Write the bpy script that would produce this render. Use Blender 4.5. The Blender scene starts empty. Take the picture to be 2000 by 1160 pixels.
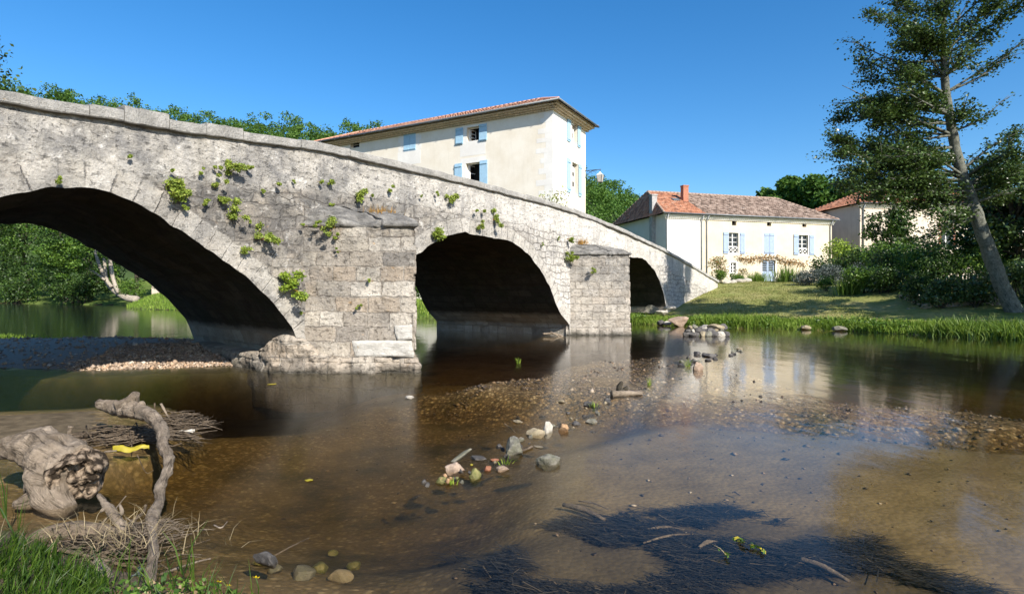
import bpy, bmesh, math, random
import numpy as np
from mathutils import Vector, Matrix

random.seed(7)
RNG = np.random.default_rng(7)
SC = bpy.context.scene
COL = SC.collection
R = math.radians

# ------------------------------------------------------------------ camera
CAM_H = 1.6
FPX = 1120.0          # focal length in pixels of the 2000 px wide photograph
cam_d = bpy.data.cameras.new('camera')
cam_d.sensor_width = 36.0
cam_d.lens = 36.0 * FPX / 2000.0
cam_d.shift_y = -8.0 / 2000.0
cam_d.clip_start = 0.05
cam_d.clip_end = 2000.0
cam = bpy.data.objects.new('camera', cam_d)
COL.objects.link(cam)
cam.location = (0, 0, CAM_H)
cam.rotation_euler = (R(90), 0, 0)
SC.camera = cam

# ------------------------------------------------------------------ light
SUN_AZ = 34.0         # degrees to the right of straight behind the camera
SUN_EL = 34.0
world = bpy.data.worlds.new('World')
SC.world = world
world.use_nodes = True
wn = world.node_tree.nodes
wl = world.node_tree.links
sky = wn.new('ShaderNodeTexSky')
sky.sky_type = 'NISHITA'
sky.sun_disc = False
sky.sun_elevation = R(SUN_EL)
sky.sun_rotation = R(180.0 - SUN_AZ)
sky.altitude = 0.0
sky.air_density = 1.0
sky.dust_density = 0.7
sky.ozone_density = 4.0
bg = wn['Background']
bg.inputs['Strength'].default_value = 0.113
hsv = wn.new('ShaderNodeHueSaturation')          # a clear deep summer sky
hsv.inputs['Saturation'].default_value = 1.30
hsv.inputs['Value'].default_value = 1.0
wl.new(sky.outputs['Color'], hsv.inputs['Color'])
wl.new(hsv.outputs['Color'], bg.inputs['Color'])

sun_d = bpy.data.lights.new('sun', 'SUN')
sun_d.energy = 5.0
sun_d.angle = R(0.5)
sun_d.color = (1.0, 0.93, 0.83)
sun = bpy.data.objects.new('sun', sun_d)
COL.objects.link(sun)
sdir = Vector((math.sin(R(SUN_AZ)) * math.cos(R(SUN_EL)), -math.cos(R(SUN_AZ)) * math.cos(R(SUN_EL)), math.sin(R(SUN_EL))))
sun.rotation_euler = sdir.to_track_quat('Z', 'Y').to_euler()
sun.location = (20, -25, 40)

SC.view_settings.view_transform = 'Standard'
SC.view_settings.look = 'None'
SC.view_settings.exposure = 0.76
SC.view_settings.gamma = 1.0
SC.render.engine = 'CYCLES'
SC.cycles.max_bounces = 7
SC.cycles.diffuse_bounces = 3
SC.cycles.glossy_bounces = 3
SC.cycles.transmission_bounces = 3
SC.cycles.transparent_max_bounces = 8
SC.cycles.volume_bounces = 0
SC.cycles.caustics_reflective = False
SC.cycles.caustics_refractive = False
SC.cycles.sample_clamp_indirect = 4.0

# ------------------------------------------------------------------ measuring
def P(x, y, Y):
    """photograph pixel at depth Y metres -> world point"""
    return np.array([(x - 1000.0) / FPX * Y, Y, CAM_H + (572.0 - y) / FPX * Y])

def W(x, y, z=0.0):
    """photograph pixel on the level plane z -> world point"""
    Y = FPX * (CAM_H - z) / (y - 572.0)
    return np.array([(x - 1000.0) / FPX * Y, Y, z])

# ------------------------------------------------------------------ noise
def _h(ix, iy, iz, seed):
    n = (ix.astype(np.int64) * 374761393 + iy.astype(np.int64) * 668265263 + iz.astype(np.int64) * 1274126177 + seed * 974634777) & 0xFFFFFFFF
    n = ((n ^ (n >> 13)) * 1274126177) & 0xFFFFFFFF
    n = ((n ^ (n >> 16)) * 2246822519) & 0xFFFFFFFF
    return ((n ^ (n >> 15)) & 0xFFFFFF) / float(0xFFFFFF)

def vnoise(x, y, z=0.0, seed=0):
    x, y, z = np.broadcast_arrays(np.asarray(x, float), np.asarray(y, float), np.asarray(z, float))
    ix, iy, iz = np.floor(x), np.floor(y), np.floor(z)
    fx, fy, fz = x - ix, y - iy, z - iz
    fx, fy, fz = fx * fx * (3 - 2 * fx), fy * fy * (3 - 2 * fy), fz * fz * (3 - 2 * fz)
    r = 0
    for dx in (0, 1):
        for dy in (0, 1):
            for dz in (0, 1):
                w = (fx if dx else 1 - fx) * (fy if dy else 1 - fy) * (fz if dz else 1 - fz)
                r = r + w * _h(ix + dx, iy + dy, iz + dz, seed)
    return r * 2 - 1

def fbm(x, y, z=0.0, oct=4, seed=0):
    r, a, f = 0, 0.5, 1.0
    for k in range(oct):
        r = r + a * vnoise(np.asarray(x) * f, np.asarray(y) * f, np.asarray(z) * f, seed + k * 17)
        a *= 0.5
        f *= 2.03
    return r

def sstep(a, b, x):
    t = np.clip((np.asarray(x, float) - a) / (b - a), 0, 1)
    return t * t * (3 - 2 * t)

# ------------------------------------------------------------------ mesh making
def mk(name, V, F, mat=None, parent=None, smooth=True, uv=None, attrs=None, crease=None):
    V = np.asarray(V, np.float32).reshape(-1, 3)
    me = bpy.data.meshes.new(name)
    if isinstance(F, np.ndarray) and F.ndim == 2:
        m, k = F.shape
        me.vertices.add(len(V))
        me.vertices.foreach_set('co', V.ravel())
        me.loops.add(m * k)
        me.loops.foreach_set('vertex_index', F.astype(np.int32).ravel())
        me.polygons.add(m)
        me.polygons.foreach_set('loop_start', np.arange(0, m * k, k, dtype=np.int32))
        me.polygons.foreach_set('loop_total', np.full(m, k, np.int32))
    else:
        me.from_pydata([tuple(map(float, v)) for v in V], [], [tuple(map(int, f)) for f in F])
    me.update(calc_edges=True)
    me.validate()
    if smooth and len(me.polygons):
        me.polygons.foreach_set('use_smooth', np.ones(len(me.polygons), bool))
    if uv is not None:
        uv = np.asarray(uv, np.float32)
        ul = me.uv_layers.new(name='UVMap')
        li = np.empty(len(me.loops), np.int32)
        me.loops.foreach_get('vertex_index', li)
        ul.data.foreach_set('uv', uv[li].ravel())
    if attrs:
        for k, a in attrs.items():
            at = me.attributes.new(k, 'FLOAT', 'POINT')
            at.data.foreach_set('value', np.asarray(a, np.float32))
    if mat is not None:
        for mm in (mat if isinstance(mat, (list, tuple)) else [mat]):
            me.materials.append(mm)
    if crease:
        me.set_sharp_from_angle(angle=R(crease))
    o = bpy.data.objects.new(name, me)
    COL.objects.link(o)
    if parent is not None:
        o.parent = parent
    return o

def tag(o, label=None, cat=None, group=None, kind=None):
    if label: o['label'] = label
    if cat: o['category'] = cat
    if group: o['group'] = group
    if kind: o['kind'] = kind
    return o

def thing(name, label, cat, loc=(0, 0, 0), rz=0.0, group=None):
    o = bpy.data.objects.new(name, None)
    o.empty_display_size = 0.3
    COL.objects.link(o)
    o.location = tuple(map(float, loc))
    o.rotation_euler = (0, 0, rz)
    return tag(o, label, cat, group)

def grid_faces(nu, nv, off=0):
    """faces of a (nu x nv) vertex grid stored row-major [i*nv+j]"""
    i, j = np.meshgrid(np.arange(nu - 1), np.arange(nv - 1), indexing='ij')
    a = (i * nv + j).ravel() + off
    return np.stack([a, a + nv, a + nv + 1, a + 1], 1)

class MB:
    """collects plain polygons into one mesh"""
    def __init__(s):
        s.v, s.f, s.a = [], [], []
    def add(s, V, F, A=None):
        """A = grain coordinates (across, across, along the wood); plain position when left out"""
        o = len(s.v)
        s.a.extend([tuple(map(float, p)) for p in (V if A is None else A)])
        s.v.extend([tuple(map(float, p)) for p in V])
        s.f.extend([tuple(int(i) + o for i in f) for f in F])
        return s
    def box(s, x0, x1, y0, y1, z0, z1):
        V = [(x, y, z) for x in (x0, x1) for y in (y0, y1) for z in (z0, z1)]
        F = [(0, 1, 3, 2), (4, 6, 7, 5), (0, 4, 5, 1), (2, 3, 7, 6), (0, 2, 6, 4), (1, 5, 7, 3)]
        return s.add(V, F)
    def tube(s, pts, rad, n=8, cap=True):
        V, F = tube_geo(pts, rad, n, cap)
        return s.add(V, F)
    def limb(s, *a, **k):
        V, F = limb(*a, **k)
        return s.add(V, F, LAST_GRAIN[0])
    def build(s, name, mat, parent=None, smooth=False):
        o = mk(name, s.v, s.f, mat, parent, smooth)
        if len(o.data.vertices) == len(s.a):
            at = o.data.attributes.new('grain', 'FLOAT_VECTOR', 'POINT')
            at.data.foreach_set('vector', np.asarray(s.a, np.float32).ravel())
        return o
LAST_GRAIN = [None]

def tube_geo(pts, rad, n=8, cap=True):
    pts = np.asarray(pts, float)
    m = len(pts)
    rad = np.broadcast_to(np.asarray(rad, float), (m,))
    T = np.gradient(pts, axis=0)
    T /= np.maximum(np.linalg.norm(T, axis=1, keepdims=True), 1e-9)
    up = np.array([0, 0, 1.0]) if abs(T[0, 2]) < 0.9 else np.array([1.0, 0, 0])
    V = []
    N = np.cross(T[0], up); N /= np.linalg.norm(N)
    for i in range(m):
        N = N - T[i] * np.dot(N, T[i]); N /= max(np.linalg.norm(N), 1e-9)
        B = np.cross(T[i], N)
        a = np.arange(n) * 2 * np.pi / n
        V.append(pts[i] + rad[i] * (np.cos(a)[:, None] * N + np.sin(a)[:, None] * B))
    V = np.concatenate(V)
    F = []
    for i in range(m - 1):
        for k in range(n):
            k2 = (k + 1) % n
            F.append((i * n + k, i * n + k2, (i + 1) * n + k2, (i + 1) * n + k))
    if cap:
        F.append(tuple(range(n))[::-1])
        F.append(tuple((m - 1) * n + k for k in range(n)))
    return V, F

def spline(pts, n):
    """smooth resampling of a polyline (Catmull-Rom)"""
    p = np.asarray(pts, float)
    p = np.vstack([2 * p[0] - p[1], p, 2 * p[-1] - p[-2]])
    m = len(p) - 3
    out = []
    for t in np.linspace(0, m - 1e-6, n):
        i = int(t); u = t - i
        a, b, c, d = p[i], p[i + 1], p[i + 2], p[i + 3]
        out.append(0.5 * ((2 * b) + (c - a) * u + (2 * a - 5 * b + 4 * c - d) * u * u + (3 * b - a - 3 * c + d) * u ** 3))
    return np.array(out)

def limb(pts, rad, n=10, m=24, rough=0.12, freq=4.0, seed=0, twist=0.0):
    """a gnarled woody tube along a smooth path: returns V, F"""
    k = len(pts)
    pp = spline(pts, m)
    rr = spline(np.stack([np.asarray(rad, float)] * 3, 1), m)[:, 0]
    V, F = tube_geo(pp, np.maximum(rr, 0.002), n)
    ax = np.repeat(pp, n, axis=0)
    r0 = np.linalg.norm(V - ax, axis=1)
    d = (V - ax) / np.maximum(r0, 1e-6)[:, None]
    nz = fbm(V[:, 0] * freq, V[:, 1] * freq, V[:, 2] * freq, 4, seed)
    V = V + d * (r0 * rough * 2.2 * nz)[:, None]
    ln = np.repeat(np.concatenate([[0], np.cumsum(np.linalg.norm(np.diff(pp, axis=0), axis=1))]), n)
    an = np.tile(np.arange(n) * 2 * np.pi / n, m) + twist * ln
    # long splits and ridges running with the grain
    gr = fbm(np.cos(an) * 1.9 + seed, np.sin(an) * 1.9, ln * 1.6, 4, seed + 2)
    V = V + d * (r0 * rough * 1.1 * gr)[:, None]
    rm = float(np.mean(rr))
    LAST_GRAIN[0] = np.stack([np.cos(an) * rm, np.sin(an) * rm, ln * 0.14], 1) + seed * 1.37
    return V, F

def leaf_quads(C, size, seed=0, flat=0.0, jitter=0.35, droop=0.0, aspect=0.55):
    """many leaf-shaped rhombus faces at points C: returns V, F"""
    rg = np.random.default_rng(seed)
    n = len(C)
    nv = rg.normal(size=(n, 3))
    nv[:, 2] = nv[:, 2] * (1 - flat) + np.sign(nv[:, 2] + 1e-9) * flat * 2.0
    nv /= np.linalg.norm(nv, axis=1, keepdims=True)
    t = rg.normal(size=(n, 3))
    t[:, 2] -= droop
    t -= nv * np.sum(t * nv, 1, keepdims=True)
    t /= np.linalg.norm(t, axis=1, keepdims=True)
    b = np.cross(nv, t)
    s = (np.asarray(size) * (1 + jitter * rg.uniform(-1, 1, n)))[:, None]
    w = s * aspect
    V = np.empty((n, 4, 3))
    V[:, 0] = C - t * s * 0.5
    V[:, 1] = C - b * w * 0.5 + nv * s * 0.06 + t * s * 0.05
    V[:, 2] = C + t * s * 0.5
    V[:, 3] = C + b * w * 0.5 + nv * s * 0.06 + t * s * 0.05
    F = np.arange(n * 4).reshape(n, 4)
    return V.reshape(-1, 3), F

def clump_pts(centers, radii, n, seed=0, shell=0.55, squash=0.8):
    """n points scattered through leafy clumps"""
    rg = np.random.default_rng(seed)
    centers = np.asarray(centers, float); radii = np.asarray(radii, float)
    w = radii ** 2.2; w = w / w.sum()
    idx = rg.choice(len(centers), size=n, p=w)
    d = rg.normal(size=(n, 3)); d /= np.linalg.norm(d, axis=1, keepdims=True)
    r = radii[idx] * (shell + (1 - shell) * rg.random(n)) ** 1.0 * (1 + 0.18 * rg.normal(size=n))
    d[:, 2] *= squash
    return centers[idx] + d * r[:, None]

def blades(base, h, w, seed=0, lean=0.5, dirs=None):
    """bent grass blades at base points: returns V, F"""
    rg = np.random.default_rng(seed)
    n = len(base)
    h = np.asarray(h) * rg.uniform(0.55, 1.15, n)
    a = rg.uniform(0, 2 * np.pi, n)
    ld = np.stack([np.cos(a), np.sin(a), np.zeros(n)], 1)
    if dirs is not None:
        ld = ld * 0.6 + np.asarray(dirs)
    ln = lean * rg.uniform(0.2, 1.0, n)
    a2 = rg.uniform(0, 2 * np.pi, n)
    wd = np.stack([np.cos(a2), np.sin(a2), np.zeros(n)], 1) * (np.asarray(w) * 0.5 * rg.uniform(0.7, 1.3, n))[:, None]
    V = np.empty((n, 6, 3))
    for k, (t, ww) in enumerate(((0, 1.0), (0.55, 0.8), (1.0, 0.12))):
        c = base + ld * (ln * h * t ** 1.8)[:, None]
        c[:, 2] += h * (t - 0.25 * ln * t * t)
        V[:, 2 * k] = c - wd * ww
        V[:, 2 * k + 1] = c + wd * ww
    o = np.arange(n)[:, None] * 6
    F = np.concatenate([o + np.array([[0, 1, 3, 2]]), o + np.array([[2, 3, 5, 4]])])
    return V.reshape(-1, 3), F

def rock_geo(size, seed=0, sub=3, cuts=9, rough=0.05):
    """an angular stone: sphere cut by random planes; size = (sx, sy, sz)"""
    rg = np.random.default_rng(seed)
    bm = bmesh.new()
    bmesh.ops.create_icosphere(bm, subdivisions=sub, radius=1.0)
    V = np.array([v.co[:] for v in bm.verts])
    F = [[v.index for v in f.verts] for f in bm.faces]
    bm.free()
    for _ in range(cuts):
        d = rg.normal(size=3); d /= np.linalg.norm(d)
        h = rg.uniform(0.5, 0.85)
        s = V @ d
        V = V - np.maximum(s - h, 0)[:, None] * d * 0.92
    V = V + (V / np.maximum(np.linalg.norm(V, axis=1, keepdims=True), 1e-6)) * (rough * fbm(V[:, 0] * 3, V[:, 1] * 3, V[:, 2] * 3, 4, seed))[:, None] * 2
    V = V * np.asarray(size) * 0.5 * 1.18
    return V, np.array(F)

def rotz(V, a):
    c, s = math.cos(a), math.sin(a)
    V = np.asarray(V, float)
    return np.stack([V[:, 0] * c - V[:, 1] * s, V[:, 0] * s + V[:, 1] * c, V[:, 2]], 1)
# ------------------------------------------------------------------ materials
class G:
    """small helper round a node tree"""
    def __init__(s, name, rough=0.85, spec=0.25):
        s.m = bpy.data.materials.new(name)
        s.m.use_nodes = True
        s.t = s.m.node_tree
        s.b = s.t.nodes['Principled BSDF']
        s.o = s.t.nodes['Material Output']
        s.b.inputs['Roughness'].default_value = rough
        s.b.inputs['Specular IOR Level'].default_value = spec
    def put(s, sock, v):
        if isinstance(v, bpy.types.NodeSocket):
            s.t.links.new(v, sock)
        elif isinstance(v, (tuple, list)):
            sock.default_value = tuple(v) + ((1.0,) if (len(v) == 3 and sock.type == 'RGBA') else ())
        else:
            sock.default_value = v
    def nd(s, typ, ins=None, **props):
        n = s.t.nodes.new('ShaderNode' + typ)
        for k, v in props.items():
            setattr(n, k, v)
        for k, v in (ins or {}).items():
            s.put(n.inputs[k], v)
        return n
    def uv(s):
        return s.nd('UVMap').outputs[0]
    def obj(s):
        return s.nd('TexCoord').outputs['Object']
    def pos(s):
        return s.nd('NewGeometry').outputs['Position']
    def island(s):
        return s.nd('NewGeometry').outputs['Random Per Island']
    def attr(s, name):
        return s.nd('Attribute', attribute_name=name).outputs['Fac']
    def map(s, vec, scale=(1, 1, 1), loc=(0, 0, 0), rot=(0, 0, 0)):
        return s.nd('Mapping', {'Vector': vec, 'Scale': scale, 'Location': loc, 'Rotation': rot}).outputs[0]
    def noise(s, vec, scale, detail=4.0, rough=0.6, dist=0.0, col=False):
        n = s.nd('TexNoise', {'Vector': vec, 'Scale': scale, 'Detail': detail, 'Roughness': rough, 'Distortion': dist})
        return n.outputs['Color' if col else 'Fac']
    def voro(s, vec, scale, feature='F1', out='Distance', rnd=1.0):
        n = s.nd('TexVoronoi', {'Vector': vec, 'Scale': scale, 'Randomness': rnd}, feature=feature)
        return n.outputs[out]
    def ramp(s, fac, stops, interp='LINEAR'):
        n = s.nd('ValToRGB', {'Fac': fac})
        cr = n.color_ramp
        cr.interpolation = interp
        while len(cr.elements) < len(stops):
            cr.elements.new(0.5)
        for e, (p, c) in zip(cr.elements, stops):
            e.position = p
            e.color = (c, c, c, 1) if isinstance(c, (int, float)) else tuple(c) + (1,)
        return n.outputs[0]
    def mix(s, fac, a, b, blend='MIX'):
        n = s.nd('Mix', data_type='RGBA', blend_type=blend)
        s.put(n.inputs[0], fac); s.put(n.inputs[6], a); s.put(n.inputs[7], b)
        return n.outputs[2]
    def math(s, op, a, b=0.0, clamp=False):
        n = s.nd('Math', operation=op, use_clamp=clamp)
        s.put(n.inputs[0], a); s.put(n.inputs[1], b)
        return n.outputs[0]
    def bump(s, h, strength=0.5, dist=0.02, normal=None):
        n = s.nd('Bump', {'Height': h, 'Strength': strength, 'Distance': dist})
        if normal is not None: s.put(n.inputs['Normal'], normal)
        return n.outputs[0]
    def sep(s, vec):
        return s.nd('SeparateXYZ', {'Vector': vec}).outputs
    def comb(s, x=0.0, y=0.0, z=0.0):
        return s.nd('CombineXYZ', {'X': x, 'Y': y, 'Z': z}).outputs[0]
    def done(s, color=None, normal=None, rough=None):
        if color is not None: s.put(s.b.inputs['Base Color'], color)
        if normal is not None: s.put(s.b.inputs['Normal'], normal)
        if rough is not None: s.put(s.b.inputs['Roughness'], rough)
        return s.m

def m_flat(name, c, rough=0.7, var=0.12, scale=6.0, bump=0.15, spec=0.25, metal=0.0):
    g = G(name, rough, spec)
    n = g.noise(g.obj(), scale, 5)
    lo = tuple(x * (1 - var) for x in c); hi = tuple(min(1, x * (1 + var)) for x in c)
    g.b.inputs['Metallic'].default_value = metal
    return g.done(g.ramp(n, [(0.3, lo), (0.7, hi)]), g.bump(n, bump, 0.01))

def m_leaf(name, stops, rough=0.55, trans=0.35, spec=0.35, nscale=0.9, nw=0.35):
    g = G(name, rough, spec)
    r = g.island()
    n = g.noise(g.pos(), nscale, 3)
    f = g.math('ADD', g.math('MULTIPLY', r, 1.0 - nw), g.math('MULTIPLY', n, nw))
    c = g.ramp(f, stops)
    g.put(g.b.inputs['Base Color'], c)
    tr = g.nd('BsdfTranslucent', {'Color': g.mix(1.0, c, (1.0, 1.0, 0.55), 'MULTIPLY')})
    mx = g.nd('MixShader', {0: trans, 1: g.b.outputs[0], 2: tr.outputs[0]})
    g.t.links.new(mx.outputs[0], g.o.inputs['Surface'])
    return g.m

def m_stone(name, mode):
    """weathered limestone; UV in metres (u along the wall, v = height). mode: face / pier / cap / coping / vault"""
    g = G(name, 0.92, 0.12)
    uv = g.uv()
    big = g.noise(uv, 0.55, 5, 0.62)
    mid = g.noise(g.map(uv, loc=(13, 4, 0)), 2.6, 8, 0.68)
    fine = g.noise(g.map(uv, loc=(3, 41, 0)), 16.0, 6, 0.75)
    tiny = g.noise(g.map(uv, loc=(31, 7, 0)), 55.0, 3, 0.7)
    wob = g.noise(uv, 1.3 if mode == 'face' else 0.8, 2, 0.5, 0, True)
    wob2 = g.noise(uv, 6.0, 2, 0.5, 0, True)
    off = g.nd('VectorMath', {0: g.nd('VectorMath', {0: wob, 1: (0.5, 0.5, 0.5)}, operation='SUBTRACT').outputs[0],
                              'Scale': {'face': 0.42, 'pier': 0.13}.get(mode, 0.12)}, operation='SCALE').outputs[0]
    off2 = g.nd('VectorMath', {0: g.nd('VectorMath', {0: wob2, 1: (0.5, 0.5, 0.5)}, operation='SUBTRACT').outputs[0],
                               'Scale': 0.09 if mode == 'face' else 0.085}, operation='SCALE').outputs[0]
    bv = g.nd('VectorMath', {0: uv, 1: off}, operation='ADD').outputs[0]
    bv = g.nd('VectorMath', {0: bv, 1: off2}, operation='ADD').outputs[0]
    bw, bh = {'face': (0.46, 0.235), 'pier': (0.66, 0.305), 'pier2': (0.62, 0.29)}.get(mode, (0.55, 0.3))
    br = g.nd('TexBrick', {'Vector': bv, 'Color1': (0, 0, 0), 'Color2': (1, 1, 1), 'Mortar': (0.5, 0.5, 0.5), 'Scale': 1.0,
                           'Mortar Size': 0.016 if mode == 'pier' else 0.019, 'Mortar Smooth': 0.35, 'Bias': 0.0, 'Brick Width': bw, 'Row Height': bh},
              offset=0.43, squash=0.72, squash_frequency=3)
    tone, mort = br.outputs['Color'], br.outputs['Fac']
    pier2 = mode == 'pier2'
    if pier2: mode = 'pier'
    if mode == 'face':
        vv = g.map(bv, scale=(1.0, 1.75, 1.0))
        tone = g.mix(0.5, tone, g.voro(vv, 2.6, 'F1', 'Color', 0.7))
        tone = g.sep(tone)[0]
        mort2 = g.ramp(g.voro(vv, 2.6, 'DISTANCE_TO_EDGE', 'Distance', 0.7), [(0.0, 1.0), (0.07, 0.0)])
        mort = g.math('MAXIMUM', g.math('MULTIPLY', mort, 0.8), g.math('MULTIPLY', mort2, g.ramp(g.noise(g.map(uv, loc=(91, 5, 0)), 1.6, 4), [(0.45, 0.0), (0.6, 0.8)])))
    lime = g.ramp(mid, [(0.22, (0.25, 0.235, 0.205)), (0.42, (0.43, 0.405, 0.36)), (0.6, (0.60, 0.572, 0.52)), (0.8, (0.72, 0.69, 0.635))])
    blocks = g.ramp(tone, [(0.0, (0.13, 0.12, 0.11)), (0.2, (0.36, 0.28, 0.20)), (0.42, (0.45, 0.39, 0.31)), (0.6, (0.23, 0.21, 0.19)), (0.8, (0.50, 0.45, 0.37)), (1.0, (0.64, 0.60, 0.53))])
    blocks = g.mix(0.75, blocks, g.ramp(mid, [(0.25, (0.45, 0.44, 0.43)), (0.5, (0.95, 0.93, 0.9)), (0.75, (1.35, 1.33, 1.3))]), 'MULTIPLY')
    lich = g.ramp(g.noise(g.map(uv, loc=(7, 19, 0)), 1.15, 9, 0.7), [(0.47, 0.0), (0.62, 1.0)])
    spk = g.ramp(fine, [(0.55, 0.0), (0.68, 1.0)])
    pale = g.ramp(g.noise(g.map(uv, loc=(71, 3, 0)), 3.4, 6, 0.7), [(0.58, 0.0), (0.68, 1.0)])
    ochre = g.ramp(g.noise(g.map(uv, loc=(5, 77, 0)), 4.2, 5, 0.6), [(0.68, 0.0), (0.73, 1.0)])
    hb = g.math('MULTIPLY', mort, -1.0)
    if mode == 'face':
        dep = g.attr('dep')
        par = g.ramp(g.math('ADD', g.math('MULTIPLY', dep, 0.5), g.math('MULTIPLY', g.math('SUBTRACT', big, 0.5), 0.5)), [(0.44, 1.0), (0.56, 0.0)])
        u = g.sep(uv)[0]
        white = g.ramp(g.math('MULTIPLY', u, 0.05), [(0.0, 0.0), (0.55, 1.0)])
        band = g.math('MULTIPLY', g.ramp(g.math('ADD', g.math('MULTIPLY', dep, 0.25), g.math('MULTIPLY', g.math('SUBTRACT', mid, 0.5), 0.22)), [(0.22, 0.0), (0.29, 1.0), (0.46, 0.85), (0.58, 0.0)]), g.math('SUBTRACT', 1.0, g.math('MULTIPLY', white, 0.8)))
        c = g.mix(g.math('MULTIPLY', par, 0.92), g.mix(0.50, blocks, lime), lime)
        c = g.mix(g.math('MULTIPLY', white, 0.62), c, (0.70, 0.675, 0.63))
        streak = g.ramp(g.noise(g.map(uv, scale=(3.2, 0.28, 1)), 1.4, 6, 0.65), [(0.5, 0.0), (0.7, 1.0)])
        c = g.mix(g.math('MULTIPLY', lich, g.math('SUBTRACT', 0.78, g.math('MULTIPLY', white, 0.5))), c, (0.150, 0.150, 0.152))
        c = g.mix(g.math('MULTIPLY', streak, g.math('MULTIPLY', par, 0.42)), c, (0.2, 0.2, 0.205))
        grey = g.math('MULTIPLY', g.math('SUBTRACT', 1.0, white), g.math('SUBTRACT', 1.0, g.math('MULTIPLY', par, 0.55)))
        c = g.mix(g.math('MULTIPLY', grey, 0.62), c, g.mix(1.0, c, (0.58, 0.575, 0.57), 'MULTIPLY'))
        c = g.mix(g.math('MULTIPLY', band, g.ramp(g.noise(g.map(uv, loc=(17, 29, 0)), 2.1, 8, 0.72), [(0.40, 0.0), (0.56, 0.85)])), c, (0.115, 0.112, 0.108))
        c = g.mix(g.math('MULTIPLY', spk, 0.62), c, (0.12, 0.118, 0.115))
        pits = g.ramp(g.noise(g.map(uv, loc=(37, 11, 0), scale=(1, 1.5, 1)), 7.0, 9, 0.78), [(0.56, 0.0), (0.63, 1.0)])
        c = g.mix(g.math('MULTIPLY', pits, 0.6), c, (0.10, 0.097, 0.092))
        c = g.mix(g.math('MULTIPLY', pale, 0.6), c, (0.74, 0.72, 0.68))
        c = g.mix(g.math('MULTIPLY', ochre, 0.35), c, (0.45, 0.27, 0.12))
        # ring of wedge stones round each arch
        rd, rs = g.attr('rd'), g.attr('rs')
        rdw = g.math('ADD', rd, g.math('MULTIPLY', g.math('SUBTRACT', mid, 0.5), 0.22))
        ring = g.ramp(rdw, [(0.37, 1.0), (0.43, 0.0)])
        cell = g.math('MULTIPLY', g.math('ADD', rs, g.math('MULTIPLY', g.math('SUBTRACT', wob, 0.5), 0.10)), 1 / 0.33)
        vt = g.nd('TexWhiteNoise', {'W': g.math('FLOOR', cell)}, noise_dimensions='1D').outputs['Value']
        fr_ = g.math('ABSOLUTE', g.math('SUBTRACT', g.math('FRACT', cell), 0.5))
        vj = g.math('MAXIMUM', g.ramp(fr_, [(0.45, 0.0), (0.49, 1.0)]), g.ramp(g.math('ABSOLUTE', g.math('SUBTRACT', rdw, 0.40)), [(0.01, 1.0), (0.03, 0.0)]))
        vc = g.mix(0.6, g.ramp(vt, [(0.0, (0.30, 0.28, 0.25)), (0.5, (0.46, 0.43, 0.37)), (1.0, (0.62, 0.59, 0.53))]), lime)
        vc = g.mix(g.math('MULTIPLY', spk, 0.5), vc, (0.17, 0.16, 0.15))
        vc = g.mix(g.math('MULTIPLY', g.math('MULTIPLY', lich, g.math('SUBTRACT', 1.0, white)), 0.6), vc, (0.15, 0.15, 0.15))
        c = g.mix(g.math('MULTIPLY', ring, 0.62), c, vc)
        vj = g.math('MULTIPLY', vj, g.ramp(g.noise(g.map(uv, loc=(3, 90, 0)), 1.9, 4), [(0.38, 0.15), (0.6, 0.9)]))
        mort = g.mix(ring, mort, vj)
        jm = g.math('MULTIPLY', mort, g.math('SUBTRACT', 1.0, g.math('MULTIPLY', par, 0.8)))
        jm = g.math('MULTIPLY', jm, g.ramp(g.noise(g.map(uv, loc=(2, 55, 0)), 1.0, 5, 0.65), [(0.34, 0.30), (0.52, 1.0)]))
        c = g.mix(g.math('MULTIPLY', jm, 0.75), c, g.mix(pale, (0.11, 0.10, 0.09), (0.5, 0.46, 0.4)))
        hb = g.math('ADD', g.math('MULTIPLY', jm, -1.0), g.math('MULTIPLY', mid, 1.5))
        hb = g.math('ADD', hb, g.math('MULTIPLY', tone, g.math('MULTIPLY', g.math('SUBTRACT', 1.0, par), 0.45)))
        nrm = g.bump(g.math('ADD', g.math('ADD', hb, g.math('MULTIPLY', pits, -0.5)), g.math('MULTIPLY', fine, 1.3)), 0.95, 0.035)
    elif mode == 'pier':
        c = blocks
        v = g.sep(uv)[1]
        warm = g.ramp(g.math('MULTIPLY', v, 0.3), [(0.1, 1.0), (0.75, 0.25)])
        c = g.mix(0.62 if pier2 else 0.24, c, lime)
        c = g.mix(g.math('MULTIPLY', warm, 0.28), c, (0.46, 0.385, 0.30))
        c = g.mix(g.math('MULTIPLY', lich, g.math('SUBTRACT', 0.62, g.math('MULTIPLY', warm, 0.35))), c, (0.15, 0.15, 0.148))
        c = g.mix(g.math('MULTIPLY', spk, 0.40), c, (0.17, 0.155, 0.14))
        c = g.mix(g.math('MULTIPLY', pale, 0.42), c, (0.66, 0.62, 0.55))
        c = g.mix(g.math('MULTIPLY', ochre, 0.6), c, (0.48, 0.27, 0.09))
        pits = g.ramp(g.noise(g.map(uv, loc=(37, 11, 0), scale=(1, 1.6, 1)), 8.0, 9, 0.78), [(0.55, 0.0), (0.63, 1.0)])
        c = g.mix(g.math('MULTIPLY', pits, 0.32), c, (0.14, 0.12, 0.10))
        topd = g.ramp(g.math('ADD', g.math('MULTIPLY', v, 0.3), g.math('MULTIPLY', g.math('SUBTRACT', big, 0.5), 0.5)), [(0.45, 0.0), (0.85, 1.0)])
        c = g.mix(g.math('MULTIPLY', topd, g.ramp(g.noise(g.map(uv, loc=(9, 61, 0)), 2.4, 8, 0.72), [(0.42, 0.05), (0.58, 0.62)])), c, (0.135, 0.13, 0.122))
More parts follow.
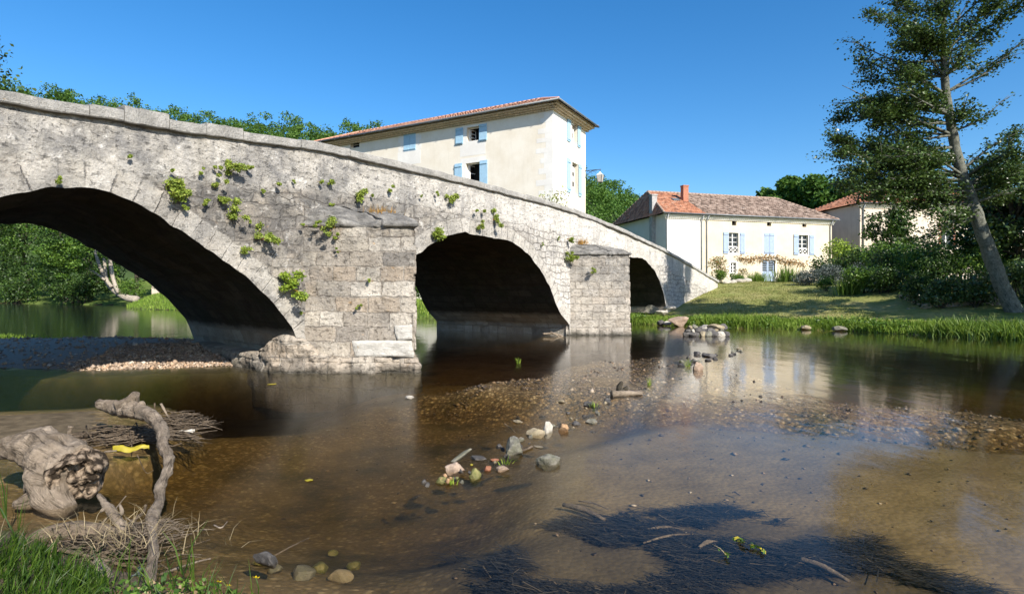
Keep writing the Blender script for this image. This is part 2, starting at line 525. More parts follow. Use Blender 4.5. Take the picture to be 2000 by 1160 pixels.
        c = g.mix(g.math('MULTIPLY', mort, 0.42 if pier2 else 0.6), c, g.mix(g.ramp(mid, [(0.4, 0.0), (0.62, 1.0)]), (0.15, 0.13, 0.11), (0.52, 0.47, 0.40)))
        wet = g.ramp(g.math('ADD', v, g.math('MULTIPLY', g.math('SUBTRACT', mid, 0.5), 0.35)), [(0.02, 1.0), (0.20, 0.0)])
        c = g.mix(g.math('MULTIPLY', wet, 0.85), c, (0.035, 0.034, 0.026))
        hb = g.math('ADD', g.math('MULTIPLY', mort, -1.4), g.math('MULTIPLY', mid, 1.3))
        hb = g.math('ADD', hb, g.math('MULTIPLY', tone, 0.7))
        nrm = g.bump(g.math('ADD', g.math('ADD', hb, g.math('MULTIPLY', pits, -0.6)), g.math('MULTIPLY', fine, 1.2)), 1.0, 0.04)
    elif mode in ('coping', 'cap'):
        k = 0.8 if mode == 'cap' else 0.42
        c = g.ramp(mid, [(0.25, (0.07, 0.068, 0.063)), (0.45, (0.20, 0.193, 0.18)), (0.7, (0.44, 0.42, 0.385))]) if mode == 'cap' else g.ramp(mid, [(0.25, (0.20, 0.195, 0.18)), (0.5, (0.37, 0.358, 0.33)), (0.75, (0.54, 0.52, 0.485))])
        if mode == 'coping':
            u = g.sep(uv)[0]
            c = g.mix(g.ramp(g.math('MULTIPLY', u, 0.04), [(0.2, 0.0), (0.8, 0.5)]), c, (0.46, 0.45, 0.43))
        c = g.mix(g.math('MULTIPLY', spk, 0.6), c, (0.10, 0.10, 0.095))
        c = g.mix(g.math('MULTIPLY', pale, 0.5), c, (0.58, 0.56, 0.50))
        c = g.mix(g.math('MULTIPLY', lich, k), c, (0.12, 0.12, 0.115))
        c = g.mix(g.math('MULTIPLY', ochre, 0.45), c, (0.36, 0.24, 0.09))
        nrm = g.bump(g.math('ADD', g.math('MULTIPLY', mid, 1.2), g.math('MULTIPLY', fine, 1.4)), 1.0, 0.045)
    else:  # vault: rubble coloured far darker than the outer walls
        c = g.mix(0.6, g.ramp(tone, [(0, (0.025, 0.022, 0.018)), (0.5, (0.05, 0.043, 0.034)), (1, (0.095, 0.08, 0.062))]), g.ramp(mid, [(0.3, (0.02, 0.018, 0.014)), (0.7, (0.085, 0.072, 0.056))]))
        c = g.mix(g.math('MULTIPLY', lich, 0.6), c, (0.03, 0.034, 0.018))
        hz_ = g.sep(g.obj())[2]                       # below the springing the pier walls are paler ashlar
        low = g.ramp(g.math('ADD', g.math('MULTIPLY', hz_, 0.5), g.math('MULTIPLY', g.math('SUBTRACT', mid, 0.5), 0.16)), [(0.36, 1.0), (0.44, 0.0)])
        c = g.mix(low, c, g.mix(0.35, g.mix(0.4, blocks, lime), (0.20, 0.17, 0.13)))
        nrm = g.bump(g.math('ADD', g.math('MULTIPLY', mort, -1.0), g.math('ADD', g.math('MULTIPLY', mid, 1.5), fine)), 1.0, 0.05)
    grit = g.noise(g.map(uv, loc=(51, 23, 0)), 30.0, 6, 0.8)
    c = g.mix(0.55, c, g.ramp(grit, [(0.3, (0.45, 0.45, 0.45)), (0.5, (0.98, 0.98, 0.98)), (0.7, (1.42, 1.42, 1.42))]), 'MULTIPLY')
    return g.done(c, nrm)

def m_rock(name, lo, hi, moss=0.0):
    g = G(name, 0.8, 0.2)
    p = g.pos()
    a = g.noise(p, 9.0, 8, 0.7)
    b = g.noise(p, 40.0, 5, 0.7)
    c = g.ramp(a, [(0.3, lo), (0.7, hi)])
    c = g.mix(0.5, c, g.ramp(b, [(0.3, (0.55, 0.55, 0.55)), (0.7, (1.35, 1.35, 1.35))]), 'MULTIPLY')
    if moss:
        c = g.mix(g.math('MULTIPLY', g.ramp(g.noise(p, 14.0, 5), [(0.4, 0.0), (0.6, 1.0)]), moss), c, (0.10, 0.115, 0.03))
    z = g.sep(p)[2]
    wet = g.ramp(g.math('ADD', g.math('MULTIPLY', z, 4.0), g.math('MULTIPLY', a, 0.2)), [(0.08, 1.0), (0.3, 0.0)])
    c = g.mix(g.math('MULTIPLY', wet, 0.6), c, g.mix(1.0, c, (0.35, 0.31, 0.25), 'MULTIPLY'))
    return g.done(c, g.bump(g.math('ADD', a, g.math('MULTIPLY', b, 0.4)), 0.8, 0.02), g.math('SUBTRACT', 0.85, g.math('MULTIPLY', wet, 0.5)))

def m_wood(name, lo, hi, vec_scale=(1, 1, 1)):
    g = G(name, 0.85, 0.15)
    p = g.map(g.nd('Attribute', attribute_name='grain').outputs['Vector'], scale=(1, 1, 1))
    a = g.noise(g.pos(), 7.0, 8, 0.7, 0.6)
    b = g.noise(p, 70.0, 6, 0.75)
    w = g.noise(p, 26.0, 8, 0.75, 0.8)
    c = g.ramp(a, [(0.3, lo), (0.7, hi)])
    c = g.mix(0.45, c, g.ramp(b, [(0.3, (0.5, 0.5, 0.5)), (0.7, (1.35, 1.35, 1.35))]), 'MULTIPLY')
    c = g.mix(g.math('MULTIPLY', g.ramp(w, [(0.38, 1.0), (0.46, 0.0)]), 0.75), c, tuple(x * 0.25 for x in lo))
    return g.done(c, g.bump(g.math('ADD', g.math('ADD', a, g.math('MULTIPLY', b, 0.6)), g.math('MULTIPLY', w, 1.1)), 1.0, 0.028))

def m_plaster(name, base, alt, stain=0.2, scale=0.7):
    g = G(name, 0.92, 0.1)
    p = g.obj()
    a = g.noise(p, scale, 6, 0.62)
    b = g.noise(p, 14.0, 5, 0.7)
    s = g.noise(g.map(p, scale=(2.2, 2.2, 0.22)), 1.6, 5, 0.6)
    c = g.ramp(a, [(0.32, base), (0.62, alt)])
    c = g.mix(g.math('MULTIPLY', g.ramp(s, [(0.52, 0.0), (0.72, 1.0)]), stain), c, tuple(x * 0.6 for x in base))
    c = g.mix(0.22, c, g.ramp(b, [(0.3, (0.72, 0.72, 0.72)), (0.7, (1.22, 1.22, 1.22))]), 'MULTIPLY')
    return g.done(c, g.bump(b, 0.35, 0.015))

def m_tiles(name, stops, dirt=0.5):
    """canal tiles; UV counts tiles along u and rows along v"""
    g = G(name, 0.88, 0.12)
    uv = g.uv()
    fl = g.nd('VectorMath', {0: uv}, operation='FLOOR').outputs[0]
    wnz = g.nd('TexWhiteNoise', {'Vector': fl}, noise_dimensions='3D').outputs['Value']
    big = g.noise(uv, 0.12, 5, 0.65)
    n = g.noise(uv, 3.0, 6, 0.7)
    f = g.math('ADD', g.math('MULTIPLY', wnz, 0.62), g.math('MULTIPLY', big, 0.38))
    c = g.ramp(f, stops)
    c = g.mix(g.math('MULTIPLY', g.ramp(n, [(0.5, 0.0), (0.66, 1.0)]), dirt), c, (0.075, 0.06, 0.048))
    c = g.mix(g.math('MULTIPLY', g.ramp(g.noise(uv, 1.3, 5), [(0.6, 0.0), (0.7, 1.0)]), dirt * 0.5), c, (0.42, 0.38, 0.30))
    fv = g.math('FRACT', g.sep(uv)[1])
    return g.done(c, g.bump(g.math('ADD', n, g.math('MULTIPLY', wnz, 0.6)), 0.5, 0.02))

# stone and building
M_FACE = m_stone('bridge limestone rubble', 'face')
M_PIER = m_stone('bridge ashlar', 'pier')
M_PIER2 = m_stone('pale bridge ashlar', 'pier2')
M_CAP = m_stone('lichened cap stone', 'cap')
M_COPE = m_stone('lichened coping stone', 'coping')
M_VAULT = m_stone('dark vault stone', 'vault')
g = G('fresh white limestone', 0.9, 0.1)
p = g.obj()
n1 = g.noise(g.map(p, scale=(1, 1, 2.2)), 5.0, 9, 0.75); n2 = g.noise(g.map(p, scale=(1, 1, 2.5)), 14.0, 8, 0.8)
c = g.ramp(n1, [(0.3, (0.42, 0.395, 0.34)), (0.6, (0.66, 0.635, 0.58))])
c = g.mix(g.math('MULTIPLY', g.ramp(n2, [(0.56, 0.0), (0.64, 1.0)]), 0.7), c, (0.24, 0.22, 0.18))
c = g.mix(g.math('MULTIPLY', g.ramp(g.noise(p, 6.5, 4), [(0.66, 0.0), (0.72, 1.0)]), 0.5), c, (0.5, 0.3, 0.1))
M_WHITEBLOCK = g.done(c, g.bump(g.math('ADD', n1, n2), 1.0, 0.04))
M_CREAM = m_plaster('cream lime plaster', (0.70, 0.63, 0.51), (0.78, 0.725, 0.62), 0.14)
M_CREAM2 = m_plaster('smooth cream plaster', (0.55, 0.475, 0.355), (0.62, 0.545, 0.425), 0.16)
M_WHITE = m_plaster('white plaster', (0.64, 0.615, 0.565), (0.70, 0.675, 0.63), 0.10)
M_PINK = m_plaster('pale pink plaster', (0.54, 0.46, 0.375), (0.62, 0.535, 0.445), 0.25)
M_QUOIN = m_plaster('dressed pale limestone', (0.70, 0.67, 0.62), (0.78, 0.76, 0.71), 0.06)
M_BRICK = m_flat('red brick', (0.36, 0.155, 0.10), 0.9, 0.3, 9.0, 0.4)
M_GREYREND = m_flat('grey render', (0.34, 0.33, 0.32), 0.9, 0.25, 4.0, 0.3)
M_TILE_R = m_tiles('red roof tiles', [(0.2, (0.27, 0.125, 0.08)), (0.45, (0.45, 0.195, 0.11)), (0.7, (0.52, 0.255, 0.155)), (0.9, (0.44, 0.30, 0.215))], 0.22)
M_TILE_P = m_tiles('pinkish roof tiles', [(0.2, (0.32, 0.15, 0.095)), (0.45, (0.50, 0.25, 0.165)), (0.7, (0.56, 0.33, 0.235)), (0.9, (0.52, 0.40, 0.32))], 0.25)
M_TILE_B = m_tiles('weathered brown roof tiles', [(0.2, (0.13, 0.095, 0.073)), (0.42, (0.245, 0.175, 0.135)), (0.62, (0.35, 0.26, 0.205)), (0.8, (0.43, 0.33, 0.26)), (0.95, (0.48, 0.41, 0.34))], 0.4)
M_EAVE = m_flat('ochre eave tiles', (0.56, 0.45, 0.31), 0.9, 0.35, 7.0, 0.4)
M_GUTTER = m_flat('grey zinc', (0.15, 0.165, 0.175), 0.5, 0.15, 3.0, 0.05, 0.4, 0.3)
M_PIPE = m_flat('pale zinc pipe', (0.33, 0.34, 0.35), 0.5, 0.15, 3.0, 0.05, 0.4, 0.3)
M_SHUT = m_flat('light blue shutter paint', (0.335, 0.52, 0.655), 0.6, 0.08, 5.0, 0.08)
M_SHUT2 = m_flat('grey blue shutter paint', (0.30, 0.375, 0.50), 0.6, 0.08, 5.0, 0.08)
M_BATTEN = m_flat('darker blue paint', (0.15, 0.26, 0.36), 0.6, 0.08, 5.0, 0.08)
M_FRAME = m_flat('white window paint', (0.76, 0.75, 0.72), 0.5, 0.04, 5.0, 0.05)
M_DARKIN = m_flat('dark interior', (0.012, 0.011, 0.010), 0.9, 0.3)
gg = G('window glass', 0.06, 0.5)
M_GLASS = gg.done((0.012, 0.014, 0.016))
M_IRON = m_flat('dark iron', (0.03, 0.035, 0.045), 0.5, 0.2, 5.0, 0.1, 0.4)
M_LAMPG = m_flat('frosted lamp glass', (0.42, 0.38, 0.33), 0.3, 0.1)

# leaves
M_ALDER = m_leaf('alder leaves', [(0.15, (0.022, 0.048, 0.013)), (0.5, (0.055, 0.102, 0.024)), (0.85, (0.125, 0.185, 0.05))], 0.36, 0.22, 0.6)
M_LEAF = m_leaf('broad green leaves', [(0.15, (0.032, 0.078, 0.012)), (0.5, (0.080, 0.165, 0.020)), (0.85, (0.17, 0.27, 0.04))], 0.5, 0.35, 0.4)
M_LEAFD = m_leaf('deep green leaves', [(0.15, (0.012, 0.032, 0.008)), (0.5, (0.034, 0.078, 0.013)), (0.85, (0.085, 0.15, 0.026))], 0.5, 0.28, 0.4)
M_WOODS = m_leaf('hillside oak leaves', [(0.15, (0.04, 0.10, 0.022)), (0.5, (0.095, 0.185, 0.036)), (0.85, (0.16, 0.26, 0.055))], 0.6, 0.35, 0.2, 0.16, 0.75)
M_LIME = m_leaf('yellow green leaves', [(0.15, (0.10, 0.17, 0.018)), (0.5, (0.22, 0.32, 0.035)), (0.85, (0.36, 0.44, 0.07))], 0.55, 0.3, 0.3)
M_FERN = m_leaf('wall fern leaves', [(0.1, (0.10, 0.15, 0.022)), (0.5, (0.22, 0.30, 0.045)), (0.85, (0.38, 0.43, 0.09))], 0.6, 0.25, 0.25)
M_DRY = m_leaf('dry rusty stems', [(0.1, (0.13, 0.10, 0.03)), (0.45, (0.34, 0.20, 0.06)), (0.8, (0.50, 0.26, 0.05))], 0.8, 0.2, 0.1)
M_LAV = m_leaf('silver lavender', [(0.1, (0.055, 0.075, 0.06)), (0.5, (0.105, 0.13, 0.115)), (0.85, (0.19, 0.21, 0.21))], 0.8, 0.15, 0.1)
M_ROSE = m_leaf('pale blossom', [(0.1, (0.16, 0.20, 0.05)), (0.4, (0.30, 0.34, 0.12)), (0.62, (0.62, 0.58, 0.45)), (0.9, (0.78, 0.74, 0.66))], 0.7, 0.25, 0.2)
M_REDB = m_leaf('reddish shrub leaves', [(0.1, (0.10, 0.14, 0.04)), (0.5, (0.22, 0.21, 0.08)), (0.9, (0.48, 0.22, 0.13))], 0.7, 0.25, 0.2)
M_VINE = m_leaf('rusty vine leaves', [(0.1, (0.16, 0.13, 0.05)), (0.5, (0.34, 0.22, 0.11)), (0.9, (0.50, 0.34, 0.20))], 0.7, 0.25, 0.2)
M_GRASS = m_leaf('bank grass', [(0.1, (0.055, 0.115, 0.014)), (0.5, (0.12, 0.205, 0.028)), (0.9, (0.24, 0.30, 0.06))], 0.6, 0.3, 0.25)
M_TURF = m_leaf('sunburnt turf', [(0.1, (0.12, 0.15, 0.035)), (0.5, (0.24, 0.25, 0.085)), (0.9, (0.42, 0.37, 0.18))], 0.8, 0.2, 0.1)
M_GRASSB = m_leaf('bright bank grass', [(0.1, (0.075, 0.145, 0.016)), (0.5, (0.165, 0.265, 0.034)), (0.9, (0.30, 0.38, 0.075))], 0.6, 0.3, 0.2)
M_GRASSN = m_leaf('long river grass', [(0.1, (0.012, 0.034, 0.003)), (0.5, (0.030, 0.072, 0.006)), (0.88, (0.10, 0.165, 0.018))], 0.5, 0.3, 0.35)
M_REED = m_leaf('reed blades', [(0.1, (0.05, 0.11, 0.014)), (0.5, (0.12, 0.20, 0.032)), (0.9, (0.22, 0.30, 0.07))], 0.5, 0.3, 0.4)
M_STRAW = m_leaf('dry straw', [(0.1, (0.12, 0.095, 0.055)), (0.5, (0.27, 0.215, 0.125)), (0.9, (0.44, 0.37, 0.24))], 0.8, 0.15, 0.1)
M_FLOWER = m_flat('yellow petals', (0.80, 0.58, 0.02), 0.5, 0.1)
M_YELLOW = m_flat('bright yellow scrap', (0.30, 0.25, 0.025), 0.5, 0.15, 20)
M_DEADLEAF = m_leaf('dead leaves', [(0.1, (0.06, 0.038, 0.02)), (0.5, (0.18, 0.115, 0.06)), (0.9, (0.36, 0.28, 0.16))], 0.7, 0.15, 0.2)

# bark and driftwood
M_BARK = m_wood('grey alder bark', (0.06, 0.064, 0.05), (0.25, 0.255, 0.21), (1, 1, 0.35))
M_BARKP = m_wood('pale mottled bark', (0.20, 0.17, 0.13), (0.52, 0.46, 0.38), (1, 1, 0.5))
M_BARKD = m_wood('dark bark', (0.035, 0.03, 0.022), (0.11, 0.095, 0.07), (1, 1, 0.4))
M_DRIFT = m_wood('bleached driftwood', (0.13, 0.10, 0.07), (0.40, 0.325, 0.245))
M_DRIFT2 = m_wood('brown driftwood', (0.12, 0.09, 0.06), (0.30, 0.235, 0.17))
M_TWIG = m_wood('dry twigs', (0.07, 0.052, 0.036), (0.27, 0.21, 0.15))

# stones
M_RGREY = m_rock('grey river stone', (0.10, 0.094, 0.078), (0.27, 0.252, 0.21), 0.25)
M_RPINK = m_rock('pinkish river stone', (0.24, 0.17, 0.12), (0.44, 0.335, 0.255))
M_RTAN = m_rock('tan river stone', (0.20, 0.158, 0.10), (0.40, 0.335, 0.235), 0.2)
M_RWHITE = m_rock('pale river stone', (0.30, 0.27, 0.22), (0.52, 0.485, 0.42))
M_RORANGE = m_rock('orange river stone', (0.24, 0.135, 0.065), (0.44, 0.285, 0.16))
M_RDARK = m_rock('dark river stone', (0.045, 0.042, 0.040), (0.15, 0.14, 0.13))
M_RMOSS = m_rock('mossy river stone', (0.16, 0.15, 0.06), (0.30, 0.27, 0.11), 0.8)
M_RRED = m_rock('red river stone', (0.22, 0.09, 0.05), (0.40, 0.19, 0.11))

# gravel: every pebble gets its own tone
g = G('river gravel', 0.8, 0.2)
r_ = g.island()
c_ = g.ramp(r_, [(0.0, (0.20, 0.15, 0.11)), (0.25, (0.36, 0.26, 0.18)), (0.45, (0.28, 0.22, 0.175)), (0.65, (0.46, 0.37, 0.28)), (0.85, (0.42, 0.27, 0.17)), (1.0, (0.58, 0.52, 0.44))])
c_ = g.mix(0.4, c_, g.ramp(g.noise(g.pos(), 45, 4), [(0.3, (0.65, 0.65, 0.65)), (0.7, (1.3, 1.3, 1.3))]), 'MULTIPLY')
M_GRAVEL = g.done(c_)
g = G('wet gravel', 0.45, 0.4)
c_ = g.ramp(g.island(), [(0.0, (0.02, 0.017, 0.014)), (0.35, (0.06, 0.042, 0.028)), (0.6, (0.11, 0.075, 0.05)), (0.83, (0.17, 0.12, 0.075)), (0.95, (0.27, 0.18, 0.10)), (1.0, (0.42, 0.36, 0.29))])
M_WETGRAVEL = g.done(c_)

# river bed: sand, gravel and dark weed, in metres of world position
g = G('river bed', 0.9, 0.15)
p = g.pos()
a = g.noise(p, 0.55, 6, 0.6)
b = g.noise(p, 3.2, 6, 0.65)
peb = g.voro(p, 22.0, 'F1', 'Color')
pebd = g.voro(p, 22.0, 'F1', 'Distance')
pv = g.sep(peb)[0]
sand = g.ramp(b, [(0.3, (0.135, 0.098, 0.048)), (0.7, (0.22, 0.165, 0.088))])
grav = g.ramp(pv, [(0.0, (0.07, 0.045, 0.022)), (0.4, (0.15, 0.098, 0.048)), (0.75, (0.26, 0.172, 0.085)), (0.95, (0.44, 0.33, 0.19))])
grav = g.mix(g.ramp(pebd, [(0.25, 0.0), (0.55, 0.6)]), grav, (0.04, 0.028, 0.012))
dark = (0.045, 0.036, 0.013)
gm = g.attr('gravel')
wm = g.attr('weed')
c = g.mix(gm, sand, grav)
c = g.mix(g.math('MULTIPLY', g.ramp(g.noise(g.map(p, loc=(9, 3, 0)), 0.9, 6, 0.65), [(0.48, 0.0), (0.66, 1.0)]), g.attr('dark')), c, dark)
c = g.mix(g.math('MULTIPLY', g.attr('silt'), 0.9), c, g.ramp(b, [(0.3, (0.022, 0.022, 0.009)), (0.7, (0.055, 0.05, 0.02))]))
c = g.mix(g.math('MULTIPLY', wm, 0.93), c, (0.018, 0.018, 0.018))
c = g.mix(0.5, c, g.ramp(g.noise(p, 30, 4), [(0.3, (0.7, 0.7, 0.7)), (0.7, (1.25, 1.25, 1.25))]), 'MULTIPLY')
M_BED = g.done(c, g.bump(g.math('ADD', b, g.math('MULTIPLY', pebd, -0.5)), 0.4, 0.03))

# lawn and ground
g = G('dry mown lawn', 0.95, 0.08)
p = g.pos()
a = g.noise(p, 0.45, 6, 0.65); b = g.noise(p, 4.0, 5, 0.7); d = g.noise(p, 26.0, 4, 0.75)
c = g.ramp(a, [(0.3, (0.17, 0.21, 0.055)), (0.5, (0.28, 0.29, 0.10)), (0.7, (0.40, 0.35, 0.17))])
c = g.mix(0.7, c, g.ramp(b, [(0.3, (0.62, 0.68, 0.55)), (0.7, (1.35, 1.3, 1.3))]), 'MULTIPLY')
c = g.mix(0.6, c, g.ramp(d, [(0.3, (0.5, 0.55, 0.45)), (0.7, (1.4, 1.38, 1.3))]), 'MULTIPLY')
M_LAWN = g.done(c, g.bump(g.math('ADD', b, d), 0.9, 0.08))
g = G('grassy earth', 0.95, 0.08)
p = g.pos()
a = g.noise(p, 0.5, 6); d = g.noise(p, 9.0, 5, 0.7)
c = g.ramp(a, [(0.35, (0.07, 0.115, 0.024)), (0.6, (0.12, 0.16, 0.04))])
c = g.mix(0.6, c, g.ramp(d, [(0.3, (0.5, 0.5, 0.5)), (0.7, (1.4, 1.4, 1.4))]), 'MULTIPLY')
M_GROUND = g.done(c, g.bump(d, 0.8, 0.08))
g = G('bank mud', 0.9, 0.15)
p = g.pos()
d = g.noise(p, 6.0, 7, 0.7)
c = g.ramp(d, [(0.3, (0.055, 0.042, 0.026)), (0.7, (0.16, 0.125, 0.08))])
M_MUD = g.done(c, g.bump(d, 0.8, 0.05))
M_FOREST = m_flat('forest floor', (0.035, 0.06, 0.018), 0.95, 0.4, 0.2, 0.2)

# water: clear brown stream, absorbing with depth, softly mirroring
g = G('stream water')
t = g.t
t.nodes.remove(g.b)
p = g.pos()
w1 = g.noise(g.map(p, scale=(1.0, 0.45, 1), rot=(0, 0, R(28))), 1.1, 3, 0.5)
w2 = g.noise(g.map(p, scale=(1.0, 0.5, 1), rot=(0, 0, R(-15))), 6.0, 3, 0.55)
rip = g.noise(p, 0.25, 3, 0.5)
hgt = g.math('ADD', g.math('MULTIPLY', w1, 1.0), g.math('MULTIPLY', w2, 0.16))
nrm = g.bump(hgt, 0.10, 0.10)
# the current runs broken and quick on the near left, the pool beyond lies smooth
xyz = g.sep(p)
quick = g.math('MULTIPLY', g.nd('MapRange', {'Value': g.math('ADD', xyz[0], g.math('MULTIPLY', rip, 3.0)), 'From Min': 5.0, 'From Max': 1.8, 'To Min': 0.0, 'To Max': 1.0}).outputs[0],
               g.nd('MapRange', {'Value': xyz[1], 'From Min': 16.0, 'From Max': 11.5, 'To Min': 0.0, 'To Max': 1.0}).outputs[0])
gl = g.nd('BsdfGlossy', {'Color': (1, 1, 1), 'Roughness': g.math('ADD', 0.095, g.math('MULTIPLY', quick, 0.085)), 'Normal': nrm})
tr = g.nd('BsdfTransparent', {'Color': (0.97, 0.95, 0.90)})
ge = g.nd('NewGeometry')
cs_ = g.math('ABSOLUTE', g.nd('VectorMath', {0: ge.outputs['Incoming'], 1: ge.outputs['Normal']}, operation='DOT_PRODUCT').outputs['Value'])
fr = g.math('ADD', 0.02, g.math('MULTIPLY', g.math('POWER', g.math('SUBTRACT', 1.0, cs_), 5.0), 0.94))
fr = g.math('MULTIPLY', fr, g.math('SUBTRACT', 1.0, g.math('MULTIPLY', quick, 0.52)))   # a broken surface mirrors less at this slant
ms = g.nd('MixShader', {0: fr, 1: tr.outputs[0], 2: gl.outputs[0]})
t.links.new(ms.outputs[0], g.o.inputs['Surface'])
va = g.nd('VolumeAbsorption', {'Color': (0.56, 0.465, 0.15), 'Density': 0.92})
t.links.new(va.outputs[0], g.o.inputs['Volume'])
M_WATER = g.m
# ================================================================== LAND AND WATER
FAR_BANK = np.array([(60, -25), (34, 5), (22, 14.5), (17.3, 19.3), (15.4, 21.6), (14, 24.0), (11.4, 25.6), (8.1, 27.6), (6, 29.9), (0, 34), (-6, 36),
                     (-15, 42), (-24, 48), (-31, 52.5), (-38, 57), (-43.5, 64.5), (-50, 73), (-80, 88), (-150, 120), (-450, 250)], float)
NEAR_BANK = np.array([(-450, 215), (-300, 150), (-110, 80), (-60, 48), (-28, 24), (-20, 14), (-14.5, 7.0), (-9, 5.2), (-5, 4.45), (-3.2, 3.85), (-2.2, 3.35),
                      (-1.3, 2.95), (-0.6, 2.2), (0.6, 0.5), (2.5, -4), (8, -25)], float)

def seg_dist(X, Y, line):
    d = np.full(X.shape, 1e9)
    for (x0, y0), (x1, y1) in zip(line[:-1], line[1:]):
        dx, dy = x1 - x0, y1 - y0
        t = np.clip(((X - x0) * dx + (Y - y0) * dy) / (dx * dx + dy * dy), 0, 1)
        d = np.minimum(d, np.hypot(X - x0 - t * dx, Y - y0 - t * dy))
    return d

def inside(X, Y, poly):
    r = np.zeros(X.shape, bool)
    n = len(poly)
    for i in range(n):
        x0, y0 = poly[i]; x1, y1 = poly[(i + 1) % n]
        if y0 == y1: continue
        c = ((Y >= min(y0, y1)) & (Y < max(y0, y1)))
        r ^= c & (X < (Y - y0) / (y1 - y0) * (x1 - x0) + x0)
    return r

def sdf(X, Y, poly):
    poly = np.asarray(poly, float)
    d = seg_dist(X, Y, np.vstack([poly, poly[:1]]))
    return np.where(inside(X, Y, poly), d, -d)

RIVER = np.vstack([FAR_BANK, NEAR_BANK])
GRAVEL_BAR = [(-4.6, 12.9), (-5.9, 12.75), (-7.6, 12.3), (-8.9, 11.95), (-12, 12.3), (-17, 13.0), (-23, 14), (-24, 19), (-18.5, 19.3), (-14.5, 18.4), (-10.5, 18.7), (-8.0, 18.2), (-6.3, 16.2)]
MUD_BAR = [W(0, 812)[:2], W(120, 806)[:2], W(205, 800)[:2], W(215, 835)[:2], W(120, 872)[:2], W(0, 890)[:2], W(-150, 880)[:2], W(-150, 815)[:2]]
RIFFLE = [W(*p)[:2] for p in ((850, 752), (1060, 728), (1100, 705), (1290, 690), (1400, 688), (1440, 715), (1640, 775), (2000, 806), (2250, 815), (2250, 845), (2000, 838), (1600, 812), (1300, 786), (1180, 776), (1020, 766))]
WEED = [W(*p)[:2] for p in ((880, 1010), (1000, 1010), (1130, 985), (1210, 985), (1330, 972), (1420, 962), (1500, 985), (1560, 1000), (1700, 1010), (1760, 1060), (2050, 1150), (2050, 1200), (1000, 1200), (940, 1110), (850, 1050))]
SANDFLAT = [W(*p)[:2] for p in ((980, 1010), (1100, 850), (1300, 800), (2100, 860), (2200, 1000), (2100, 1250), (900, 1250), (880, 1050))]

def terrain(X, Y):
    sd = sdf(X, Y, RIVER)
    dfar = seg_dist(X, Y, FAR_BANK); dnear = seg_dist(X, Y, NEAR_BANK)
    far = dfar <= dnear
    n1 = fbm(X * 0.35, Y * 0.35, 0, 4, 3)
    n2 = fbm(X * 1.9, Y * 1.9, 0, 4, 5)
    d = np.abs(sd)
    zin = -(0.05 + 0.36 * sstep(0.0, 2.2, d) + 0.30 * np.exp(-((X + 1.9) / 1.7) ** 2 - ((Y - 6.0) / 2.6) ** 2) + 0.25 * sstep(11, 15, Y) + 0.55 * sstep(-2.2, -4.5, X) * sstep(7.8, 9.6, Y)) + 0.10 * n1 + 0.035 * n2
    zfar = np.interp(d, [0, 0.25, 0.8, 2, 5, 9, 15, 24, 60, 120], [-0.03, 0.10, 0.24, 0.42, 0.75, 1.3, 2.0, 2.55, 3.0, 4.0])
    znear = np.interp(d, [0, 0.3, 1.0, 3, 10, 60], [-0.02, 0.07, 0.18, 0.36, 0.8, 1.5])
    zout = np.where(far, zfar, znear) + (0.03 * n2 + 0.06 * n1) * np.clip(d, 0, 1)
    zout = zout + np.where(far, 0.95 * np.exp(-((X + 38) / 6.5) ** 2 - ((Y - 66) / 7.5) ** 2) * np.clip(d / 2.5, 0, 1), 0)
    zout = zout + np.where(far, 0.55 * np.exp(-((X - 22) / 4.5) ** 2 - ((Y - 30) / 5) ** 2), 0)
    z = np.where(sd > 0, zin, zout)
    ga = sdf(X, Y, GRAVEL_BAR)
    zg = np.minimum(0.44, 0.125 * ga + 0.0) + 0.03 * n2 + 0.02 * n1
    z = np.where(sd > 0, np.maximum(z, np.where(ga > -0.8, np.maximum(zg, -0.62 * (-np.minimum(ga, 0)) - 0.02), z)), z)
    mu = sdf(X, Y, MUD_BAR)
    z = np.where(sd > 0, np.maximum(z, np.where(mu > -0.9, np.minimum(0.045, 0.11 * mu) + 0.015 * n2, z)), z)
    ri = sdf(X, Y, RIFFLE)
    m = sstep(-0.55, 0.35, ri + 0.35 * n2) * (sd > 0)
    z = z * (1 - m) + m * (-0.042 + 0.052 * fbm(X * 2.7, Y * 2.7, 0, 4, 9))
    sf = sdf(X, Y, SANDFLAT)
    m2 = sstep(-0.7, 0.5, sf) * (sd > 0) * (1 - m)
    z = z * (1 - m2) + m2 * (-0.115 + 0.03 * n2)
    wd = sdf(X, Y, WEED)
    # hills
    rr = X / np.maximum(Y, 1.0)
    hs = np.interp(rr, [-2.5, -1.3, -0.9, -0.76, -0.62, -0.5, -0.3, -0.22, 0.0, 0.13, 0.215, 0.26, 0.45, 0.8, 1.6], [64, 60, 60, 57, 52.5, 47.8, 45.5, 44.5, 39, 28.5, 21.5, 15, 9, 9, 18])
    hm = sstep(0, 1, (Y - 95 - 10 * n1) / 105) * (sd < -6)
    z = z + hs * hm
    return z, sd, far, ga, ri, wd, mu, hm, m

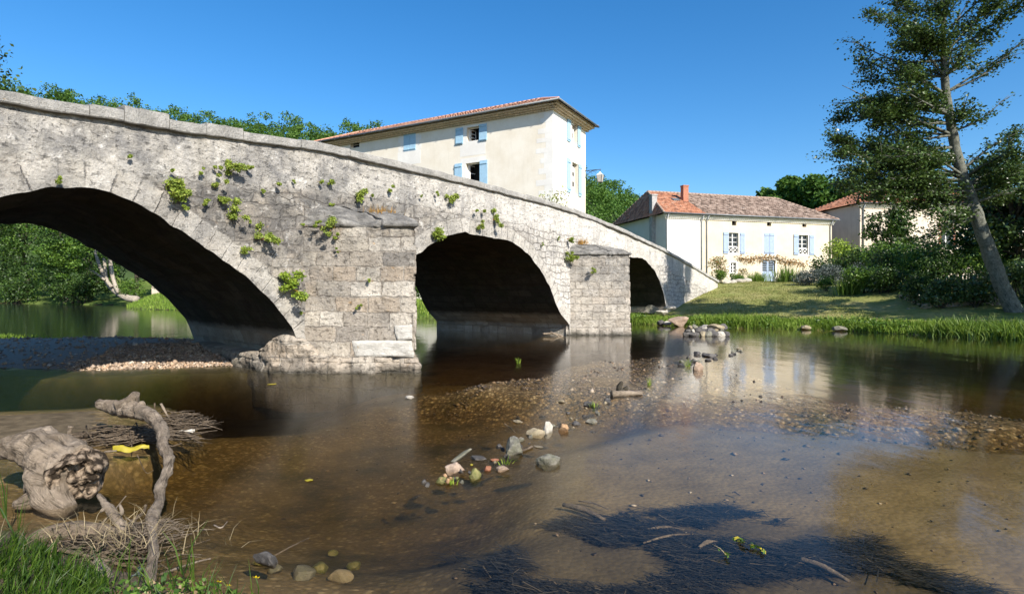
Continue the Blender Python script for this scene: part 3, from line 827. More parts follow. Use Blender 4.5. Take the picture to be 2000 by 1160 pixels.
kx = np.linspace(-math.asinh(75), math.asinh(58), 440)
ky = np.linspace(-math.asinh(5), math.asinh(62), 380)
GX = 6 * np.sinh(kx) - 1.0
GY = 6 * np.sinh(ky) + 5.0
XX, YY = np.meshgrid(GX, GY, indexing='ij')
ZZ, SD, FARM, GA, RI, WD, MU, HM, RM = terrain(XX, YY)
GV = np.stack([XX, YY, ZZ], 2).reshape(-1, 3)
GF = grid_faces(len(GX), len(GY))
fc = GV[GF].mean(1)
sdv = SD.ravel()[GF].mean(1); gav = GA.ravel()[GF].mean(1); muv = MU.ravel()[GF].mean(1)
hmv = HM.ravel()[GF].mean(1); farv = FARM.ravel()[GF].mean(1) > 0.5
BU0 = np.array([-4.23, 11.56]); BD = np.array([0.536, 0.844]); BN = np.array([-0.844, 0.536])
fu = (fc[:, :2] - BU0) @ BD; fv = (fc[:, :2] - BU0) @ BN
cls = np.zeros(len(GF), int)                                   # 0 ground
cls[sdv > 0] = 1                                               # river bed
cls[(sdv > 0) & (gav > 0)] = 2                                 # gravel bar
cls[(sdv > 0) & (muv > 0.1)] = 3                               # mud bar
cls[(sdv <= 0) & ~farv & (fc[:, 1] < 14)] = 4                  # near bank
cls[(sdv <= 0) & farv & (fv < 1.0) & (fc[:, 1] < 56) & (fc[:, 0] > 4)] = 5   # lawn
cls[hmv > 0.03] = 6
_sf = sstep(-0.5, 0.5, sdf(XX, YY, SANDFLAT))
gvl = (1 - 0.9 * _sf * (1 - sstep(-0.6, 0.3, RI))) * np.clip(sstep(-1.2, 0.3, RI) + 0.55 * sstep(0.45, 0.62, fbm(XX * 0.5, YY * 0.5, 0, 4, 21) * 0.5 + 0.5 + 0.2 * sstep(1.5, -3, XX)), 0, 1)
wdl = sstep(-0.22, 0.22, WD + 0.45 * fbm(XX * 2.5, YY * 3.5, 0, 4, 31)) * (0.62 + 0.38 * sstep(-0.3, 0.1, fbm(XX * 1.4, YY * 2.2, 0, 4, 33)))
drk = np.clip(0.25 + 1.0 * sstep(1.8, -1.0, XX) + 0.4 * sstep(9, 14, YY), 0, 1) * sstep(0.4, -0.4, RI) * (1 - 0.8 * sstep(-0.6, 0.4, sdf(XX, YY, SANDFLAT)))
ATT = {'gravel': gvl.ravel(), 'weed': wdl.ravel(), 'dark': drk.ravel(), 'silt': (sstep(-1.8, -4.0, XX + 0.8 * fbm(XX, YY, 0, 3, 61)) * sstep(7.6, 9.0, YY) * sstep(0.25, -0.15, GA)).ravel()}
for k, (nm, mt) in enumerate((('ground', M_GROUND), ('riverbed', M_BED), ('gravel_bar', M_GRAVEL), ('mud_bar', M_MUD), ('riverbank', M_MUD), ('lawn', M_LAWN), ('hill', M_FOREST))):
    sel = GF[cls == k]
    idx, inv = np.unique(sel, return_inverse=True)
    o = mk(nm, GV[idx], inv.reshape(-1, 4), mt, attrs={a: b[idx] for a, b in ATT.items()} if k == 1 else None)
    tag(o, kind='structure')

def height(x, y):
    return float(terrain(np.array([float(x)]), np.array([float(y)]))[0][0])
def heights(P2):
    return terrain(P2[:, 0], P2[:, 1])[0]

wm = MB().box(-460, 370, -28, 300, -6, 0.0)
river = wm.build('river', M_WATER)
tag(river, kind='structure')

# ------------------------------------------------------------------ pebbles
def pebbles(name, pts, size, mat, seed=0, flat=0.6):
    rg = np.random.default_rng(seed)
    n = len(pts)
    base = np.array([(1, 0, 0), (0, 1, 0), (-1, 0, 0), (0, -1, 0), (0, 0, 1), (0, 0, -1)], float)
    tri = np.array([(0, 1, 4), (1, 2, 4), (2, 3, 4), (3, 0, 4), (1, 0, 5), (2, 1, 5), (3, 2, 5), (0, 3, 5)])
    s = np.asarray(size)[:, None] * rg.uniform(0.6, 1.3, (n, 3)) * np.array([1, 0.8, flat]) * 0.6
    a = rg.uniform(0, 2 * np.pi, n)
    V = base[None] * (1 + 0.25 * rg.uniform(-1, 1, (n, 6, 1))) + rg.uniform(-0.3, 0.3, (n, 6, 3))
    V = V * s[:, None, :]
    c, si = np.cos(a)[:, None], np.sin(a)[:, None]
    V = np.stack([V[..., 0] * c - V[..., 1] * si, V[..., 0] * si + V[..., 1] * c, V[..., 2]], 2) + np.asarray(pts)[:, None, :]
    F = (np.arange(n) * 6)[:, None, None] + tri[None]
    return mk(name, V.reshape(-1, 3), F.reshape(-1, 3), mat, smooth=True)

def scatter(poly, n, seed, inset=0.0):
    rg = np.random.default_rng(seed)
    poly = np.asarray(poly, float)
    lo, hi = poly.min(0), poly.max(0)
    out = np.zeros((0, 2))
    while len(out) < n:
        q = rg.uniform(lo, hi, (n * 3, 2))
        out = np.vstack([out, q[sdf(q[:, 0], q[:, 1], poly) > inset]])
    return out[:n]

q = np.vstack([scatter([(-4.6, 12.2), (-9.2, 11.6), (-9.8, 14.5), (-6, 15)], 9000, 1), scatter(GRAVEL_BAR, 6000, 2)])
gq = sdf(q[:, 0], q[:, 1], GRAVEL_BAR)
q = q[gq > -0.12]
sz = RNG.gamma(4.0, 0.0125, len(q)).clip(0.02, 0.15)
o = pebbles('gravel', np.column_stack([q, heights(q) + 0.25 * sz]), sz, M_GRAVEL, 3)
tag(o, 'bed of pinkish tan pebbles heaped beside the near pier under the left arch', 'gravel', kind='stuff')
q = np.vstack([scatter(RIFFLE, 9000, 4, -0.25), scatter([W(860, 765)[:2], W(1060, 722)[:2], W(1310, 690)[:2], W(1330, 760)[:2], W(1180, 790)[:2]], 5000, 5)])
nz = fbm(q[:, 0] * 1.1, q[:, 1] * 1.1, 0, 3, 41)
q = q[nz > -0.22]
sz = RNG.gamma(2.6, 0.0125, len(q)).clip(0.012, 0.12)
hq = np.minimum(heights(q), 0.012)
o = pebbles('wet_gravel', np.column_stack([q, hq + 0.15 * sz]), sz, M_WETGRAVEL, 6, 0.5)
tag(o, 'dark wet shingle breaking the surface in a long shallow riffle across the river', 'gravel', kind='stuff')
# scattered bright pebbles and leaf scraps on the bed
q = np.vstack([scatter([W(820, 690)[:2], W(1150, 690)[:2], W(1150, 780)[:2], W(700, 900)[:2], W(480, 830)[:2], W(560, 750)[:2]], 1500, 8),
               scatter(SANDFLAT, 420, 9)])
sz = RNG.gamma(2.0, 0.010, len(q)).clip(0.01, 0.06)
o = pebbles('bed_pebbles', np.column_stack([q, heights(q) + 0.2 * sz]), sz, M_WETGRAVEL, 7, 0.4)
tag(o, 'small loose pebbles scattered over the sandy river bed', 'pebbles', kind='stuff')
# ================================================================== BRIDGE (local x along the face, y into the deck, z up)
BANG = math.atan2(BD[1], BD[0])
BW = 6.2
def ray_u(px):
    r = (px - 1000.0) / FPX
    return (r * BU0[1] - BU0[0]) / (BD[0] - BD[1] * r)
def face_uz(px, py):
    u = ray_u(px); Y = BU0[1] + BD[1] * u
    return u, CAM_H + (572.0 - py) / FPX * Y
def bw(u, v, z=0.0):
    """bridge local -> world"""
    p = BU0 + BD * u + BN * v
    return np.array([p[0], p[1], z])

COPE_PX = [(0, 181), (100, 195), (200, 211), (300, 231), (400, 250), (500, 262), (600, 275), (700, 297), (800, 323), (900, 347), (1000, 374), (1100, 402), (1200, 440), (1300, 488), (1350, 517), (1400, 547)]
tp = np.array([face_uz(*p) for p in COPE_PX])
# even out the measured crown line
cu = np.concatenate([[-16, -9], tp[:, 0]]); cz = np.concatenate([[3.55, 3.98], tp[:, 1]])
uu = np.linspace(-16, 36.2, 400)
zz0 = np.interp(uu, cu, cz)
ker = np.hanning(41); ker /= ker.sum()
zz1 = np.convolve(np.pad(zz0, 20, mode='edge'), ker, 'valid')
zz1[uu > 33] = zz0[uu > 33]
def ztop(u): return np.interp(u, uu, zz1)

def mirror(right, uc):
    """right half of an arch (u, z) from crown to spring -> full arch left to right"""
    l = [(2 * uc - a, b) for a, b in right[::-1]]
    return l + right[1:]
A1 = mirror([(-3.75, 3.12), (-3.2, 3.05), (-2.8, 2.87), (-2.3, 2.6), (-1.72, 2.24), (-1.1, 1.78), (-0.6, 1.36), (-0.22, 0.92), (-0.05, 0.5), (0.0, 0.3)], -3.75)
r2 = [face_uz(*p) for p in ((948, 463), (975, 465), (1000, 471), (1030, 495), (1056, 528), (1078, 570), (1089, 603))]
A2 = mirror([(a, b) for a, b in r2] + [(11.93, 0.35)], r2[0][0])
A2[0] = (2.5, 0.35)
A2 = [(max(a, 2.5 + 0.02 * i), b) for i, (a, b) in enumerate(A2)]
r3 = [face_uz(*p) for p in ((1240, 503), (1252, 505), (1265, 512), (1277, 526), (1287, 545), (1295, 570), (1300, 597))]
A3 = mirror([(a, b) for a, b in r3], r3[0][0])
A3 = [(max(a, 14.4 + 0.02 * i), b) for i, (a, b) in enumerate(A3)]
def arch_curve(A, n=130):
    A = np.array(A, float)
    s = np.concatenate([[0], np.cumsum(np.hypot(*np.diff(A, axis=0).T))])
    t = np.linspace(0, s[-1], n)
    c = np.stack([np.interp(t, s, A[:, 0]), np.interp(t, s, A[:, 1])], 1)
    k = np.array([0.25, 0.5, 0.25])
    for _ in range(4):
        c[1:-1] = 0.25 * c[:-2] + 0.5 * c[1:-1] + 0.25 * c[2:]
    c[:, 1] += 0.035 * vnoise(c[:, 0] * 2.2, 0 * c[:, 0], 3.3, 3) + 0.03 * vnoise(c[:, 0] * 5.5, c[:, 1] * 5.5, 1.3, 4)
    return c
ARCH = [arch_curve(A1), arch_curve(A2), arch_curve(A3, 60)]

bridge = thing('stone_bridge', 'old grey limestone bridge of three arches crossing the river, ferns growing from its wall', 'bridge', (BU0[0], BU0[1], 0), BANG)
def face_patch(us, zlo, nz, v, sgn, name, mat):
    pass
def solid_cols(u0, u1, step):
    n = max(3, int(abs(u1 - u0) / step) + 1)
    us = np.linspace(u0, u1, n)
    return us, np.full(n, -0.7)
cols = []
edges = [-16.0] + [e for c in ARCH for e in (c[0, 0], c[-1, 0])] + [36.0]
segs = []
for k, c in enumerate(ARCH):
    segs.append(solid_cols(edges[2 * k], edges[2 * k + 1], 0.1))
    segs.append((c[:, 0], c[:, 1]))
segs.append(solid_cols(edges[-2], edges[-1], 0.15))
SKEW = [(1.2, 1.2), (1.2, -0.3), (-0.3, 0.0)]
def face_grid(v0, amp, nz, seed):
    V, F, UVs, D, off = [], [], [], [], 0
    AC = []
    for k, c in enumerate(ARCH):
        s_ = np.concatenate([[0], np.cumsum(np.hypot(*np.diff(c, axis=0).T))]); t_ = np.linspace(0, s_[-1], 700)
        AC.append(np.column_stack([np.interp(t_, s_, c[:, 0]), np.interp(t_, s_, c[:, 1]), t_ + 31 * k]))
    AC = np.vstack(AC)
    RD_, RS_ = [], []
    for us, zl in segs:
        if v0 > 1:
            xs_ = [-16.0] + [e for c in ARCH for e in (c[0, 0], c[-1, 0])] + [36.0]
            us = np.interp(us, xs_, [-16.0] + [e + d for (c, s_) in zip(ARCH, SKEW) for e, d in ((c[0, 0], s_[0]), (c[-1, 0], s_[1]))] + [36.0])
        zt = ztop(us)
        t = np.linspace(0, 1, nz)
        U = np.repeat(us[:, None], nz, 1)
        Z = zl[:, None] + (zt - zl)[:, None] * t[None]
        N = amp * (fbm(U * 0.7, Z * 0.9, seed, 4, seed) + 0.45 * fbm(U * 3.1, Z * 3.6, seed, 3, seed + 5))
        V.append(np.stack([U, v0 + N, Z], 2).reshape(-1, 3))
        UVs.append(np.stack([U, Z], 2).reshape(-1, 2))
        D.append((zt[:, None] - Z).ravel())
        dd_ = np.hypot(U.ravel()[:, None] - AC[None, :, 0], Z.ravel()[:, None] - AC[None, :, 1])
        kk_ = dd_.argmin(1); RD_.append(dd_.min(1)); RS_.append(AC[kk_, 2])
        F.append(grid_faces(len(us), nz, off)); off += len(us) * nz
    return np.concatenate(V), np.concatenate(F), np.concatenate(UVs), {'dep': np.concatenate(D), 'rd': np.concatenate(RD_), 'rs': np.concatenate(RS_)}
V, F, U_, D_ = face_grid(0.0, 0.05, 60, 3)
mk('spandrel_wall', V, F, M_FACE, bridge, uv=U_, attrs=D_)
V, F, U_, D_ = face_grid(BW, 0.04, 14, 8)
mk('spandrel_wall', V, F[:, ::-1], M_FACE, bridge, uv=U_, attrs=D_)
# vaults (the piers stand a little askew to the face): the underside of every arch with the pier walls below it
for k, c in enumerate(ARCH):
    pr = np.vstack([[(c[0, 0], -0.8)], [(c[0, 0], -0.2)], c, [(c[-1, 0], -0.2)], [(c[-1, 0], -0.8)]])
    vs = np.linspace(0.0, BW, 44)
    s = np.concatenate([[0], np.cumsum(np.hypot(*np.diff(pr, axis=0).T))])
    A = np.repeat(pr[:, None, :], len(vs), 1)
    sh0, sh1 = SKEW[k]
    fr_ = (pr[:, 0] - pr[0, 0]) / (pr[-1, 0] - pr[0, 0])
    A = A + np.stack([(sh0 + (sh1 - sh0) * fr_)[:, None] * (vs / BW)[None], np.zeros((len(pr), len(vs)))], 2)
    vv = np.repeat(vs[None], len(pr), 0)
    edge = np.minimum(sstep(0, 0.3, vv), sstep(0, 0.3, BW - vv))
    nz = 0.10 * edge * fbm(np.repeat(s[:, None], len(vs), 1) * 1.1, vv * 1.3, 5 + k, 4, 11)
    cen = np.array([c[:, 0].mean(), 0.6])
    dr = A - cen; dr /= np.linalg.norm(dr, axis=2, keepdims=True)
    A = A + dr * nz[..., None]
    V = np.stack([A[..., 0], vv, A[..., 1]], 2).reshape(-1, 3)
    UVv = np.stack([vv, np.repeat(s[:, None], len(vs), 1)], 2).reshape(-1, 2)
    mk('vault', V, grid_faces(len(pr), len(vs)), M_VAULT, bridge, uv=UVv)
# road deck with the inner faces of both parapets
us = np.linspace(-16, 36, 120)
zt = ztop(us)
prof = [(0.0, 0.0), (0.36, 0.0), (0.36, -0.95), (BW - 0.36, -0.95), (BW - 0.36, 0.0), (BW, 0.0)]
V = np.array([[(u, v, z + dz) for v, dz in prof] for u, z in zip(us, zt)]).reshape(-1, 3)
mk('road_deck', V, grid_faces(len(us), len(prof)), M_GREYREND, bridge, smooth=False)
# coping stones, one worn course along each parapet
def coping(v0, seed, name='coping'):
    rg = np.random.default_rng(seed)
    V, F, UVs, off = [], [], [], 0
    u = -16.0
    while u < 35.9:
        L = rg.uniform(0.8, 1.7)
        u1 = min(u + L, 36.0)
        for bp in (ray_u(238), ray_u(326), ray_u(398), ray_u(470)):
            if u + 0.05 < bp < u1: u1 = bp
        raised = rg.uniform(-0.014, 0.016)
        if ray_u(236) < (u + u1) / 2 < ray_u(328): raised = 0.085
        if ray_u(396) < (u + u1) / 2 < ray_u(472): raised = 0.05
        n = 9
        x = np.linspace(u + 0.006, u1 - 0.006, n)
        ring = np.array([(-0.08, -0.165), (-0.095, -0.15), (-0.098, -0.03), (-0.088, -0.006), (-0.06, 0.006), (0.1, 0.015), (0.38, 0.005), (0.43, -0.02), (0.43, -0.165), (0.2, -0.17)])
        m = len(ring)
        X = np.repeat(x[:, None], m, 1)
        endr = 1 - 0.035 * (np.abs(np.linspace(-1, 1, n)) ** 10)[:, None]
        Y = v0 + (ring[None, :, 0] - 0.17) * endr + 0.17
        Z = ztop(X) + ring[None, :, 1] * endr + raised * (ring[None, :, 1] > -0.15)
        nzz = fbm(X * 2.2, Y * 2.2 + seed, Z * 2.2, 4, 23)
        Y = Y + 0.018 * nzz; Z = Z + 0.024 * fbm(X * 1.7, Y * 3 + 9, seed, 4, 29) + 0.012 * vnoise(X * 9, Y * 9, Z * 9, 5)
        V.append(np.stack([X, Y, Z], 2).reshape(-1, 3))
        UVs.append(np.stack([X, np.repeat(np.cumsum(np.hypot(*np.diff(ring, axis=0, prepend=ring[:1]).T))[None], n, 0)], 2).reshape(-1, 2))
        for i in range(n - 1):
            for j in range(m):
                F.append((off + i * m + j, off + (i + 1) * m + j, off + (i + 1) * m + (j + 1) % m, off + i * m + (j + 1) % m))
        F.append(tuple(off + j for j in range(m))); F.append(tuple(off + (n - 1) * m + j for j in range(m))[::-1])
        off += n * m
        u = u1
    o = mk(name, np.concatenate(V), F, M_COPE, bridge, uv=np.concatenate(UVs), crease=35)
    return o
coping(0.0, 4)
coping(BW - 0.35, 9)

# cutwaters
def cutwater(u0, wid, ln, zc, zpk, seed, foot):
    pts = np.array([(u0 - 0.02, 0.12), (u0 + wid / 2, -ln), (u0 + wid + 0.02, 0.12)])
    s1 = np.hypot(*(pts[1] - pts[0]))
    ns, nz = 121, 110
    s = np.linspace(0, 2 * s1, ns)
    t = np.clip(s / s1, 0, 2)
    Pp = np.where(t[:, None] <= 1, pts[0] + (pts[1] - pts[0]) * t[:, None], pts[1] + (pts[2] - pts[1]) * (t[:, None] - 1))
    d = (pts[1] - pts[0]) / s1
    nl = np.array([-abs(d[1]), -abs(d[0])]); nr = np.array([abs(d[1]), -abs(d[0])])
    w = sstep(-0.05, 0.05, (s - s1))
    Nn = nl * (1 - w)[:, None] + nr * w[:, None]
    Nn /= np.linalg.norm(Nn, axis=1, keepdims=True)
    zs = np.linspace(-0.7, zc, nz)
    S = np.repeat(s[:, None], nz, 1); Zg = np.repeat(zs[None], ns, 0)
    row = np.floor((Zg + seed) / 0.305)
    tipw = np.exp(-((S - s1) / 0.11) ** 2)
    jit = (_h(row, row * 0, row * 0, seed) - 0.6) * 0.07 * tipw
    disp = 0.05 * fbm(S * 0.9, Zg * 0.9, seed, 4, seed) + 0.02 * fbm(S * 4, Zg * 4, seed, 3, seed + 3) + jit
    joint = np.abs(((Zg + seed) / 0.305) % 1 - 0.5)
    disp = disp - 0.022 * tipw * (joint > 0.44)
    disp = disp + 0.06 * sstep(0.45, -0.2, Zg)
    V = np.stack([Pp[:, 0][:, None] + Nn[:, 0][:, None] * disp, Pp[:, 1][:, None] + Nn[:, 1][:, None] * disp, Zg], 2)
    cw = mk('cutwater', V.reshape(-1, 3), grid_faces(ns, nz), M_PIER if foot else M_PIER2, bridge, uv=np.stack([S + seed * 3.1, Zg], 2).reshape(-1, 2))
    # weathered cap: a lip of big stones and a slope up to the wall
    nr_ = 22
    rr = np.linspace(0, 1, nr_)
    lipz = np.interp(rr, [0, 0.05, 0.12, 0.2, 0.5, 0.85, 1.0], [0.0, 0.04, 0.10, 0.14, 0.22 + 0.42 * (zpk - zc - 0.25), zpk - zc - 0.03, zpk - zc])
    outw = np.interp(rr, [0, 0.05, 0.12, 0.2], [0.0, 0.05, 0.03, -0.05])
    zpeak_fade = 1 - np.abs(t - 1) ** 2 * 0.75
    tgt = np.stack([np.interp(t, [0, 1, 2], [u0 + 0.0, u0 + wid / 2, u0 + wid]), np.full(ns, 0.1)], 1)
    inn = np.interp(rr, [0, 0.2, 1.0], [0, 0.02, 1.0])
    Q = Pp[:, None, :] * (1 - inn)[None, :, None] + tgt[:, None, :] * inn[None, :, None] + Nn[:, None, :] * outw[None, :, None]
    Zc = zc + np.where(rr[None] > 0.2, 0.14 + (lipz[None] - 0.14) * zpeak_fade[:, None], lipz[None])
    Sg = np.repeat(s[:, None], nr_, 1)
    sten = np.floor(Sg / 0.85 + seed)
    nzv = 0.13 * fbm(Q[..., 0] * 1.6, Q[..., 1] * 1.6, Zc * 1.6, 4, seed + 7) + 0.075 * fbm(Q[..., 0] * 6, Q[..., 1] * 6, Zc * 6, 4, seed)
    jn = (np.abs((Sg / 0.85 + seed) % 1 - 0.5) > 0.46) * 0.06
    Q = Q + Nn[:, None, :] * (nzv + (_h(sten, sten * 0, sten * 0, 5) - 0.5) * 0.05 - jn)[..., None]
    Zc = Zc + nzv * 0.8 * (rr[None] > 0.1)
    V = np.concatenate([np.stack([Pp[:, 0], Pp[:, 1], np.full(ns, zc)], 1)[:, None, :], np.stack([Q[..., 0], Q[..., 1], Zc], 2)], 1)
    mk('cap', V.reshape(-1, 3), grid_faces(ns, nr_ + 1), M_CAP, cw, uv=np.stack([np.repeat(s[:, None], nr_ + 1, 1), np.repeat(np.linspace(0, 2, nr_ + 1)[None], ns, 0)], 2).reshape(-1, 2))
    return cw
CW1 = cutwater(0.0, 2.44, 1.95, 2.92, 3.5, 2, True)
CW2 = cutwater(11.9, 2.44, 1.95, 3.02, 3.5, 5, False)

# rounded rubble footing of the near pier
path = spline([(0.75, 5.6), (0.25, 3.4), (-0.18, 1.6), (-0.30, 0.7), (-0.14, 0.05), (0.38, -0.72), (0.98, -1.62), (1.2, -1.98), (1.44, -1.66), (2.05, -0.6), (2.55, 0.2)], 260)
tt = np.gradient(path, axis=0); tt /= np.linalg.norm(tt, axis=1, keepdims=True)
nn = np.stack([tt[:, 1], -tt[:, 0]], 1)
if (nn[20] @ np.array([-1, 0])) < 0: nn = -nn
pz = [(-0.75, 0.10), (-0.1, 0.08), (0.04, 0.07), (0.1, 0.06), (0.16, 0.055), (0.22, 0.05), (0.27, 0.035), (0.30, 0.0), (0.315, -0.06), (0.33, -0.45)]
sl = np.concatenate([[0], np.cumsum(np.hypot(*np.diff(path, axis=0).T))])
NFZ = 40
V, UVs = [], []
for i in range(len(path)):
    lift = 0.50 * math.exp(-((path[i][1] - 0.2) / 0.75) ** 2) * float(sstep(0.25, -0.15, path[i][0]))
    for t_ in np.linspace(0, len(pz) - 1, NFZ):
        z = float(np.interp(t_, np.arange(len(pz)), [a for a, _ in pz])); o_ = float(np.interp(t_, np.arange(len(pz)), [b for _, b in pz]))
        zz = z * (1 + lift / 0.34) if z > 0 else z
        row_ = math.floor(zz / 0.21)
        jt = (abs((sl[i] / 0.62 + 0.37 * (row_ % 3)) % 1 - 0.5) > 0.455) or (zz > 0.12 and abs((zz / 0.21) % 1 - 0.5) > 0.44)
        q = path[i] + nn[i] * (o_ + 0.12 * float(fbm(sl[i] * 1.4, zz * 2, 2.0, 3, 13)) + 0.07 * float(fbm(sl[i] * 5.5, zz * 7, 2.0, 4, 14)) - 0.035 * jt)
        V.append((q[0], q[1], zz + 0.03 * float(vnoise(sl[i] * 2.5, zz * 3, 1.0, 3))))
        UVs.append((sl[i] + 40, zz))
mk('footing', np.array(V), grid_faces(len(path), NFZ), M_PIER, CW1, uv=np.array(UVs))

# two fresh white blocks let into the near pier
d1 = np.array([1.22, -2.07]); L1 = np.hypot(*d1); d1 /= L1
n1_ = np.array([d1[1], -d1[0]])
if n1_[1] > 0 and n1_[0] > 0: n1_ = -n1_
n1_ = np.array([-abs(d1[1]), -abs(d1[0])])
def white_block(sa, sb, za, zb, seed):
    base = np.array([-0.02, 0.12])
    V, F = [], []
    ns, nz = 24, 12
    for dep in (0.045,):
        for i, s in enumerate(np.linspace(sa, sb, ns)):
            for j, z in enumerate(np.linspace(za, zb, nz)):
                if i in (0, ns - 1): s = s + 0.012 * float(vnoise(z * 7, seed, 0.0, 3))
                if j in (0, nz - 1): z = z + 0.014 * float(vnoise(s * 6, seed, 1.0, 4))
                e = min(1.0, min(i, ns - 1 - i, j, nz - 1 - j) / 1.0)
                q = base + d1 * s + n1_ * (0.01 + (dep + 0.03 * float(fbm(s * 5, z * 9, seed, 3, seed))) * e)
                V.append((q[0], q[1], z))
    return mk('pale_block', np.array(V), grid_faces(ns, nz), M_WHITEBLOCK, CW1, smooth=True)
white_block(L1 - 1.24, L1 - 0.03, 0.31, 0.64, 3)
white_block(L1 - 0.36, L1 - 0.04, 0.65, 0.96, 4)

# ------------------------------------------------------------------ plants rooted in the bridge
def where(x, y):
    return ('near the left edge above the left arch' if x < 200 else 'above the right half of the left arch')
FERN_G = 'fern tufts growing from the bridge wall'
FERNS = [  # px x, px y, px size, where it grows
 (333, 370, 50, 'largest bushy fern tuft above the left arch, leafy and round'), (450, 335, 38, 'tall fern tuft just under the bridge parapet, above two others'),
 (418, 333, 22, 'round fern tuft left of the tall tuft under the parapet'), (388, 333, 15, 'small fern tuft second left of the tall tuft under the parapet'),
 (478, 327, 17, 'small fern tuft just right of the tall tuft under the parapet'), (247, 312, 14, 'small lone fern tuft high on the wall, far left of the others'),
 (107, 350, 18, 'sparse brownish fern tuft over the left arch crown, leftmost on the bridge'), (330, 335, 11, 'tiny fern sprig directly above the largest bushy tuft'),
 (420, 367, 23, 'ragged fern tuft midway below the row under the parapet'), (428, 391, 28, 'fern tuft hanging below the ragged one, over the big round tuft'),
 (395, 400, 19, 'small round fern tuft between the largest tuft and the hanging one'), (354, 404, 20, 'fern tuft just below the largest bushy tuft at the arch edge'),
 (452, 417, 38, 'big round fern tuft low over the right haunch of the left arch'), (509, 465, 38, 'slanted bright fern tuft on the haunch beside the near pier'),
 (473, 488, 26, 'green fern tuft hanging over the dark edge of the left arch'), (536, 358, 18, 'flat fern tuft on the wall left of the near pier cap'),
 (569, 357, 10, 'tiny fern sprig between the flat tuft and a pair of tufts'), (619, 354, 13, 'left and smaller of two fern tufts above the near pier cap'),
 (642, 359, 20, 'right and longer of two fern tufts above the near pier cap'), (698, 381, 32, 'tall dense fern tuft standing above the middle of the near pier cap'),
 (722, 382, 11, 'small fern sprig touching the tall dense tuft above the near pier'), (757, 375, 17, 'slanting fern tuft right of the tall dense one above the near pier'),
 (643, 400, 13, 'little fern tuft on the top edge of the near pier cap'), (509, 376, 11, 'tiny dry fern tuft below the flat one beside the parapet band'),
 (484, 433, 9, 'tiny fern sprig between the big round tuft and the slanted bright tuft'), (879, 385, 28, 'double fern tuft on the white wall between near pier and middle arch'),
 (847, 383, 12, 'small fern sprig left of the double tuft over the middle arch'), (850, 462, 30, 'round fern tuft on the edge of the middle arch by the near pier'),
 (923, 411, 13, 'small fern tuft, left of a close pair over the middle arch crown'), (940, 411, 14, 'small fern tuft, right of a close pair over the middle arch crown'),
 (934, 440, 20, 'narrow fern tuft right above the crown of the middle arch'), (963, 427, 24, 'wide fern tuft right of the middle arch crown'),
 (1107, 465, 17, 'narrow fern tuft on the wall above the far pier cap'), (1088, 466, 8, 'tiny fern sprig left of the narrow tuft by the far pier'),
 (817, 383, 8, 'tiny fern sprig over the right corner of the near pier'), (1055, 478, 8, 'tiny fern sprig on the wall right of the middle arch')]
def fern(name, pos, size, label, cat, group, mat, seed, out):
    """a cushion of small leaflets with a stalk running back into the wall"""
    rg = np.random.default_rng(seed)
    t = thing(name, label, cat, pos, 0, group)
    k = max(3, int(6 * size / 0.3))
    cs = rg.normal(size=(k, 3)) * np.array([0.22, 0.13, 0.26]) * size + np.array([out[0], out[1], 0]) * (size * 0.25 + 0.05)
    rs = size * rg.uniform(0.18, 0.30, k)
    n = int(np.clip(900 * (size / 0.3) ** 1.2, 200, 2000))
    pts = clump_pts(cs, rs, n, seed, 0.3)
    V, F = leaf_quads(pts, np.clip(size * 0.11, 0.028, 0.052), seed, 0.0, 0.4, 0.5, 0.7)
    mk('fronds', V, F, mat, t, smooth=False)
    mb = MB()
    for c in cs[:6]:
        mb.tube(spline([(-out[0] * 0.06, -out[1] * 0.06, -size * 0.1), c * 0.5, c], 5), [size * 0.02, size * 0.015, size * 0.012, size * 0.01, size * 0.006], 4)
    mb.build('stalks', M_DRY, t, True)
    return t
OUT = -BN
for i, (x, y, s, lab) in enumerate(FERNS):
    u, z = face_uz(x, y)
    Yd = BU0[1] + BD[1] * u
    fern('wall_fern', bw(u, -0.03, z), s / FPX * Yd * 0.92, lab, 'fern', FERN_G, M_FERN, 100 + i, OUT)
PF = [(650, 441, 30, 'leafy fern tuft spilling over the edge of the near pier cap'), (624, 439, 15, 'smaller fern tuft at the left end of the near pier cap edge'),
      (597, 441, 9, 'tiny fern sprig at the left corner of the near pier cap'), (659, 466, 14, 'fern tuft on the near pier face just below the cap edge'),
      (663, 490, 8, 'tiny fern sprig in a joint under the tuft on the near pier face'), (706, 596, 10, 'small fern sprig low in the middle of the near pier face'),
      (727, 549, 9, 'small fern sprig in a joint halfway down the near pier face'), (592, 611, 8, 'tiny fern sprig at the left edge of the near pier')]
for i, (x, y, s, lab) in enumerate(PF):
    fern('wall_fern', P(x, y, 11.45 - (0.05 if y < 445 else -0.1)), s / FPX * 11.5, lab, 'fern', FERN_G, M_FERN, 160 + i, (-0.5, -0.85))
for i, (x, y, s, lab) in enumerate([(1117, 500, 22, 'fern tuft hanging from the left end of the far pier cap'), (1100, 497, 10, 'tiny fern sprig beside the far pier cap at its left corner'), (1162, 530, 13, 'small fern tuft on the sunlit face of the far pier')]):
    fern('wall_fern', P(x, y, 21.45), s / FPX * 21.5, lab, 'fern', FERN_G, M_FERN, 180 + i, (-0.5, -0.85))
u, z = face_uz(562, 549)
fern('wall_shrub', bw(u - 0.05, -0.08, z - 0.05), 0.46, 'yellow green leafy shrub rooted between the left arch and the near pier', 'shrub', None, M_LIME, 201, OUT)
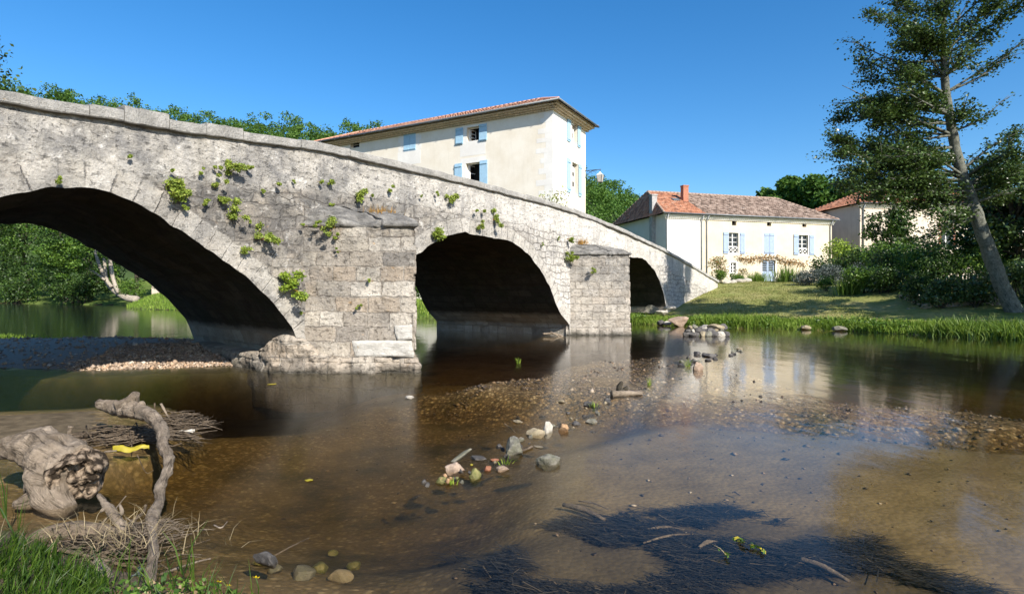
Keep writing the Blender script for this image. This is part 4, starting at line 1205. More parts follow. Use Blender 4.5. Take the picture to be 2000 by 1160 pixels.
# dry flowering stems on the near pier cap
for i, (x, y, s, lab) in enumerate([(742, 410, 40, 'orange and green dry stems growing on top of the near pier cap'), (1172, 487, 30, 'rusty orange moss and stems on top of the far pier cap'), (1135, 470, 16, 'rusty dry weed on the wall behind the far pier cap')]):
    Yd = 12.0 if i == 0 else 22.3
    q = P(x, y, Yd)
    t = thing('dry_weed', lab, 'weed', q - np.array([0, 0, 0.08]))
    rg = np.random.default_rng(300 + i)
    sz = s / FPX * Yd
    b = np.column_stack([rg.normal(0, sz * 0.45, 160), rg.normal(0, 0.12, 160), -0.06 + rg.normal(0, 0.03, 160)])
    V, F = blades(b, 0.22, 0.012, 310 + i, 0.7)
    mk('stems', V, F, M_DRY, t, smooth=False)['kind'] = 'stuff'
# ================================================================== HOUSES
class House:
    def __init__(s, name, label, cat, org, ang, zbase=0.0):
        s.o = np.array(org, float); s.a = ang
        s.ax = np.array([math.cos(ang), math.sin(ang)]); s.ay = np.array([-math.sin(ang), math.cos(ang)])
        s.e = thing(name, label, cat, (org[0], org[1], 0), ang)
    def front(s, y0=0.0):
        return lambda a, d, z: (a, y0 + d, z)
    def right(s, x1):
        return lambda a, d, z: (x1 - d, a, z)
    def left(s, x0=0.0):
        return lambda a, d, z: (x0 + d, -a, z)     # a runs backwards from the front corner as negative
    def px(s, x, y, p0, d):
        """photograph pixel -> (distance along wall, height) on the vertical wall through local p0 along local direction d"""
        r = (x - 1000.0) / FPX
        o = s.o + s.ax * p0[0] + s.ay * p0[1]
        dd = s.ax * d[0] + s.ay * d[1]
        t = (r * o[1] - o[0]) / (dd[0] - r * dd[1])
        Y = o[1] + t * dd[1]
        return t, CAM_H + (572.0 - y) / FPX * Y
    def rect(s, x0, x1, y0, y1, p0, d):
        a0, za = s.px(x0, (y0 + y1) / 2, p0, d); a1, zb = s.px(x1, (y0 + y1) / 2, p0, d)
        xm = (x0 + x1) / 2
        _, zt = s.px(xm, y0, p0, d); _, zl = s.px(xm, y1, p0, d)
        return (min(a0, a1), max(a0, a1), zl, zt)

def wall(name, f, L0, L1, z0, z1, holes, mat, parent, rev=0.22):
    xs = sorted({L0, L1} | {h[0] for h in holes} | {h[1] for h in holes})
    zs = sorted({z0, z1} | {h[2] for h in holes} | {h[3] for h in holes})
    xs = [x for x in xs if L0 <= x <= L1]; zs = [z for z in zs if z0 <= z <= z1]
    mb = MB()
    for xa, xb in zip(xs[:-1], xs[1:]):
        for za, zb in zip(zs[:-1], zs[1:]):
            xm, zm = (xa + xb) / 2, (za + zb) / 2
            if any(h[0] < xm < h[1] and h[2] < zm < h[3] for h in holes): continue
            mb.add([f(xa, 0, za), f(xb, 0, za), f(xb, 0, zb), f(xa, 0, zb)], [(0, 1, 2, 3)])
    for a, b, c, d in holes:
        mb.add([f(a, 0, c), f(b, 0, c), f(b, 0, d), f(a, 0, d), f(a, rev, c), f(b, rev, c), f(b, rev, d), f(a, rev, d)],
               [(0, 1, 5, 4), (1, 2, 6, 5), (2, 3, 7, 6), (3, 0, 4, 7)])
    return mb.build(name, mat, parent)

def fbox(mb, f, a0, a1, d0, d1, z0, z1):
    V = [f(a, d, z) for a in (a0, a1) for d in (d0, d1) for z in (z0, z1)]
    mb.add(V, [(0, 1, 3, 2), (4, 6, 7, 5), (0, 4, 5, 1), (2, 3, 7, 6), (0, 2, 6, 4), (1, 5, 7, 3)])

def shutter(f, a0, a1, z0, z1, parent, mat=None, d=-0.075, label=None):
    mb = MB(); w = a1 - a0
    n = max(3, int(w / 0.14))
    for i in range(n):
        fbox(mb, f, a0 + w * i / n + 0.004, a0 + w * (i + 1) / n - 0.004, d, d + 0.035, z0, z1)
    fbox(mb, f, a0 + 0.002, a1 - 0.002, d + 0.012, d + 0.030, z0 + 0.01, z1 - 0.01)
    o = mb.build('shutter', mat or M_SHUT, parent)
    for t in (0.1, 0.9):
        zc = z0 + (z1 - z0) * t
        mb = MB(); fbox(mb, f, a0 + 0.03, a1 - 0.03, d - 0.045, d - 0.002, zc - 0.055, zc + 0.055)
        mb.build('batten', mat or M_SHUT, o)
    if label: o['label'] = label
    return o

def window(f, a0, a1, z0, z1, parent, open_=False, panes=(2, 3), d=0.15, name='window'):
    """white wooden frame (the part) with dark glass (its sub-part)"""
    fb = 0.06
    mb = MB()
    fbox(mb, f, a0, a0 + fb, d, d + 0.06, z0, z1); fbox(mb, f, a1 - fb, a1, d, d + 0.06, z0, z1)
    fbox(mb, f, a0 + fb, a1 - fb, d, d + 0.06, z0, z0 + fb); fbox(mb, f, a0 + fb, a1 - fb, d, d + 0.06, z1 - fb, z1)
    if not open_:
        am = (a0 + a1) / 2
        if panes[0] == 2:
            fbox(mb, f, am - 0.045, am + 0.045, d - 0.01, d + 0.05, z0 + fb, z1 - fb)
        for k in range(1, panes[1]):
            zc = z0 + (z1 - z0) * k / panes[1]
            fbox(mb, f, a0 + fb, a1 - fb, d + 0.008, d + 0.045, zc - 0.02, zc + 0.02)
    o = mb.build(name, M_FRAME, parent)
    mb = MB()
    if open_:
        fbox(mb, f, a0, a1, 0.9, 0.95, z0 - 0.1, z1 + 0.1)
        mb.build('dark_room', M_DARKIN, o)
        mb = MB()
        w = (a1 - a0) * 0.5
        g_ = lambda a, dd, z: f(a0 + fb + 0.02 + dd * 0.12 + a * 0.25, d + 0.06 + a * 0.95, z)
        for (p0, p1, q0, q1) in ((0, 0.07, z0 + .08, z1 - .08), (w - .07, w, z0 + .08, z1 - .08)):
            fbox(mb, g_, p0, p1, 0, 0.3, q0, q1)
        for k in range(4):
            zc = z0 + 0.1 + (z1 - z0 - 0.2) * k / 3
            fbox(mb, g_, 0.07, w - .07, 0, 0.3, zc - .03, zc + .03)
        mb.build('casement', M_FRAME, o)
    else:
        fbox(mb, f, a0 + fb * 0.5, a1 - fb * 0.5, d + 0.02, d + 0.03, z0 + fb * 0.5, z1 - fb * 0.5)
        mb.build('pane', M_GLASS, o)
    return o

def tiles_slope(fn, b1, lo, hi, clip, mat, name, parent, tw=0.24, rh=0.36, amp=0.045, seed=0):
    """canal tiles on a roof slope: fn(a, b, h) -> local point, a along eave, b up the slope, h off the plane; lo/hi(b) give its extent"""
    nb = max(2, int(b1 / rh))
    a_min, a_max = clip
    na = int((a_max - a_min) / tw * 6) + 1
    ag = np.linspace(a_min, a_max, na)
    V, UVs, F = [], [], []
    rg = np.random.default_rng(seed)
    off = 0
    wob = 0.02 * vnoise(ag * 1.3, ag * 0, 0.5, seed)
    for k in range(nb):
        bb = (b1 * k / nb, b1 * (k + 1) / nb)
        for e, b in enumerate(bb):
            a = np.clip(ag, max(lo(b), a_min), max(lo(b), min(hi(b), a_max)))
            h = amp * np.abs(np.cos(np.pi * ag / tw)) + (0.045 if e == 0 else 0.012) + 0.012 * vnoise(ag / tw, k + 0 * ag, 2.0, seed + 3) + wob
            for i in range(na):
                V.append(fn(a[i], b - (0.05 if e == 0 else 0), h[i])); UVs.append((ag[i] / tw + 0.5, k + e * 0.98))
        i = np.arange(na - 1)
        F.append(np.stack([off + i, off + i + 1, off + na + i + 1, off + na + i], 1))
        off += 2 * na
    return mk(name, np.array(V), np.concatenate(F), mat, parent, smooth=True, uv=np.array(UVs))

def hip_roof(e, x0, x1, y0, y1, ze, rise, h0, h1, over, mats, seed=0, split=None, parts=('front', 'back', 'left', 'right')):
    """hipped tile roof; h0/h1 = how far the ridge ends stand in from the left and right ends"""
    X0, X1, Y0, Y1 = x0 - over, x1 + over, y0 - over, y1 + over
    ym = (Y0 + Y1) / 2; hw = (Y1 - Y0) / 2
    ra, rb = X0 + h0, X1 - h1
    sl = math.hypot(hw, rise)
    out = []
    nrm = np.array([0, -rise, hw]) / sl
    def f_front(a, b, h): t = b / sl; return (a, Y0 + hw * t + nrm[1] * h, ze + rise * t + nrm[2] * h)
    def f_back(a, b, h): t = b / sl; return (a, Y1 - hw * t - nrm[1] * h, ze + rise * t + nrm[2] * h)
    lo = lambda b: X0 + (ra - X0) * b / sl
    hi = lambda b: X1 - (X1 - rb) * b / sl
    cuts = [(X0, X1, mats[0])] if split is None else [(X0, split, mats[0]), (split, X1, mats[1])]
    ro = None
    for c0, c1, mt in cuts:
        o = tiles_slope(f_front, sl, lo, hi, (c0, c1), mt, 'roof', e, seed=seed)
        ro = ro or o
        out.append(o)
    tiles_slope(f_back, sl, lo, hi, (X0, X1), mats[-1], 'roof', e, seed=seed + 1)
    for side, hx, xx, sg, mt in (('left', h0, X0, 1, mats[0]), ('right', h1, X1, -1, mats[-1])):
        s2 = math.hypot(hx, rise)
        def f_s(a, b, h, hx=hx, xx=xx, sg=sg, s2=s2):
            t = b / s2
            return (xx + sg * (hx * t - rise / s2 * h), a, ze + rise * t + hx / s2 * h)
        tiles_slope(f_s, s2, lambda b, s2=s2: Y0 + hw * b / s2, lambda b, s2=s2: Y1 - hw * b / s2, (Y0, Y1), mt, 'roof', e, seed=seed + 2)
    mb = MB()
    def ridge(p, q):
        p, q = np.array(p), np.array(q)
        n = max(2, int(np.linalg.norm(q - p) / 0.4))
        for k in range(n):
            a = p + (q - p) * k / n; b = p + (q - p) * (k + 1.06) / n
            mb.tube([a, b], [0.115, 0.095], 8)
    zt = ze + rise + 0.05
    ridge((ra, ym, zt), (rb, ym, zt))
    for cx, cy, rx in ((X0, Y0, ra), (X0, Y1, ra), (X1, Y0, rb), (X1, Y1, rb)):
        ridge((cx, cy, ze + 0.05), (rx, ym, zt))
    mb.build('ridge_tiles', mats[-1], ro, smooth=True)
    return out

def cornice(e, f, a0, a1, zt, over, mat):
    """projecting rows of tile ends under the eaves, and the soffit behind"""
    mb = MB()
    for k in range(3):
        dd = -over * (k + 1) / 3.4
        fbox(mb, f, a0 - over * (k + 1) / 3.4, a1 + over * (k + 1) / 3.4, dd, 0.05, zt - 0.36 + 0.11 * k, zt - 0.36 + 0.11 * k + 0.07)
        n = int((a1 - a0 + 1) / 0.22)
        for i in range(n):
            c = a0 - over * 0.5 + (a1 - a0 + over) * (i + 0.5) / n
            w = 0.075
            fbox(mb, f, c - w, c + w, dd - 0.02, 0.04, zt - 0.36 + 0.11 * k - 0.04, zt - 0.36 + 0.11 * k + 0.001)
    mb.add([f(a0 - over, -over, zt - 0.012), f(a1 + over, -over, zt - 0.012), f(a1 + over, 0.0, zt - 0.012), f(a0 - over, 0.0, zt - 0.012)], [(0, 1, 2, 3)])
    return mb.build('cornice', mat, e)

def gutter(e, f, a0, a1, z, over):
    mb = MB()
    mb.tube([f(a0 - over - 0.05, -over - 0.07, z), f(a1 + over + 0.05, -over - 0.07, z)], 0.07, 8)
    n = int((a1 - a0) / 1.6)
    for i in range(n + 1):
        c = a0 + (a1 - a0) * i / max(n, 1)
        fbox(mb, f, c - 0.03, c + 0.03, -over - 0.16, -over + 0.02, z - 0.085, z - 0.06)
    return mb.build('gutter', M_GUTTER, e, smooth=True)

# ---- the tall mill house behind the bridge
TL = 23.5
C_ = np.array([2.86, 40.0]); ta = R(-29.0)
TH = House('mill_house', 'tall cream plastered mill house with light blue shutters rising behind the bridge', 'house', C_ - TL * np.array([math.cos(ta), math.sin(ta)]), ta)
fA, fB = TH.front(), TH.right(TL)
TD = 6.1
ZE = 14.75
rA = lambda *p: TH.rect(*p, (0, 0), (1, 0))
rB = lambda *p: TH.rect(*p, (TL, 0), (0, 1))
wu = rA(912, 937, 248, 275); wlo = list(rA(910, 938, 318, 348)); wc = rA(788.5, 812, 258.5, 295); wf = rA(684, 702, 274, 289)
wlo[2] = wlo[3] - 1.9
bu = rB(1113.5, 1127, 240, 280); bl = rB(1113.6, 1129, 318, 380)
bl = (bl[0], bl[1], bl[3] - 2.3, bl[3]); bu = (bu[0], bu[1], bu[3] - 1.55, bu[3])
cl = (wc[0] + 0.05, wc[1] - 0.05, wc[2] + 0.04, wc[3] - 0.04)
wall('wall', fA, 0, TL, -0.3, ZE, [wu, tuple(wlo), cl, wf], M_CREAM, TH.e, 0.45)
wall('wall', fB, 0, TD, -0.3, ZE, [bu, bl], M_CREAM, TH.e, 0.45)
mb = MB(); mb.add([(0, TD, -0.3), (TL, TD, -0.3), (TL, TD, ZE), (0, TD, ZE), (0, 0, -0.3), (0, 0, ZE)], [(1, 0, 3, 2), (0, 4, 5, 3)]); mb.build('wall', M_CREAM, TH.e)
window(fA, *wu, TH.e, open_=True, d=0.3); window(fA, *wlo, TH.e, open_=True, d=0.3)
window(fA, *wf, TH.e, panes=(1, 2), d=0.3)
window(fB, *bu, TH.e, d=0.3); window(fB, *bl, TH.e, panes=(2, 4), d=0.3)
ws = 0.68
for (a0, a1, z0, z1) in (wu, tuple(wlo)):
    shutter(fA, a0 - ws - 0.32, a0 - 0.32, z0 - 0.14, z1 + 0.06, TH.e)
    shutter(fA, a1 - 0.02, a1 + ws - 0.02, z0 - 0.14, z1 + 0.06, TH.e)
am = (wc[0] + wc[1]) / 2
shutter(fA, wc[0], am - 0.01, wc[2], wc[3], TH.e, d=-0.02, label='closed light blue shutter'); shutter(fA, am + 0.01, wc[1], wc[2], wc[3], TH.e, d=-0.02, label='closed light blue shutter')
for (a0, a1, z0, z1) in (bu, bl):
    shutter(fB, a0 - 0.62, a0 - 0.02, z0 - 0.1, z1 + 0.08, TH.e)
    shutter(fB, a1 + 0.02, a1 + 0.62, z0 - 0.1, z1 + 0.08, TH.e)
# dressed stone: corner quoins and window surrounds, a few millimetres proud
mb = MB(); rg = np.random.default_rng(5)
z = 0.0; k = 0
while z < ZE - 0.2:
    h = rg.uniform(0.30, 0.42); h = min(h, ZE - z)
    la = (1.15 if k % 2 else 0.62) * rg.uniform(0.85, 1.15); lb = (0.8 if k % 2 else 2.2) * rg.uniform(0.9, 1.1)
    fbox(mb, fA, TL - la, TL + 0.004, -0.004 - 0.003 * (k % 2), 0.02, z, z + h)
    fbox(mb, fB, 0.0, 3.4 + 0.3 * (k % 2), -0.0045 - 0.002 * (k % 2), 0.02, z, z + h)
    z += h; k += 1
mb.build('quoins', M_QUOIN, TH.e)
for (a0, a1, z0, z1), up in ((wu, 1.0), (tuple(wlo), 1.0), (wc, 0.35)):
    mb = MB()
    for sgn in (-1, 1):
        z = z0 - 0.3; k = 0
        while z < min(z1 + up, ZE - 0.05):
            h = 0.36; w = (0.55 if k % 2 else 0.34)
            if sgn < 0: fbox(mb, fA, a0 - w, a0, -0.005, 0.02, z, min(z + h, z1 + 0.0))
            else: fbox(mb, fA, a1, a1 + w, -0.005, 0.02, z, min(z + h, z1 + 0.0))
            z += h; k += 1
            if z > z1 - 0.01: break
    fbox(mb, fA, a0 - 0.5, a1 + 0.5, -0.0055, 0.02, z1, min(z1 + 0.4, ZE - 0.5))
    fbox(mb, fA, a0 - 0.62, a1 + 0.5, -0.006, 0.02, z0 - 1.1, z0)
    mb.build('window_surround', M_QUOIN, TH.e)
cornice(TH.e, fA, 0, TL, ZE, 0.62, M_EAVE); cornice(TH.e, fB, 0, TD, ZE - 0.002, 0.62, M_EAVE)
hip_roof(TH.e, 0, TL, 0, TD, ZE + 0.02, 1.6, 3.2, 3.2, 0.74, (M_TILE_P,), 3)
gutter(TH.e, fA, 0, TL, ZE + 0.03, 0.74); gutter(TH.e, fB, 0, TD, ZE + 0.03, 0.74)

# wall lantern on an iron bracket at the far corner of the mill house
q = TH.o + TH.ax * TL + TH.ay * (TD - 0.1)
lp = thing('wall_lantern', 'black iron wall lantern on a scrolled bracket at the mill house corner', 'street lamp', (q[0], q[1], 0), ta)
zl = 1.6 + 238 / FPX * q[1]
mb = MB()
mb.tube([(0, 0, zl), (1.32, 0, zl - 0.02)], 0.028, 6)
mb.tube(spline([(0, 0, zl - 0.55), (0.25, 0, zl - 0.25), (0.6, 0, zl - 0.08), (0.9, 0, zl - 0.02)], 12), 0.02, 6)
for cx, r in ((0.28, 0.14), (0.6, 0.11), (0.88, 0.08)):
    th_ = np.linspace(0, 5.2, 16)
    mb.tube(np.stack([cx + r * np.cos(th_), 0 * th_, zl - 0.05 - r + r * np.sin(th_)], 1), 0.014, 5)
mb.tube([(1.25, 0, zl), (1.25, 0, zl - 0.28)], 0.02, 6)
mb.build('bracket', M_IRON, lp, smooth=True)
mb = MB()
def frustum(mb, cx, cy, z0, z1, r0, r1, n=4):
    a = np.arange(n) * 2 * np.pi / n + np.pi / n
    V = [(cx + r0 * math.cos(t), cy + r0 * math.sin(t), z0) for t in a] + [(cx + r1 * math.cos(t), cy + r1 * math.sin(t), z1) for t in a]
    F = [(i, (i + 1) % n, n + (i + 1) % n, n + i) for i in range(n)] + [tuple(range(n))[::-1], tuple(range(n, 2 * n))]
    mb.add(V, F)
frustum(mb, 1.25, 0, zl - 0.46, zl - 0.28, 0.34, 0.08)
frustum(mb, 1.25, 0, zl - 0.28, zl - 0.2, 0.09, 0.04)
mb.build('lamp_roof', M_FRAME, lp)
mb = MB(); frustum(mb, 1.25, 0, zl - 1.0, zl - 0.47, 0.20, 0.31); mb.build('lamp_glass', M_LAMPG, lp)
mb = MB()
for k in range(4):
    t = (k + 0.5) * math.pi / 2
    mb.tube([(1.25 + 0.315 * math.cos(t), 0.315 * math.sin(t), zl - 0.47), (1.25 + 0.205 * math.cos(t), 0.205 * math.sin(t), zl - 1.0)], 0.018, 4)
frustum(mb, 1.25, 0, zl - 1.06, zl - 1.0, 0.12, 0.22)
mb.build('lamp_frame', M_IRON, lp)

# ---- the long riverside house
HL, HD, HE = 18.3, 9.5, 8.65
H2 = House('riverside_house', 'long cream house with grey blue shutters and brown and red tiled roof behind the lawn', 'house', (13.68, 51.03), R(16.0))
f2 = H2.front(); f2l = H2.left(0.0)
r2_ = lambda *p: H2.rect(*p, (0, 0), (1, 0))
w1 = r2_(1423.4, 1442.5, 454.5, 495); w2 = r2_(1560, 1578.5, 459, 497.5)
ms_ = r2_(1492, 1513, 455, 496.8)
at = [r2_(1429.5, 1438.3, 431, 440.5), r2_(1498, 1506.3, 432.6, 441.7), r2_(1567, 1575, 436, 443.6)]
ws_ = r2_(1427.5, 1438.3, 513, 533); dr = list(r2_(1488.5, 1514.5, 507.6, 550)); dr[2] = 2.62
SPL = 3.75
wall('wall', f2, 0, SPL, 0.5, HE, [], M_WHITE, H2.e)
wall('wall', f2, SPL, HL, 0.5, HE, [w1, w2, tuple(dr), ws_] + at, M_CREAM2, H2.e, 0.3)
mb = MB(); mb.add([(0, 0, .5), (0, HD, .5), (0, HD, HE), (0, 0, HE)], [(1, 0, 3, 2)]); mb.build('wall', M_WHITE, H2.e)
mb = MB(); mb.add([(HL, 0, .5), (HL, HD, .5), (HL, HD, HE), (HL, 0, HE), (0, HD, .5), (0, HD, HE)], [(0, 1, 2, 3), (1, 4, 5, 2)]); mb.build('wall', M_CREAM2, H2.e)
for w in (w1, w2):
    a0, a1, z0, z1 = w
    window(f2, a0, a1, z0 + 0.62, z1, H2.e, panes=(2, 3), d=0.2)
    mb = MB()
    fbox(mb, f2, a0, a1, 0.10, 0.13, z0 + 0.56, z0 + 0.62); fbox(mb, f2, a0, a1, 0.10, 0.13, z0 + 0.02, z0 + 0.08)
    fbox(mb, f2, a0, a0 + 0.05, 0.10, 0.13, z0 + 0.08, z0 + 0.56); fbox(mb, f2, a1 - 0.05, a1, 0.10, 0.13, z0 + 0.08, z0 + 0.56)
    am = (a0 + a1) / 2
    for (pa, pb) in (((a0 + .05, z0 + .1), (am, z0 + .54)), ((am, z0 + .1), (a0 + .05, z0 + .54)), ((am, z0 + .1), (a1 - .05, z0 + .54)), ((a1 - .05, z0 + .1), (am, z0 + .54))):
        mb.tube([f2(pa[0], 0.115, pa[1]), f2(pb[0], 0.115, pb[1])], 0.03, 5)
    fbox(mb, f2, am - .025, am + .025, 0.10, 0.13, z0 + 0.08, z0 + 0.56)
    mb.build('balustrade', M_FRAME, H2.e)
    mb = MB(); fbox(mb, f2, a0, a1, 0.24, 0.26, z0, z0 + 0.62); mb.build('lower_panel', M_GLASS, H2.e)
    wd = 0.56
    shutter(f2, a0 - wd - 0.06, a0 - 0.06, z0 - 0.03, z1 + 0.03, H2.e, M_SHUT2)
    shutter(f2, a1 + 0.12, a1 + wd + 0.10, z0 - 0.03, z1 + 0.03, H2.e, M_SHUT2)
am = (ms_[0] + ms_[1]) / 2
shutter(f2, ms_[0], am - .01, ms_[2], ms_[3], H2.e, M_SHUT2, d=-0.03, label='closed grey blue shutter'); shutter(f2, am + .01, ms_[1], ms_[2], ms_[3], H2.e, M_SHUT2, d=-0.03, label='closed grey blue shutter')
for a in at:
    mb = MB(); fbox(mb, f2, a[0], a[1], 0.24, 0.26, a[2], a[3]); mb.build('attic_opening', M_DARKIN, H2.e)
window(f2, *ws_, H2.e, panes=(2, 3), d=0.12)
# pale stone surrounds
for (a0, a1, z0, z1) in (w1, w2, ms_, ws_, tuple(dr)):
    mb = MB()
    for s0, s1, q0, q1 in ((a0 - 0.14, a0, z0, z1), (a1, a1 + 0.14, z0, z1), (a0 - 0.14, a1 + 0.14, z1, z1 + 0.16), (a0 - 0.14, a1 + 0.14, z0 - 0.14, z0)):
        fbox(mb, f2, s0, s1, -0.006, 0.01, q0, q1)
    mb.build('window_surround', M_QUOIN, H2.e)
# double door
a0, a1, z0, z1 = dr
am = (a0 + a1) / 2
mb = MB()
for p0, p1 in ((a0 + 0.03, am - 0.008), (am + 0.008, a1 - 0.03)):
    fbox(mb, f2, p0, p1, 0.16, 0.22, z0, z0 + 1.0)
    fbox(mb, f2, p0, p0 + 0.09, 0.16, 0.22, z0 + 1.0, z1 - .05); fbox(mb, f2, p1 - .09, p1, 0.16, 0.22, z0 + 1.0, z1 - .05)
    fbox(mb, f2, p0 + .09, p1 - .09, 0.16, 0.22, z1 - .14, z1 - .05)
    for k in range(6):
        zc = z0 + 1.0 + (z1 - z0 - 1.1) * (k + .5) / 6
        fbox(mb, f2, p0 + .09, p1 - .09, 0.17, 0.19, zc - .02, zc + .02)
    fbox(mb, f2, p0 + .1, p1 - .1, 0.145, 0.165, z0 + .15, z0 + .85)
door = mb.build('door', M_SHUT2, H2.e)
mb = MB(); fbox(mb, f2, a0 + .05, a1 - .05, 0.2, 0.215, z0 + 1.0, z1 - .1); mb.build('pane', M_GLASS, door)
mb = MB()
for p in (am - 0.12, am + 0.12): mb.tube([f2(p, 0.15, z0 + 1.02), f2(p, 0.10, z0 + 1.02)], 0.03, 6)
mb.build('handle', M_IRON, door)
mb = MB(); fbox(mb, f2, a0 - .3, a1 + .3, -0.35, 0.2, z0 - 0.15, z0); mb.build('doorstep', M_QUOIN, H2.e)
cornice(H2.e, f2, 0, HL, HE, 0.32, M_QUOIN)
hip_roof(H2.e, 0, HL, 0, HD, HE + 0.02, 2.75, 1.3, 2.9, 0.42, (M_TILE_R, M_TILE_B), 8, split=SPL + 0.15)
gutter(H2.e, f2, 0, HL, HE + 0.02, 0.42)
for a in (0.06, SPL - 0.12, SPL + 0.42, HL - 0.25):
    mb = MB()
    mb.tube([f2(a, -0.42, HE - 0.05), f2(a, -0.12, HE - 0.5), f2(a, -0.085, HE - 0.7), f2(a, -0.085, 2.4)], 0.05, 8)
    mb.build('downpipe', M_PIPE, H2.e, smooth=True)
mb = MB()
mb.box(3.4, 3.95, 2.5, 3.0, 9.4, 11.72); mb.box(3.36, 3.99, 2.46, 3.04, 11.72, 11.82)
ch = mb.build('chimney', M_BRICK, H2.e); ch['label'] = 'red brick chimney'
mb = MB(); mb.box(-0.36, 0.16, 1.75, 2.25, 1.5, 10.55); mb.box(-0.42, 0.22, 1.69, 2.31, 10.55, 10.66)
ch = mb.build('chimney', M_GREYREND, H2.e); ch['label'] = 'grey rendered chimney'
mb = MB()
sl_ = math.hypot(HD / 2 + .42, 2.75)
def onroof(a, b, h):
    t = b / sl_; return (a, -0.42 + (HD / 2 + .42) * t - 2.75 / sl_ * h, HE + .02 + 2.75 * t + (HD / 2 + .42) / sl_ * h)
V = [onroof(a, b, h) for a in (2.35, 3.05) for b in (3.3, 3.9) for h in (0.0, 0.14)]
mb.add(V, [(0, 1, 3, 2), (4, 6, 7, 5), (0, 4, 5, 1), (2, 3, 7, 6), (0, 2, 6, 4), (1, 5, 7, 3)])
mb.build('skylight', M_GUTTER, H2.e)

# ---- third house behind the big tree
H3 = House('pink_house', 'pale pink house with red tiled roof half hidden behind the leaning alder tree', 'house', (35.2, 58.0), R(6.0))
f3 = H3.front()
L3, D3, E3 = 20.0, 9.0, 10.6
j3 = H3.rect(1838, 1862, 440, 484, (0, 0), (1, 0))
wall('wall', f3, 0, L3, 0.5, E3, [j3], M_PINK, H3.e, 0.3)
mb = MB(); mb.add([(0, 0, .5), (0, D3, .5), (0, D3, E3), (0, 0, E3), (L3, 0, .5), (L3, D3, .5), (L3, D3, E3), (L3, 0, E3)], [(1, 0, 3, 2), (4, 5, 6, 7), (1, 2, 6, 5)]); mb.build('wall', M_PINK, H3.e)
window(f3, *j3, H3.e, d=0.2)
mb = MB()
for k in range(9):
    zc = j3[2] + (j3[3] - j3[2]) * k / 9
    w = 0.35 if k % 2 else 0.2
    fbox(mb, f3, j3[0] - w, j3[0], -0.02, 0.05, zc, zc + (j3[3] - j3[2]) / 9 - .02); fbox(mb, f3, j3[1], j3[1] + w, -0.02, 0.05, zc, zc + (j3[3] - j3[2]) / 9 - .02)
mb.build('window_surround', M_BRICK, H3.e)
hip_roof(H3.e, 0, L3, 0, D3, E3 + .02, 2.0, 4.0, 4.0, 0.45, (M_TILE_R,), 14)
gutter(H3.e, f3, 0, L3, E3 + .02, 0.45)
cornice(H3.e, f3, 0, L3, E3, 0.34, M_QUOIN)
mb = MB(); mb.tube([f3(0.3, -0.4, E3 - .05), f3(0.3, -0.1, E3 - .5), f3(0.3, -0.1, 2.5)], 0.07, 8); mb.build('downpipe', M_PIPE, H3.e, smooth=True)
# low outbuilding roof edge between the two houses
H4 = House('outbuilding', 'grey plastered outbuilding in shade between the long house and the pink house', 'house', (33.8, 63.0), R(6.0))
mb = MB(); mb.box(-1.6, 2.0, 0, 6, 0.5, 10.2); mb.build('wall', M_GREYREND, H4.e)
hip_roof(H4.e, -1.6, 2.0, 0, 6, 10.22, 0.9, 1.8, 1.8, 0.3, (M_TILE_B,), 18)

# ---- garden wall on the far left bank
gw = P(297, 577, 60)
GWall = thing('garden_wall', 'pale rendered garden wall topped with ivy beyond the left arch', 'wall', (P(296, 577, 69)[0], 69, 1.15), R(-4))
mb = MB(); mb.box(0, 9, 0, 0.35, -0.6, 1.85); mb.box(-0.05, 9.05, -0.05, 0.4, 1.85, 1.95); mb.build('masonry', M_PINK, GWall)
rg = np.random.default_rng(77)
c = np.column_stack([rg.uniform(0, 9, 900), rg.normal(-0.1, 0.13, 900), 1.55 + rg.normal(0, 0.26, 900)])
V, F = leaf_quads(c, 0.16, 78, 0.0, 0.3, 0.3, 0.7); mk('ivy', V, F, M_LEAFD, GWall, smooth=False)
# ================================================================== TREES AND PLANTS
def bush(name, label, cat, pos, size, n, leaf, mat, seed, group=None, clumps=9, shell=0.5, stems=True, flat=0.0, aspect=0.55, spread=0.62):
    """a leafy shrub: many small clumps of leaves over woody stems; size = (sx, sy, sz)"""
    rg = np.random.default_rng(seed)
    t = thing(name, label, cat, pos, 0, group)
    s = np.asarray(size, float)
    d = rg.normal(size=(clumps, 3)); d /= np.linalg.norm(d, axis=1, keepdims=True)
    r = rg.random(clumps)[:, None] ** 0.4
    c = d * r * s * 0.5 * spread + np.array([0, 0, s[2] * 0.5])
    c[:, 2] = np.clip(c[:, 2], s[2] * 0.12, None)
    rad = rg.uniform(0.16, 0.32, clumps) * s.mean()
    pts = clump_pts(c, rad, n, seed + 1, shell, 0.85)
    pts = pts[pts[:, 2] > -0.02]
    V, F = leaf_quads(pts, leaf, seed + 2, flat, 0.4, 0.2, aspect)
    mk('foliage', V, F, mat, t, smooth=False)
    if stems:
        mb = MB()
        for k in range(min(clumps, 7)):
            b = rg.normal(0, 0.05, 2) * s[:2]
            mb.tube(spline([(b[0], b[1], -0.05), c[k] * 0.45 + np.array([b[0], b[1], 0]) * 0.5, c[k]], 6), np.linspace(0.018, 0.006, 6) * max(1, s[2]), 5)
        mb.build('stems', M_BARKD, t, True)
    return t

